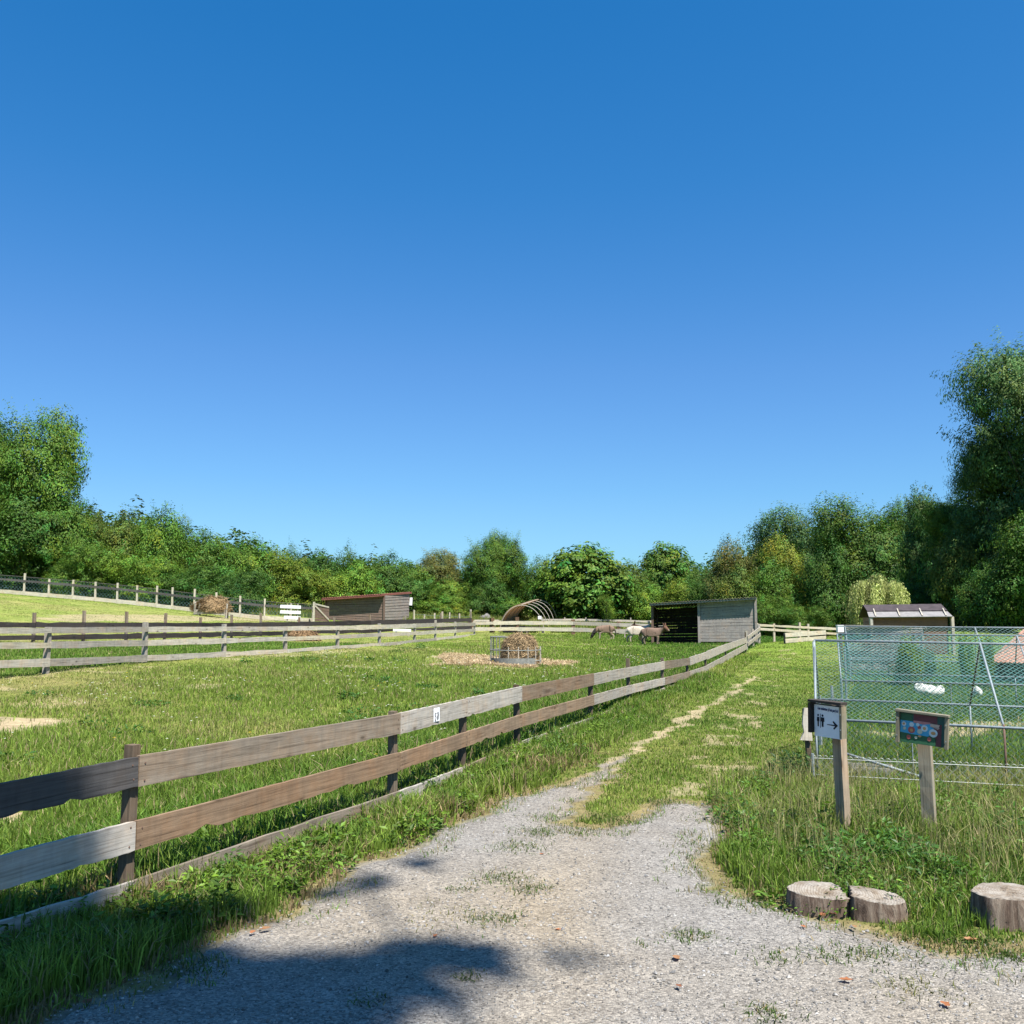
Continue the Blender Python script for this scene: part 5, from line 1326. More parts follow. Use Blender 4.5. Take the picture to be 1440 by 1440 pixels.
    slab('roof', q3(a - e * .8, vm, zm0 + .035), q3(c + e * .6, vm, zm1 + .035), q3(c + e * .2, D / 2, zr + .03), q3(a - e, D / 2, zr), M_FELT)
    slab('roof', q3(a - e, D / 2 + .01, zr), q3(c + e * .2, D / 2 + .01, zr), q3(c + e, D + .2, ev1), q3(a - e, D + .2, ev0), M_FELT)
    for u in (.04, .36, .66, .97):
        p = a + d * L * u; ev = ev0 + (ev1 - ev0) * u; zm = zm0 + (zm1 - zm0) * u
        mb = MB(); mb.tube([q3(p, -.2, ev + .06), q3(p + d * .03, vm + .1, zm + .14)], .025, 5); mb.build_at('roof_batten', M_PALE, t)
    # hoop tunnel in the middle distance
    base0 = on_ground(734, 72); ax = np.array([0.15, 0.988, 0]); ac = np.array([.992, -.12, 0])
    t = thing('hoop_tunnel', 'half-covered hoop tunnel with tan sheet and bare pale hoops on its right', 'tunnel', base0)
    rad = 1.68; hh = P(734, 847, 72)[2] - base0[2] - .22
    def arc(k, a): 
        c = base0 + ax * k; z = tz(c[0], c[1]); s = 1 - .004 * k
        return np.array([c[0] + ac[0] * rad * s * math.cos(a), c[1] + ac[1] * rad * s * math.cos(a), z + hh * math.sin(a) * s])
    for k in (0, 2.5, 5, 7.5, 10):
        mb = MB(); mb.tube([arc(k, math.pi * i / 18) for i in range(19)], .026, 6); mb.build_at('hoop', M_HOOP, t)
    V = []; na, nk = 14, 12
    for th in (0.05, .065):
        for i in range(na + 1):
            for k in range(nk + 1):
                a = math.pi * (0.47 + .53 * i / na); q = arc(10 * k / nk, a); q = q + np.array([ac[0] * math.cos(a), ac[1] * math.cos(a), math.sin(a)]) * (th + .02 * math.sin(k * math.pi / 2) ** 2)
                V.append(q)
    fs = []; m = (na + 1) * (nk + 1)
    for i in range(na):
        for k in range(nk):
            a = i * (nk + 1) + k; fs += [(a, a + 1, a + nk + 2, a + nk + 1), (m + a, m + a + nk + 1, m + a + nk + 2, m + a + 1)]
    mb = MB(); mb.add(np.array(V), fs); mb.build_at('cover', M_CLOTH, t, True)
    mb = MB(); mb.tube([arc(k, math.pi * .5) + [0, 0, .05] for k in (0, 5, 10)], .04, 6); mb.build_at('ridge_pole', M_HOOP, t)
    # pale field table, boulder behind it, black trough, small white sign
    a = on_ground(690, 74)
    t = thing('field_table', 'long low table with pale top on short legs in front of the boulder', 'table', a)
    w = 1.35
    mb = MB(); mb.box(a + [0, 0, .62], (2.7, .9, .09)); mb.box(a + [-.3, 0, .70], (1.9, .7, .06)); mb.build_at('tabletop', M_PALE2, t)
    for x in (-1.2, -.4, .35, 1.2):
        mb = MB(); mb.box(a + [x, -.2, .28], (.16, .3, .6)); mb.build_at('leg', M_PALE if x > 0 else M_TAR, t)
    mb = MB(); mb.box(a + [0, .25, .3], (2.5, .12, .5)); mb.build_at('back_panel', M_TAR, t)
    a = on_ground(683, 80)
    rock('boulder', 'grey boulder standing in rough grass behind the pale field table', a, (.62, .5, .72), 3)
    a = on_ground(722, 71.5)
    t = thing('feed_trough', 'long black plastic feed trough seen between the pale fence rails', 'trough', a)
    trough(t, a, 1.75, .5, .42, M_BLACK, tz(a[0], a[1]) + .05)
    a = on_ground(752, 72)
    t = thing('timber_baulk', 'dark timber baulk lying on the ground behind the pale fence', 'timber', a)
    beam('squared_log', a + [-.8, 0, .42], a + [.8, .1, .40], .18, .2, M_TAR, t, n=4)
    for x in (-.6, .6): beam('bearer', a + [x, -.15, .16], a + [x, .25, .16], .32, .16, M_RAIL_DARK_SHADE, t, n=2)
    a = on_ground(759, 71)
    t = thing('small_sign', 'tiny blank white sign on a stick beneath the hoop tunnel', 'sign', a)
    beam('stake', a - [0, 0, .1], (a[0], a[1], P(759, 870, 71)[2]), .05, .05, M_POST, t, n=2)
    zc = P(759, 868.5, 71)[2]; mb = MB(); mb.box((a[0], a[1] - .045, zc), (.26, .02, .24)); mb.build_at('plate', M_WHITE, t)

def trough(t, a, w, h, dpt, mat, z):
    mb = MB()
    o = [(-w / 2, -dpt / 2), (w / 2, -dpt / 2), (w / 2, dpt / 2), (-w / 2, dpt / 2)]
    V = [(a[0] + x * .9, a[1] + y * .8, z) for x, y in o] + [(a[0] + x, a[1] + y, z + h) for x, y in o] + [(a[0] + x * .94, a[1] + y * .88, z + h) for x, y in o] + [(a[0] + x * .86, a[1] + y * .72, z + .05) for x, y in o]
    fs = [(3, 2, 1, 0), (12, 13, 14, 15)]
    for k, up in ((0, 1), (4, 1), (8, 1)):
        for i in range(4): j = (i + 1) % 4; fs.append((k + i, k + j, k + 4 + j, k + 4 + i))
    mb.add(V, fs); mb.build_at('basin', mat, t)
    for x in (-w / 2 * .7, w / 2 * .7):
        mb = MB(); mb.box((a[0] + x, a[1], z - .03), (.12, dpt * .7, .1)); mb.build_at('foot', mat, t)

def rock(name, label, a, r, seed, cat='boulder'):
    bm = bmesh.new(); bmesh.ops.create_icosphere(bm, subdivisions=4, radius=1)
    rng = random.Random(seed); from mathutils import noise
    for v in bm.verts:
        n = noise.noise(v.co * 1.3 + Vector((seed, 0, 0))) * .35 + noise.noise(v.co * 4 + Vector((0, seed, 0))) * .08
        v.co = v.co * (1 + n); v.co = Vector((v.co.x * r[0], v.co.y * r[1], max(v.co.z, -.3) * r[2]))
    me = bpy.data.meshes.new(name); bm.to_mesh(me); bm.free(); me.materials.append(M_STONE)
    o = bpy.data.objects.new(name, me); link(o, None, Matrix.Translation(Vector([float(v) for v in a])))
    return tag(o, label, cat)

# ------------------------------------------------------------------ hay, animals, birds
M_HAY = leaf_mat('hay_strand', 0.2, 0.7, 0.15, objcol=False, tcol=(1.1, 1, .8))

def strands(c, n, shell, size, rgb, seed, w=0.012):
    """n loose stalks lying over the surface given by shell(rng, n) -> (points, normals)"""
    rng = np.random.default_rng(seed)
    p, nn = shell(rng, n)
    t = np.cross(nn, rng.normal(0, 1, (n, 3))); t /= np.linalg.norm(t, axis=1)[:, None] + 1e-9
    t = t + nn * rng.normal(0.05, .25, n)[:, None]
    s = np.cross(t, nn); s /= np.linalg.norm(s, axis=1)[:, None] + 1e-9
    L = size * rng.uniform(.5, 1.5, n)[:, None]; W = w * rng.uniform(.6, 1.4, n)[:, None]
    V = np.stack([p - t * L * .5 - s * W, p - t * L * .5 + s * W, p + t * L * .5 + s * W * .6, p + t * L * .5 - s * W * .6], 1).reshape(-1, 3)
    col = np.array(rgb) * rng.lognormal(0, .35, n)[:, None]
    return V, np.arange(n * 4).reshape(-1, 4), np.repeat(col, 4, 0)

def hay_mound(name, mat, parent, c, rx, ry, h, n, size, rgb, seed, flat_top=2.0, w=.012, ang=0.0, bump=1.0):
    """superellipsoid heap with stalks all over it, one mesh"""
    ca, sa = math.cos(ang), math.sin(ang)
    def surf(u, v):
        e = 2.0 / flat_top
        cz = np.sin(v); r = np.cos(v)
        sx = r * np.cos(u); sy = r * np.sin(u)
        k = (np.abs(r) ** flat_top + np.abs(cz) ** flat_top) ** (-1 / flat_top)
        b = 1 + bump * (.10 * np.sin(3 * u + seed) * np.cos(2 * v) + .06 * np.sin(7 * u + 2 * seed + 5 * v) + .04 * np.sin(13 * u - 6 * v))
        q = np.stack([sx * rx * k * b, sy * ry * k * b, cz * h * k * b], -1)
        return np.stack([q[..., 0] * ca - q[..., 1] * sa, q[..., 0] * sa + q[..., 1] * ca, q[..., 2]], -1) + np.array(c, float)
    U, Vv = np.meshgrid(np.linspace(0, 2 * math.pi, 33)[:-1], np.linspace(-.05, math.pi / 2, 14))
    base = surf(U, Vv); nv, nu = U.shape
    i = np.arange(nv - 1)[:, None] * nu + np.arange(nu)[None]; j = np.arange(nv - 1)[:, None] * nu + (np.arange(nu) + 1)[None] % nu
    q0 = np.stack([i, j, j + nu, i + nu], -1).reshape(-1, 4)
    bcol = np.tile(np.array(rgb) * .55, (nv * nu, 1))
    def shell(rng, m):
        u = rng.uniform(0, 6.28, m); v = np.arcsin(rng.random(m) ** .9) ; p = surf(u, v)
        nn = p - np.array(c) ; nn[:, 2] *= 1.2; nn /= np.linalg.norm(nn, axis=1)[:, None]
        return p + nn * rng.uniform(0, .03, m)[:, None] * (size / .1), nn
    V, q, col = strands(c, n, shell, size, rgb, seed, w)
    V2, q2, col2 = strands(c, max(60, n // 14), shell, size * 2.4, np.array(rgb) * 1.25, seed + 1, w)
    q = np.concatenate([q, q2 + len(V)]); V = np.concatenate([V, V2]); col = np.concatenate([col, col2])
    V = np.concatenate([base.reshape(-1, 3), V]); q = np.concatenate([q0, q + nv * nu]); col = np.concatenate([bcol, col])
    if parent is not None:
        V = V - np.array(WM[parent.name].translation)
        return link(bpy.data.objects.new(name, mk_mesh(name, V, q, mat, False, col)), parent, WM[parent.name])
    V = V - np.array(c)
    return link(bpy.data.objects.new(name, mk_mesh(name, V, q, mat, False, col)), None, Matrix.Translation(Vector([float(x) for x in c])))

def build_hay():
    c = on_ground(730, 28.2)
    o = hay_mound('hay_bale', M_HAY, None, c + [0.02, 0, -.02], .53, .53, .84, 11000, .13, (.41, .30, .17), 4, 3.6, .0042, bump=.45)
    tag(o, 'round brown hay bale sitting in the metal ring feeder', 'hay bale')
    fc = c + [-.10, -.05, 0]
    t = thing('ring_feeder', 'grey metal ring feeder standing round the hay bale', 'feeder', fc)
    rr = .74
    for k, z in enumerate((.12, .42, .80)):
        if k == 2: continue
        mb = MB(); mb.tube([fc + [rr * math.cos(a), rr * math.sin(a), z] for a in np.linspace(0, 2 * math.pi, 33)], .016, 6, False); mb.build_at('ring', M_DULL, t, True)
    # hoop standing higher on the left, where no hay leans on it
    mb = MB(); mb.tube([fc + [rr * math.cos(a), rr * math.sin(a), .80] for a in np.linspace(2.0, 4.4, 16)], .016, 6); mb.build_at('ring', M_DULL, t, True)
    for i in range(16):
        a = i * 2 * math.pi / 16 + .1; tall = 2.0 < a < 4.4
        q = fc + [rr * math.cos(a), rr * math.sin(a), 0]
        mb = MB(); mb.tube([q, q + [0, 0, .80 if tall else .52]], .013, 5); mb.build_at('bar', M_DULL if tall else M_PALE, t)
    V = []; aa = np.linspace(3.5, 5.5, 14)
    for th in (0, .008):
        for z in (.02, .20):
            V += [fc + [(rr + .02 + th) * math.cos(a), (rr + .02 + th) * math.sin(a), z] for a in aa]
    fs = []
    for i in range(13): fs += [(28 + i, 28 + i + 1, 42 + i + 1, 42 + i), (i, 14 + i, 15 + i, i + 1), (14 + i, 42 + i, 43 + i, 15 + i)]
    mb = MB(); mb.add(np.array(V), fs); mb.build_at('sheet_panel', M_DULL, t)
    # spilt hay on the turf
    V = []; Q = []; Cc = []; n0 = 0
    rng = np.random.default_rng(8)
    lo, hi = HAY.min(0), HAY.max(0)
    x = rng.uniform(lo[0], hi[0], 26000); y = rng.uniform(lo[1], hi[1], 26000)
    a2, b2 = wob(x, y, .6, 1.2, 14); k = inpoly(a2, b2, HAY); x, y = x[k], y[k]; n = len(x)
    z = TZ(x, y) + .03 + rng.random(n) * .03
    def shell(r, m): return np.stack([x, y, z], -1), np.tile(np.array([0, 0, 1.0]), (m, 1)) + r.normal(0, .1, (m, 3))
    V, q, col = strands(None, n, shell, .15, HAYC, 9, .006)
    o = link(bpy.data.objects.new('spilt_hay', mk_mesh('spilt_hay', V, q, M_HAY, False, col)))
    tag(o, 'loose spilt hay spread on the turf round the bale', 'hay', kind='stuff')
    # hay rack on the hill with a goat behind it, brown heap between the fences
    c = on_ground(297, 57)
    t = thing('hay_rack', 'wooden hay rack piled with shaggy hay on the left hillside', 'hay rack', c)
    px_m = 57 / F_PX
    x0, x1 = -22 * px_m, 22 * px_m
    zt = P(297, 843, 57)[2] - c[2]
    for x in (x0, x0 + .25, x1): beam('upright', c + [x, -.3, -.1], c + [x + .06, -.34, zt * .75], .09, .08, M_PALE, t, n=2)
    beam('rail', c + [x0, -.36, .3], c + [x1, -.36, .3], .28, .03, M_RAIL_GREY, t, n=3)
    for x in (x0 + .1, x1 - .1): beam('upright', c + [x, .4, -.1], c + [x, .42, zt * .6], .09, .08, M_PALE, t, n=2)
    hay_mound('hay', M_HAY, t, c + [.05, 0, zt * .35], .95, .5, zt * .62, 5200, .36, (.40, .28, .15), 5, 2.2, .009, bump=2.0)
    c = on_ground(425, 35.5)
    o = hay_mound('hay_heap', M_HAY, None, c, .62, .45, .34, 1500, .22, (.30, .19, .10), 6, 2.4, .012)
    tag(o, 'low brown hay heap lying between the pale and the dark fences', 'hay heap')
    c = on_ground(566, 46)
    t = thing('white_board', 'white plank lying flat in the grass behind the pale paddock fence', 'board', c)
    beam('board', c + [-.45, 0, .28], c + [.42, 0, .26], .12, .04, M_WHITE, t, n=3)
    beam('support', c + [-.3, .05, -.05], c + [-.3, .05, .24], .1, .08, M_RAIL_GREY, t, n=2); beam('support', c + [.3, .05, -.05], c + [.3, .05, .22], .1, .08, M_RAIL_GREY, t, n=2)

def fur_mat():
    m, nt, nd, lk = new_mat('fur')
    va = N(nt, 'ShaderNodeVertexColor', layer_name='tint'); tc = N(nt, 'ShaderNodeTexCoord')
    n1 = N(nt, 'ShaderNodeTexNoise', i_Scale=26.0, i_Detail=3.0); lk.new(tc.outputs['Object'], n1.inputs['Vector'])
    r = ramp(nt, [(.3, (.8, .8, .8)), (.7, (1.15, 1.15, 1.15))]); lk.new(n1.outputs[0], r.inputs[0])
    out_principled(nt, mixrgb(nt, 'MULTIPLY', va.outputs[0], r.outputs[0], 1.0), .85, n1.outputs[0], .3, .01, spec=.15)
    return m
M_FUR = fur_mat()

def skinned(name, joints, edges, colour, levels=2):
    me = bpy.data.meshes.new(name + '_skeleton')
    me.from_pydata([j[:3] for j in joints], edges, [])
    o = bpy.data.objects.new(name + '_skeleton', me); C.objects.link(o)
    sk = o.modifiers.new('Skin', 'SKIN'); sk.use_smooth_shade = True
    ss = o.modifiers.new('Sub', 'SUBSURF'); ss.levels = levels; ss.render_levels = levels
    for i, j in enumerate(joints):
        sv = me.skin_vertices[0].data[i]; r = j[3]
        sv.radius = (r, r) if np.isscalar(r) else r
        sv.use_root = (i == 0)
    dg = bpy.context.evaluated_depsgraph_get(); dg.update()
    out = bpy.data.meshes.new_from_object(o.evaluated_get(dg))
    bpy.data.objects.remove(o); bpy.data.meshes.remove(me)
    out.name = name
    n = len(out.vertices); co = np.empty(n * 3); out.vertices.foreach_get('co', co); co = co.reshape(-1, 3)
    at = out.color_attributes.new('tint', 'FLOAT_COLOR', 'POINT'); cc = np.ones((n, 4), np.float32); cc[:, :3] = colour(co) * KA
    at.data.foreach_set('color', cc.ravel())
    out.materials.clear(); out.materials.append(M_FUR)
    return out

def donkey_joints(graze=False, turn=0.0, big=1.0):
    J = [(-.05, 0, .665, .265), (-.38, 0, .71, .245), (-.55, 0, .70, .18), (.28, 0, .69, .25), (.44, 0, .77 if not graze else .70, .19)]
    E = [(0, 1), (1, 2), (0, 3), (3, 4)]
    c, s = math.cos(turn), math.sin(turn)
    if graze: neck = [(.60, 0, .58, .15), (.74, 0, .40, .125), (.82, 0, .28, .11), (.86, 0, .15, .085), (.87, 0, .06, .07)]; ears = [(.74, .10, .43), (.60, .16, .50)]
    else: neck = [(.60, 0, .86, .16), (.72, 0, .93, .135), (.80, 0, .94, .12), (.91, 0, .83, .092), (.97, 0, .74, .078)]; ears = [(.72, .09, 1.05), (.68, .15, 1.26)]
    def tr(p):
        x, y = p[0] - .5, p[1]
        return (.5 + x * c - y * s, x * s + y * c) + tuple(p[2:])
    k = 4
    for p in neck: J.append(tr(p)); E.append((k, len(J) - 1)); k = len(J) - 1
    head = len(J) - 3
    for sg in (1, -1):
        a = len(J); J.append(tr((ears[0][0], sg * ears[0][1], ears[0][2], .04))); J.append(tr(((ears[0][0] + ears[1][0]) / 2, sg * (ears[0][1] + ears[1][1]) / 2, (ears[0][2] + ears[1][2]) / 2, .05))); J.append(tr((ears[1][0], sg * ears[1][1], ears[1][2], .018)))
        E += [(head, a), (a, a + 1), (a + 1, a + 2)]
    for sg, ph in ((1, .04), (-1, -.05)):
        a = len(J); J += [(.30, sg * .13, .48, .105), (.32 + ph * .5, sg * .13, .28, .066), (.31 + ph, sg * .13, .08, .05), (.34 + ph, sg * .13, .01, .056)]
        E += [(3, a), (a, a + 1), (a + 1, a + 2), (a + 2, a + 3)]
    for sg, ph in ((1, -.05), (-1, .06)):
        a = len(J); J += [(-.40, sg * .14, .52, .14), (-.36 + ph * .4, sg * .14, .39, .092), (-.52 + ph, sg * .14, .28, .06), (-.49 + ph, sg * .14, .08, .048), (-.46 + ph, sg * .14, .01, .056)]
        E += [(1, a), (a, a + 1), (a + 1, a + 2), (a + 2, a + 3), (a + 3, a + 4)]
    a = len(J); J += [(-.69, 0, .62, .04), (-.74, 0, .44, .032), (-.73, 0, .28, .048)]; E += [(2, a), (a, a + 1), (a + 1, a + 2)]
    return J, E

def donkey_colour(body, legs, muzzle, headc, dark):
    def f(co):
        c = np.tile(np.array(body), (len(co), 1))
        c[(co[:, 2] < .36) & (co[:, 0] < .6)] = legs
        c[co[:, 0] > .58] = headc
        c[(co[:, 0] > .92)] = muzzle
        c[(co[:, 0] < -.66)] = dark
        c[co[:, 2] > 1.2] = dark
        b = (co[:, 2] < .52) & (co[:, 2] > .36) & (np.abs(co[:, 0]) < .4); c[b] = np.array(body) * .5 + np.array(legs) * .5
        return c
    return f

def animal(name, label, cat, mesh, px, Y, height, heading, dz=0.0, group=None):
    b = on_ground(px, Y, dz)
    M = Matrix.Translation(Vector(b)) @ Matrix.Rotation(heading, 4, 'Z') @ Matrix.Scale(height, 4)
    o = bpy.data.objects.new(name, mesh); link(o, None, M)
    return tag(o, label, cat, group)

def build_animals():
    J, E = donkey_joints(True)
    animal('donkey', 'brown donkey grazing head down, apart from the others', 'donkey', skinned('grazing_donkey', J, E, donkey_colour((.24, .165, .12), (.42, .34, .27), (.05, .04, .035), (.035, .03, .03), (.05, .04, .035))), 850, 53.0, .86, R(184))
    J, E = donkey_joints(False)
    wh = skinned('white_donkey', J, E, donkey_colour((.60, .52, .43), (.50, .41, .33), (.5, .4, .35), (.58, .5, .42), (.5, .42, .36)))
    animal('donkey', 'cream white donkey standing half behind the brown one', 'donkey', wh, 896, 50.5, .92, R(6))
    J, E = donkey_joints(False, -.5)
    br = skinned('brown_donkey', J, E, donkey_colour((.22, .15, .115), (.26, .19, .145), (.52, .46, .4), (.16, .085, .055), (.035, .028, .025)))
    animal('donkey', 'brown donkey standing at the shed opening with its head raised', 'donkey', br, 917, 48.4, .90, R(-8))
    J, E = donkey_joints(False)
    dk = skinned('dark_donkey', J, E, donkey_colour((.10, .065, .045), (.1, .07, .05), (.3, .25, .2), (.09, .055, .04), (.03, .025, .02)))
    animal('donkey', 'dark brown donkey mostly hidden behind the white and brown ones', 'donkey', dk, 909, 53.5, .92, R(175))
    # white goat behind the hay rack
    J, E = donkey_joints(True)
    J = [(x, y, z * .95, r * .92) for x, y, z, r in J]
    gt = skinned('goat', J, E, lambda co: np.tile(np.array([.66, .62, .55]), (len(co), 1)))
    animal('goat', 'white goat feeding behind the hay rack on the hillside', 'goat', gt, 285, 58.4, .85, R(15), 0.12)
    # birds in the pens
    rest = [(-.02, 0, .15, .155), (-.24, 0, .15, .10), (-.40, 0, .18, .03), (.18, 0, .15, .12), (.26, 0, .22, .06), (.20, 0, .29, .05), (.10, 0, .29, .045), (.02, 0, .27, .02)]
    rE = [(0, 1), (1, 2), (0, 3), (3, 4), (4, 5), (5, 6), (6, 7)]
    up = [(-.02, 0, .24, .155), (-.22, 0, .23, .10), (-.40, 0, .25, .03), (.16, 0, .26, .12), (.25, 0, .38, .055), (.26, 0, .52, .042), (.29, 0, .60, .052), (.40, 0, .58, .018),
          (-.02, .07, .1, .025), (-.01, .07, .01, .022), (-.02, -.07, .1, .025), (-.01, -.07, .01, .022)]
    uE = [(0, 1), (1, 2), (0, 3), (3, 4), (4, 5), (5, 6), (6, 7), (0, 8), (8, 9), (0, 10), (10, 11)]
    wcol = lambda co: np.where(((co[:, 0] > .345) | ((co[:, 2] < .09) & (np.abs(co[:, 1]) > .03) & (co[:, 2] < .08)))[:, None], np.array([.55, .25, .05]), np.array([.78, .77, .72]))
    bcol = lambda co: np.tile(np.array([.40, .34, .28]), (len(co), 1))
    gr = skinned('resting_goose', rest, rE, lambda co: np.tile(np.array([.78, .77, .72]), (len(co), 1))); gu = skinned('standing_goose', up, uE, wcol); gb = skinned('buff_goose', rest, rE, bcol)
    animal('goose', 'longer white goose lying in the pen grass left of the other white one', 'goose', gr, 1297, 19.5, .78, R(170), .02, 'geese in the netted pens')
    animal('goose', 'white goose lying at left end of the pair, tail to the signs', 'goose', gr, 1312, 19.2, .70, R(20), .02, 'geese in the netted pens')
    animal('goose', 'round white goose lying alone right of the leaning dark pipe', 'goose', gr, 1369, 19.0, .72, R(245), .02, 'geese in the netted pens')
    animal('goose', 'upright white goose with raised neck in the far pen', 'goose', gu, 1211, 29.0, .55, R(200), 0, 'geese in the netted pens')
    animal('goose', 'dull buff goose lying beside the upright white one', 'goose', gb, 1226, 28.4, .75, R(20), 0, 'geese in the netted pens')
    animal('goose', 'buff goose lying nearest to the slatted bench', 'goose', gb, 1238, 29.2, .6, R(150), 0, 'geese in the netted pens')

# ------------------------------------------------------------------ netted poultry pens
AX, BX = np.array([.94, -.342, 0]), np.array([.342, .94, 0])
def build_pens():
    specs = [((1147, 1011, 9.85), (1145, 900.5, 11.0), (1152, 983, 12.15), .042, .0026, 'nearest netted poultry pen of ridged galvanised tubes, behind the two signs', M_WIRE, 1.72),
             ((1183, 957, 16.2), (1177, 891.5, 17.3), (1189, 947, 18.4), .066, .0050, 'second netted poultry pen, its ridge seen just above the nearest one', M_TEAL, 2.9),
             ((1195, 928, 24.0), (1188, 881, 25.2), (1197, 922, 26.4), .085, .0068, 'farthest netted poultry pen in front of the brown hut', M_WIRE, 3.1)]
    for i, (f, a, b, pitch, w, label, nm, sp) in enumerate(specs):
        f, a, b = P(*f), P(*a), P(*b)
        if i == 0: a = a + [0.0, 0, 0]
        ln = (5.4, 9.5, 9.3)[i]; r = (.0135, .0145, .018)[i]
        t = thing('poultry_pen', label, 'pen', (f + b) / 2 * [1, 1, 0], 'netted poultry pens')
        drop = np.array([0, 0, -.012 if i == 0 else -.004])
        E = AX * ln + drop * ln
        for nme, p in (('ridge_tube', a), ('eave_tube', f), ('eave_tube', b)):
            mb = MB(); mb.tube([p, p + E], r, 8); mb.build_at(nme, M_GALV, t, True)
        k = 0
        while k * sp <= ln + .01:
            o = (AX + drop) * k * sp
            for q, mt in ((f, M_GALV), (b, M_RUST if k else M_GALV)):
                mb = MB(); mb.tube([a + o, q + o], r * (.85 if q is f else .7), 8); mb.build_at('rafter_tube', mt, t, True)
                mb = MB(); g = q + o; mb.tube([g + [0, 0, .03], (g[0], g[1], tz(g[0], g[1]) - .05)], r * .8, 8); mb.build_at('leg', M_RUST if (k and q is f) else M_GALV, t, True)
            k += 1
        m = (a + f) / 2
        nets = []
        up = np.array([0, 0, .004])
        nets.append((f + up, f + E + up, a + E + up, a + up))
        nets.append((b + up, b + E + up, a + E + up, a + up))
        g0, g1 = f.copy(), f + E; g0[2] = tz(*g0[:2]) + .02; g1[2] = tz(*g1[:2]) + .02
        nets.append((g0, g1, f + E, f))
        g0, g1 = b.copy(), b + E; g0[2] = tz(*g0[:2]) + .02; g1[2] = tz(*g1[:2]) + .02
        nets.append((g0, g1, b + E, b))
        for q in nets:
            mb = MB(); net_panel(mb, *q, pitch, w); mb.build_at('netting', nm, t)
        mb = MB()
        g0, g1 = f.copy(), b.copy(); g0[2] = tz(*g0[:2]); g1[2] = tz(*g1[:2])
        net_panel(mb, g0, g1, b, f, pitch, w); mb.build_at('netting', M_TEAL, t)
        mb = MB(); mid = (f + b) / 2
        V = [f, b, a]; net_panel(mb, f, b, a + (b - f) * .02, a - (b - f) * .02, pitch, w); mb.build_at('netting', M_TEAL, t)
        if i == 0:
            # corner pole, taller than the eave
            p = a + BX * -.12; mb = MB(); mb.tube([(p[0], p[1], tz(p[0], p[1]) - .05), p + [0, 0, -.01]], .016, 8); mb.build_at('corner_pole', M_GALV, t, True)
        for k2 in (.45, 1.35) if i == 0 else (1.2, 4.1):    # thin uprights in the front wall
            q = f + AX * k2 * (2 if i == 0 else 1.4); mb = MB(); mb.tube([(q[0], q[1], tz(q[0], q[1])), q], r * .4, 6); mb.build_at('stay', M_GALV, t)
    # netting along the track side joining the pens, teal, with a bunched end
    t = thing('side_netting', 'teal netting strung along the track between nearest and second pens', 'netting', on_ground(1160, 14))
    a, b = P(1152, 983, 12.15), P(1183, 957, 16.2)
    g0, g1 = a.copy(), b.copy(); g0[2] = tz(*g0[:2]); g1[2] = tz(*g1[:2])
    mb = MB(); net_panel(mb, g0, g1, b, a, .05, .0045); mb.build_at('net', M_TEAL, t)
    a2, b2 = a + AX * .25 + [0, 0, .3], b + [0, 0, .05]
    mb = MB(); net_panel(mb, g0 + AX * .3, g1 + AX * .05, b2, a2, .06, .005); mb.build_at('net', M_TEAL, t)
    for q, qq in ((a, g0), (b, g1), ((a + b) / 2, (g0 + g1) / 2)):
        mb = MB(); mb.tube([qq - [0, 0, .05], q + [0, 0, .04]], .02, 6); mb.build_at('stake', M_GALV, t)
    a, b = P(1189, 947, 18.4), P(1195, 928, 24.0)
    t = thing('side_netting', 'teal netting strung along the track between second and farthest pens', 'netting', (a + b) / 2 * [1, 1, 0])
    g0, g1 = a.copy(), b.copy(); g0[2] = tz(*g0[:2]); g1[2] = tz(*g1[:2])
    mb = MB(); net_panel(mb, g0, g1, b + [0, 0, .5], a + [0, 0, .4], .07, .008); mb.build_at('net', M_TEAL, t)
    for q, qq in ((a, g0), (b, g1)):
        mb = MB(); mb.tube([qq - [0, 0, .05], q + [0, 0, .5]], .02, 6); mb.build_at('stake', M_GALV, t)
    # low chain-link border in front of the pens
    q0, q1 = P(1141, 1104, 9.05), P(1480, 1112, 8.0)
    for q in (q0, q1): q[2] = tz(*q[:2])
    q1 = q0 + AX * 4.2; q1[2] = tz(*q1[:2])
    t = thing('chain_link_fence', 'knee-high silvery chain-link fence bordering the verge in front of the pens', 'fence', (q0 + q1) / 2)
    hgt = .30
    mb = MB(); net_panel(mb, q0, q1, q1 + [0, 0, hgt], q0 + [0, 0, hgt], .058, .0034)
    n = 78     # curled wire ends along the top
    for i in range(n):
        c = q0 + (q1 - q0) * (i + .5) / n + [0, 0, hgt]; mb.tube([c + AX * .024 * math.cos(s) + np.array([0, 0, .026 * math.sin(s)]) for s in np.linspace(0, math.pi, 7)], .0019, 4, False)
    mb.build_at('mesh', M_CHAIN, t)
    for h in (hgt, hgt * .5):
        mb = MB(); mb.tube([q0 + [0, 0, h], q1 + [0, 0, h]], .0035, 5); mb.build_at('wire', M_CHAIN, t)
    for s in (0.02, 1.9, 3.9):
        p = q0 + AX * s; mb = MB(); mb.tube([p - [0, 0, .1], p + [0, 0, hgt + .04]], .014, 6); mb.build_at('stake', M_GALV, t)
    # return of the chain-link along the track
    q2 = P(1150, 1010, 12.1); q2[2] = tz(*q2[:2]); mb = MB(); net_panel(mb, q0, q2, q2 + [0, 0, hgt], q0 + [0, 0, hgt], .058, .004); mb.build_at('mesh', M_CHAIN, t)
    # slanting tube and tray frame lying behind it
    t = thing('metal_tube', 'slanting pale metal tube lying behind the chain-link fence', 'tube', P(1240, 1090, 9.3) * [1, 1, 0])
    mb = MB(); mb.tube([P(1190, 1060, 9.7), P(1300, 1094, 9.2)], .014, 8); mb.build_at('tube', M_GALV, t, True)
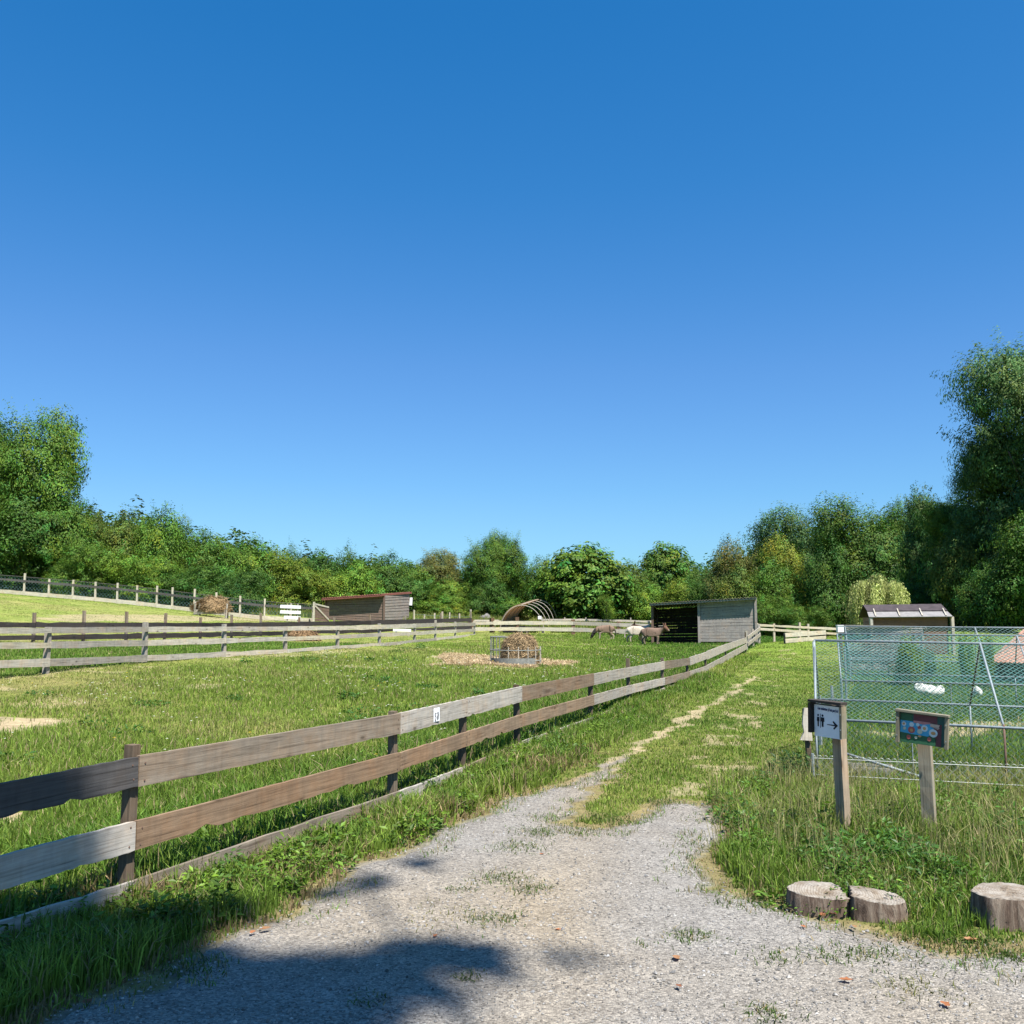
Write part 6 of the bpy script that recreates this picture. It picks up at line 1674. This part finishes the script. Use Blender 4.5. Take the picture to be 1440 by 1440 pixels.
    p = G(1222, 1098); p = p + BX * .25
    t = thing('tray_frame', 'shallow weathered wooden tray on the ground behind the first sign', 'tray', p)
    for u, v, l, d in ((0, -.14, .46, AX), (0, .14, .46, AX), (-.22, 0, .28, BX), (.22, 0, .28, BX)):
        c = p + AX * u + BX * v; beam('side_board', c - d * l / 2 + [0, 0, .05], c + d * l / 2 + [0, 0, .05], .12, .02, M_RAIL_GREY, t, n=3)
    # grey brushwood screen
    t = thing('brushwood_screen', 'grey weathered brushwood screen closing the far end of the pens', 'screen', on_ground(1240, 28.5))
    A, B = on_ground(1191, 28.5), on_ground(1297, 27.2)
    zt = P(1240, 880.5, 28)[2]
    plank_wall('brush_panel', A, B, A[2], B[2], zt, zt - .03, wood_mat('brushwood', [(.38, .36, .34), (.48, .455, .43)], dark=(.12, .11, .1), stain=.5), t, 26, .012, .03, lap=.012)
    beam('top_rail', A + [-.1, -.04, zt - A[2]], B + [.1, -.04, zt - B[2] - .03], .07, .06, M_RAIL_GREY, t, n=4)
    for q in (A, (A + B) / 2, B): beam('post', q + [0, .08, -.1], q + [0, .08, zt - q[2]], .1, .1, M_RAIL_GREY, t, n=2)
    c = on_ground(1259, 30.5); rock('grey_mound', 'rounded grey stone heap rising just above the brushwood screen', c, (.62, .6, (P(1259, 876.5, 30.5)[2] - c[2]) * .80), 7, 'mound')
    # slatted bench / pallet
    p = on_ground(1266, 25.2)
    t = thing('slatted_bench', 'low slatted bench standing in the far pen before the sapling', 'bench', p)
    for k in range(3): beam('slat', p + [-.36, -.05 + .02 * k, .14 + .11 * k], p + [.38, -.07 + .02 * k, .13 + .11 * k], .05, .03, M_RAIL_GREY, t, n=3)
    for x in (-.33, .34): beam('leg', p + [x, .02, -.02], p + [x, .04, .42], .06, .06, M_TAR, t, n=2)
    # white box on a post at the far pen's corner
    p = on_ground(1182, 30)
    t = thing('box_post', 'white box on a short post at the corner of the pens', 'box', p)
    zc = P(1182, 884.5, 30)[2]
    beam('post', p - [0, 0, .1], (p[0], p[1], zc - .1), .07, .07, M_POST, t, n=2)
    mb = MB(); mb.box((p[0], p[1], zc), (.23, .16, .2)); mb.build_at('white_box', M_WHITE, t); mb = MB(); mb.box((p[0], p[1], zc + .112), (.26, .19, .02)); mb.build_at('lid', M_WHITE, t)
    # low coop with faded red roof
    A, B = P(1413, 900, 23.5)[:2], P(1530, 900, 22.0)[:2]
    g = tz(*A); zb, zf = P(1413, 885, 24.6)[2], P(1418, 933, 22.6)[2]
    t = thing('low_coop', 'low coop with faded red sloping roof at the right edge of the pens', 'coop', (A[0], A[1], g))
    d = np.array([B[0] - A[0], B[1] - A[1], 0]); L = np.linalg.norm(d); d /= L; b = np.array([-d[1], d[0], 0])
    F0 = np.array([A[0], A[1], 0]) - b * .85; B0 = np.array([A[0], A[1], 0]) + b * 1.05
    plank_wall('front_wall', F0 + d * .1, F0 + d * L, g, g, zf - .05, zf - .05, M_SHED, t, 5); plank_wall('side_wall', F0 + d * .1, B0 + d * .1, g, g, zf - .05, zb - .05, M_SHED, t, 7)
    plank_wall('back_wall', B0 + d * .1, B0 + d * L, g, g, zb - .05, zb - .05, M_SHED, t, 8)
    q = [F0 - b * .1, F0 - b * .1 + d * L, B0 + d * L, B0]; q = [np.array([v[0], v[1], z]) for v, z in zip(q, (zf, zf, zb, zb))]
    corrugated('roof', *q, M_TILE, t, 18, .012, .03)
    # saplings
    for px, Y, top, w, colr, lab in ((1276, 22.5, 889, 44, YGREEN, 'yellow-green sapling growing in the pens behind the slatted bench'), (1357, 21, 884, 22, LTGREEN, 'dark leafy shoot sticking up through the pen nets'),
                                     (1386, 21.5, 885, 20, YGREEN, 'small yellowish shoot beside the red coop roof'), (1300, 25, 905, 26, GREEN, 'small green bush left behind the middle pen post')):
        tree('shrub', px, top, w, Y, colr, lab, 'sapling', cat='sapling')
    # dark weed bush at the end post and broken post
    c = G(1108, 1100)
    leaf_plants('nettle_clump', 'dark green nettle clump at the foot of the broken post', 'nettles', [(c[0] + .02, c[1], .2, .3, 420, .055, (.035, .1, .016)), (c[0] + .12, c[1] + .1, .14, .34, 260, .05, (.03, .09, .016)), (c[0] - .14, c[1] - .08, .14, .2, 220, .05, (.045, .12, .02))], kind='thing')
    p = G(1139, 1093)
    t = thing('broken_post', 'split weathered post leaning behind the toilet sign', 'post', p)
    beam('post', p - [0, 0, .1], (p[0] - .03, p[1], P(1137, 997, p[1])[2]), .05, .045, M_POST, t, n=6, wob=.006)
    beam('split_slat', (p[0] - .03, p[1] - .06, P(1137, 1040, p[1])[2]), (p[0] - .01, p[1] - .06, P(1137, 995, p[1])[2]), .10, .03, M_PALE, t, n=4, wob=.008)

# ------------------------------------------------------------------ signs
def text_mesh(body, size, mat, shear=0.15):
    cu = bpy.data.curves.new('lettering', 'FONT'); cu.body = body; cu.size = size; cu.shear = shear; cu.align_x = 'CENTER'; cu.extrude = .0006; cu.offset = .0005
    o = bpy.data.objects.new('lettering_tmp', cu); C.objects.link(o)
    dg = bpy.context.evaluated_depsgraph_get(); dg.update()
    me = bpy.data.meshes.new_from_object(o.evaluated_get(dg)); bpy.data.objects.remove(o)
    me.materials.clear(); me.materials.append(mat)
    return me

def disc(cx, cz, r, n=18, rz=None): return [(cx + r * math.cos(i * 2 * math.pi / n), cz + (rz or r) * math.sin(i * 2 * math.pi / n)) for i in range(n)]
def rect(x0, z0, x1, z1): return [(x0, z0), (x1, z0), (x1, z1), (x0, z1)]

def sign_frame(base, az, roll=0.0):
    n = np.array([math.sin(R(az)), math.cos(R(az)), 0]); x = Vector((-n[1], n[0], 0)); x = Vector((-float(n[1]), float(n[0]), 0)); z = Vector((0, 0, 1)); y = z.cross(x)
    M = Matrix((x, y, z)).transposed().to_4x4() @ Matrix.Rotation(R(roll), 4, 'Y'); M.translation = Vector([float(v) for v in base])
    return M

def build_signs():
    I = Matrix.Identity(4)
    def lb(name, c, s, mat, t, M):           # box in the sign's own frame, grain upright or level
        ln = max(s); 
        if s[2] == ln: p0, p1 = (c[0], c[1], c[2] - ln / 2), (c[0], c[1], c[2] + ln / 2); Mb = M @ frame(p0, p1, (1, 0, 0)); h, tt = s[0], s[1]
        else: p0, p1 = (c[0] - ln / 2, c[1], c[2]), (c[0] + ln / 2, c[1], c[2]); Mb = M @ frame(p0, p1); h, tt = s[2], s[1]
        mb = MB(); mb.box((ln / 2, 0, 0), (ln, tt, h), jit=.0008); return mb.build(name, mat, t, Mb)
    # --- toilet sign
    b = G(1188, 1186)
    t = thing('toilet_sign', 'white toilet sign with black arrow in dark wooden box on slanting post', 'sign', b)
    H = P(1178, 991.5, b[1])[2] - b[2]
    M = sign_frame(b, 237)
    # post with long axis along local x for its grain
    top = P(1178, 991.5, b[1]); e = (top - b) / H; Mg = frame(b - e * .15, top, tuple(M.to_3x3() @ Vector((1, 0, 0)))); mb = MB(); L = float(np.linalg.norm(top - b)) + .15
    xs = np.linspace(0, L, 9)
    V = []; 
    for x in xs:
        j = [random.gauss(0, .0018) for _ in range(4)]; V += [(x, -.034 + j[0], -.036), (x, -.034 + j[1], .036), (x, .034 + j[2], .036), (x, .034 + j[3], -.036)]
    fs = [(3, 2, 1, 0), (32, 33, 34, 35)]
    for i in range(8):
        for j in range(4): k = (j + 1) % 4; fs.append((4 * i + j, 4 * i + k, 4 * i + 4 + k, 4 * i + 4 + j))
    mb.add(V, fs); mb.build('post', M_NEWPOST, t, Mg)
    zc = (P(1167, 997, 6.7)[2] + P(1167, 1039, 6.7)[2]) / 2 - b[2]
    q = M.inverted() @ Vector([float(v) for v in P(1165.5, 1017, b[1] - .06)])
    Ms = M @ Matrix.Translation((q.x, q.y, zc)) @ Matrix.Rotation(R(1.5), 4, 'Y')
    w, h = .122, .108
    lb('back_board', (0, .012, 0), (.254, .016, .218), M_DARKFRAME, t, Ms)
    lb('frame_side', (-w - .012, -.016, .01), (.022, .062, .215), M_DARKFRAME, t, Ms)
    lb('frame_side', (w + .011, -.014, .0), (.018, .056, .222), M_FRAMEWOOD, t, Ms)
    lb('frame_top', (0, -.016, h + .022), (.290, .072, .020), M_DARKFRAME, t, Ms)
    mb = MB(); mb.prism(rect(-w + .004, -h - .012, w - .006, h - .004), .0025, Ms @ Matrix.Translation((0, -.012, 0)) @ Ms.inverted() @ I if False else Matrix.Translation((0, -.008, 0)))
    pap = mb.build('sign_sheet', M_PAPER, t, Ms)
    yk = -.0118
    Tk = Matrix.Translation((0, yk, 0))
    me = text_mesh("Les toilettes (c'est par) ici", .0180, M_BLUEINK); link(bpy.data.objects.new('lettering', me), pap, Ms @ Matrix.Translation((.002, yk - .0008, .068)) @ Matrix.Rotation(R(2), 4, 'Y') @ Matrix.Rotation(R(90), 4, 'X') @ Matrix.Diagonal((.94, 1.55, 1, 1)))
    mb = MB()
    for mxx, wd in ((-.083, .72), (-.044, 1.0)):
        mb.prism(disc(mxx, .030, .0085 * (.8 if wd < 1 else 1), 14, .0085), .001, Tk)
        mb.prism([(mxx - .014 * wd, .017), (mxx + .014 * wd, .017), (mxx + .015 * wd, -.012), (mxx + .008 * wd, -.014), (mxx + .0075 * wd, -.05), (mxx - .0075 * wd, -.05), (mxx - .008 * wd, -.014), (mxx - .015 * wd, -.012)], .001, Tk)
    mb.prism(rect(-.0655, -.058, -.0615, .042), .001, Tk)
    mb.build('toilet_pictogram', M_INK, pap, Ms)
    mb = MB(); mb.prism([(-.006, -.026), (.06, -.024), (.043, -.006), (.049, .002), (.088, -.027), (.055, -.058), (.048, -.05), (.064, -.033), (-.004, -.031)], .001, Tk); mb.build('arrow', M_INK, pap, Ms)
    for z in (.055, -.05):
        mb = MB(); mb.tube([(w + .011, -.046, z), (w + .011, -.040, z)], .004, 8); mb.build('screw', M_GALV, t, Ms)
    # --- picture sign
    b = G(1306, 1184)
    t = thing('picture_sign', 'small colourful painted picture sign in a wooden frame on a short post', 'sign', b)
    H = P(1307, 1003, b[1])[2] - b[2]
    M = sign_frame(b, 217); Mg = M @ Matrix.Rotation(R(-.8), 4, 'Y') @ frame((0, .055, -.15), (0, .055, H), (1, 0, 0))
    mb = MB(); L = H + .15
    V = []
    for x in np.linspace(0, L, 9):
        j = [random.gauss(0, .002) for _ in range(4)]; V += [(x, -.03 + j[0], -.044), (x, -.03 + j[1], .044), (x, .03 + j[2], .044), (x, .03 + j[3], -.044)]
    mb.add(V, fs); mb.build('post', M_SIGNPOST, t, Mg)
    zc = (P(1297, 1009, 6.75)[2] + P(1297, 1052, 6.75)[2]) / 2 - b[2]
    q = M.inverted() @ Vector([float(v) for v in P(1297.5, 1031, b[1] - .07)])
    Ms = M @ Matrix.Translation((q.x, q.y, zc)) @ Matrix.Rotation(R(4.2), 4, 'Y')
    w, h = .158, .107
    lb('back_board', (0, .012, 0), (.32, .016, .215), M_DARKFRAME, t, Ms)
    lb('frame_side', (-w - .007, -.012, 0), (.022, .052, .222), M_FRAMEWOOD, t, Ms)
    lb('frame_side', (w + .007, -.010, 0), (.020, .048, .228), M_FRAMEWOOD, t, Ms)
    lb('frame_top', (0, -.012, h + .010), (.360, .064, .017), M_FRAMEWOOD, t, Ms)
    def pm(n, c): return plain_mat(n, tuple(v * 1.4 for v in c), .5, .12, 30)
    cols = {k: pm('paint_' + k, c) for k, c in dict(green=(.035, .12, .06), maroon=(.15, .045, .055), dark=(.035, .10, .085), blue=(.07, .36, .58), pink=(.55, .22, .22), red=(.42, .1, .09), cream=(.55, .52, .42), pale=(.62, .66, .68), orange=(.6, .3, .12), salmon=(.62, .42, .34)).items()}
    plates = [([rect(-w + .004, -h, w - .004, h)], 'dark', -2)]
    def plate(name, polys, c, lev): plates.append((polys, c, lev))
    plate('green_field', [[(-.15, -.105), (.09, -.105), (.10, -.05), (.02, -.03), (-.06, -.035), (-.15, -.03)], rect(-.15, .05, -.07, .10)], 'green', 1)
    plate('maroon_field', [rect(-.06, .052, .10, .103), [(.095, -.105), (.13, -.105), (.13, .05), (.07, .05), (.085, -.03)]], 'maroon', 1)
    plate('blue_field', [[(-.15, -.036), (-.06, -.042), (.04, -.045), (.075, -.02), (.078, .046), (-.15, .05)]], 'blue', 2)
    plate('pink_banner', [[(-.06, .04), (.01, .036), (.055, .046), (.055, .056), (-.06, .057)], ], 'pink', 3)
    plate('salmon_banner', [[(.052, .030), (.118, .026), (.105, .012), (.118, .046), (.058, .05)]], 'salmon', 4)
    plate('red_ball', [disc(-.072, -.012, .024), disc(-.02, .012, .012), disc(-.09, -.065, .015), disc(.05, -.062, .014)], 'red', 4)
    plate('pale_ball', [disc(-.125, .025, .016), disc(-.072, .026, .016), disc(.016, .010, .023), disc(.076, -.016, .029), disc(-.03, .03, .012)], 'pale', 5)
    plate('cream_ball', [disc(-.12, -.006, .011), disc(-.015, -.016, .018), disc(-.04, -.062, .010)], 'cream', 5)
    plate('orange_mark', [disc(-.072, -.014, .011), disc(.016, .010, .011), disc(.076, -.016, .016, 14, .012), disc(-.125, .025, .008), disc(-.015, -.05, .012, 12, .007)], 'orange', 6)
    mb = MB(); names = []; mi = []
    Vs, Fs = [], []
    for polys, c, lev in plates:
        if c not in names: names.append(c)
        for p in polys:
            n = len(p); y0 = -.0082 - .0008 * lev; k = len(Vs)
            Vs += [(x, y0, z) for x, z in p] + [(x, y0 - .0007, z) for x, z in p]
            Fs += [tuple(k + i for i in range(n)), tuple(k + i for i in range(2 * n - 1, n - 1, -1))] + [(k + i, k + n + i, k + n + (i + 1) % n, k + (i + 1) % n) for i in range(n)]
            mi += [names.index(c)] * (n + 2)
    me = bpy.data.meshes.new('painted_panel'); me.from_pydata(Vs, [], Fs)
    for nme in names: me.materials.append(cols[nme])
    me.polygons.foreach_set('material_index', mi); me.polygons.foreach_set('use_smooth', [False] * len(mi))
    link(bpy.data.objects.new('painted_panel', me), t, Ms)
    for x, z in ((-w - .008, .06), (-w - .008, -.06), (w + .007, .055), (w + .007, -.06)):
        mb = MB(); mb.tube([(x, -.042, z), (x, -.036, z)], .004, 8); mb.build('screw', M_GALV, t, Ms)

# ------------------------------------------------------------------ stumps and fallen leaves
def build_stumps():
    m, nt, nd, lk = new_mat('cut_wood')
    tc = N(nt, 'ShaderNodeTexCoord'); wv = N(nt, 'ShaderNodeTexWave', wave_type='RINGS', rings_direction='Z', i_Scale=22.0, i_Distortion=3.0, i_Detail=3.0); lk.new(tc.outputs['Object'], wv.inputs['Vector'])
    n1 = N(nt, 'ShaderNodeTexNoise', i_Scale=9.0, i_Detail=6.0, i_Roughness=.7); lk.new(tc.outputs['Object'], n1.inputs['Vector'])
    r = ramp(nt, [(0, (.19, .17, .145)), (.5, (.235, .212, .185)), (1, (.26, .24, .21))]); lk.new(wv.outputs[0], r.inputs[0])
    r2 = ramp(nt, [(.35, (.62, .52, .42)), (.6, (1.08, 1.08, 1.08))]); lk.new(n1.outputs[0], r2.inputs[0])
    out_principled(nt, mixrgb(nt, 'MULTIPLY', r.outputs[0], r2.outputs[0], 1.0), .9, n1.outputs[0], .6, .01, spec=.1)
    m2, nt, nd, lk = new_mat('stripped_trunk')
    tc = N(nt, 'ShaderNodeTexCoord'); mp = N(nt, 'ShaderNodeMapping'); mp.inputs['Scale'].default_value = (14, 14, 2.2); lk.new(tc.outputs['Object'], mp.inputs[0])
    n1 = N(nt, 'ShaderNodeTexNoise', i_Scale=1.4, i_Detail=7.0, i_Roughness=.7, i_Distortion=.7); lk.new(mp.outputs[0], n1.inputs['Vector'])
    r = ramp(nt, [(.32, (.035, .025, .02)), (.46, (.12, .085, .065)), (.62, (.23, .185, .145)), (.8, (.31, .27, .21))]); lk.new(n1.outputs[0], r.inputs[0])
    out_principled(nt, r.outputs[0], .9, n1.outputs[0], .9, .02, spec=.1)
    def piece(t, c, rx, ry, h, seed, ang=0.0, tilt=(0, 0), cut=None):
        rng = np.random.default_rng(seed); n = 72
        th = np.arange(n) * 2 * math.pi / n
        rad = 1 + .05 * np.sin(2 * th + seed) + .045 * np.sin(3 * th + 2 * seed) + .025 * np.sin(7 * th + seed) + rng.normal(0, .008, n)
        px, py = rx * rad * np.cos(th), ry * rad * np.sin(th)
        if cut: px = np.where(px * cut[0] > cut[1] * rx, cut[0] * cut[1] * rx + rng.normal(0, .006, n), px)
        ca, sa = math.cos(ang), math.sin(ang); x, y = px * ca - py * sa, px * sa + py * ca
        M = WM[t.name]; o = np.array(c) - np.array(M.translation)
        V = []; levels = 7
        for k in range(levels):
            f = k / (levels - 1); z = -.05 + (h + .05) * f; s = 1.06 - .06 * f - (.012 if k == levels - 1 else 0) + rng.normal(0, .012, n)
            V.append(np.stack([x * s, y * s, z + (x * tilt[0] + y * tilt[1]) * f], -1))
        ring = V[-1].copy()
        fs = [(k * n + i, k * n + (i + 1) % n, (k + 1) * n + (i + 1) % n, (k + 1) * n + i) for k in range(levels - 1) for i in range(n)]
        mb = MB(); mb.add(np.concatenate(V) + o, fs); mb.build('bark', m2, t, M, True)
        T = [ring]; 
        for s in (.97, .8, .6, .4, .2):
            q = np.stack([x * s, y * s, h + (x * tilt[0] + y * tilt[1]) + .004 + rng.normal(0, .0015, n)], -1); T.append(q)
        fs = [(k * n + i, k * n + (i + 1) % n, (k + 1) * n + (i + 1) % n, (k + 1) * n + i) for k in range(5) for i in range(n)] + [tuple(5 * n + i for i in range(n))]
        mb = MB(); mb.add(np.concatenate(T) + o, fs); mb.build('cut_face', m, t, M, False)
    c = G(1422, 1300); 
    t = thing('tree_stump', 'single round pale sawn stump at the right edge of the drive', 'stump', c)
    piece(t, c, .185, .17, .165, 2, .3)
    a, b = G(1160, 1284), G(1230, 1291)
    t = thing('split_stump', 'low sawn log split into two halves below the toilet sign', 'stump', (a + b) / 2)
    piece(t, a + [-0.005, .04, 0], .185, .12, .108, 5, -.10, (-.05, .1), (1, .66))
    piece(t, b + [0.0, .03, 0], .17, .11, .110, 9, -.2, (-.08, .1), (-1, .62))
    # dry fallen leaves lying about
    M_DRY = leaf_mat('dry_leaf', .2, .6, .2, objcol=False, tcol=(1, .8, .5))
    spots = [(951, 1354, .05), (1190, 1386, .05), (1157, 1293, .05), (1170, 1291, .04), (1246, 1291, .055), (1366, 1328, .055), (1330, 1421, .045), (1202, 1310, .03), (612, 1323, .028), (785, 1314, .026), (373, 1313, .05), (355, 1318, .035), (122, 1417, .05), (762, 1206, .03), (955, 1395, .03), (1130, 1310, .03)]
    rng = np.random.default_rng(12)
    for px, py, L in spots:
        c = G(px, py); c[2] += .026
        out = [(0, 0), (.18, .22), (.30, .20), (.45, .34), (.62, .22), (.78, .2), (1, 0), (.78, -.2), (.62, -.22), (.45, -.34), (.30, -.2), (.18, -.22)]
        a = rng.uniform(0, 6.28); V = [(.5, 0, -.06)] + [(x, y, .28 * y * y * 3 + .1 * (x - .5) ** 2 + rng.normal(0, .03)) for x, y in out]
        V = np.array(V) - [.5, 0, 0]; ca, sa = math.cos(a), math.sin(a)
        V = np.stack([V[:, 0] * ca - V[:, 1] * sa, V[:, 0] * sa + V[:, 1] * ca, V[:, 2]], -1) * L * 1.25
        col = np.array([(.42, .17, .075), (.30, .12, .06), (.45, .24, .12)][rng.integers(3)]) * rng.uniform(.8, 1.2)
        fs = np.array([(0, i, i % 12 + 1) for i in range(1, 13)])
        o = link(bpy.data.objects.new('fallen_leaf', mk_mesh('fallen_leaf', V, fs, M_DRY, True, np.tile(col, (13, 1)))), None, Matrix.Translation(Vector([float(v) for v in c])))
        tag(o, 'dry orange-brown leaf lying on the gravel or its edge', 'leaf', 'dry fallen leaves on the gravel')

# ------------------------------------------------------------------ light, air, camera
def build_light():
    w = bpy.data.worlds.new('World'); SC.world = w; w.use_nodes = True
    nt = w.node_tree; nt.nodes.clear()
    sky = nt.nodes.new('ShaderNodeTexSky'); sky.sky_type = 'NISHITA'; sky.sun_disc = False
    sky.sun_elevation = SUN_EL; sky.sun_rotation = SUN_AZ
    sky.altitude = 100; sky.air_density = SKY[0]; sky.dust_density = SKY[1]; sky.ozone_density = SKY[2]
    bg = nt.nodes.new('ShaderNodeBackground'); bg.inputs[1].default_value = SKY[3]
    sp = nt.nodes.new('ShaderNodeSeparateColor'); cb = nt.nodes.new('ShaderNodeCombineColor'); nt.links.new(sky.outputs[0], sp.inputs[0])
    for i, (k, g, a) in enumerate(SKY[4]):      # a clear, deep blue summer air: each channel k*x**g*a
        m0 = nt.nodes.new('ShaderNodeMath'); m0.operation = 'MULTIPLY'; m0.inputs[1].default_value = k * 0.1; nt.links.new(sp.outputs[i], m0.inputs[0])
        m1 = nt.nodes.new('ShaderNodeMath'); m1.operation = 'POWER'; m1.inputs[1].default_value = g; nt.links.new(m0.outputs[0], m1.inputs[0])
        m2 = nt.nodes.new('ShaderNodeMath'); m2.operation = 'MULTIPLY'; m2.inputs[1].default_value = a / SKY[3]; nt.links.new(m1.outputs[0], m2.inputs[0])
        if i == 0: continue
        nt.links.new(m2.outputs[0], cb.inputs[i])
        if i == 1:      # red follows green along the measured curve of a deep clear sky
            k = SKY[3] / a if False else SKY[3] * E_GAIN
            mg = nt.nodes.new('ShaderNodeMath'); mg.operation = 'MULTIPLY'; mg.inputs[1].default_value = k; nt.links.new(m2.outputs[0], mg.inputs[0])
            rp = ramp(nt, [(0.0, (0, 0, 0)), (0.15, (.009,) * 3), (0.191, (.022,) * 3), (0.235, (.041,) * 3), (0.287, (.074,) * 3), (0.356, (.122,) * 3), (0.552, (.222,) * 3), (0.75, (.36,) * 3), (1.0, (.62,) * 3)]); nt.links.new(mg.outputs[0], rp.inputs[0])
            mr = nt.nodes.new('ShaderNodeMath'); mr.operation = 'MULTIPLY'; mr.inputs[1].default_value = 1 / k; nt.links.new(rp.outputs[0], mr.inputs[0]); nt.links.new(mr.outputs[0], cb.inputs[0])
    nt.links.new(cb.outputs[0], bg.inputs[0])
    o = nt.nodes.new('ShaderNodeOutputWorld'); nt.links.new(bg.outputs[0], o.inputs[0])
    l = bpy.data.lights.new('sun', 'SUN'); l.energy = SUN_E; l.angle = R(0.53); l.color = (1, .955, .88)
    s = bpy.data.objects.new('sun', l); C.objects.link(s)
    s.rotation_euler = Vector([float(-v) for v in SUN]).to_track_quat('-Z', 'Y').to_euler(); s.location = (20, -12, 30)
    cam = bpy.data.cameras.new('camera'); cam.sensor_fit = 'HORIZONTAL'; cam.sensor_width = 36; cam.lens = F_PX / 1440 * 36; cam.clip_start = .05; cam.clip_end = 3000
    co = bpy.data.objects.new('camera', cam); C.objects.link(co); co.location = CAM; co.rotation_euler = (math.pi / 2 + PITCH, 0, 0)
    SC.camera = co
    vs = SC.view_settings; vs.view_transform = 'Standard'; vs.look = 'None'; vs.gamma = 1; vs.use_curve_mapping = False; vs.exposure = EXPO
    cy = SC.cycles; cy.max_bounces = 6; cy.diffuse_bounces = 3; cy.glossy_bounces = 2; cy.transmission_bounces = 3; cy.transparent_max_bounces = 6
    cy.use_denoising = True; cy.caustics_reflective = False; cy.caustics_refractive = False

E_GAIN = 2 ** 1.2
SKY = (1.0, 0.6, 3.0, 0.10, ((0.62, 1.96, .022 / .058 ** 1.96 / E_GAIN), (0.92, 1.0, 1.32 / E_GAIN), (1.08, 0.81, 1.374 / E_GAIN))); SUN_E = 5.0; EXPO = 1.2

import time as _t
for _f in (build_light, build_ground, build_gravel, build_grass, build_weeds, build_near_fence, build_paddock_fences, build_trees, build_sheds, build_hay, build_animals, build_pens, build_signs, build_stumps):
    _a = _t.time(); _f(); print('built', _f.__name__, round(_t.time() - _a, 1), flush=True)
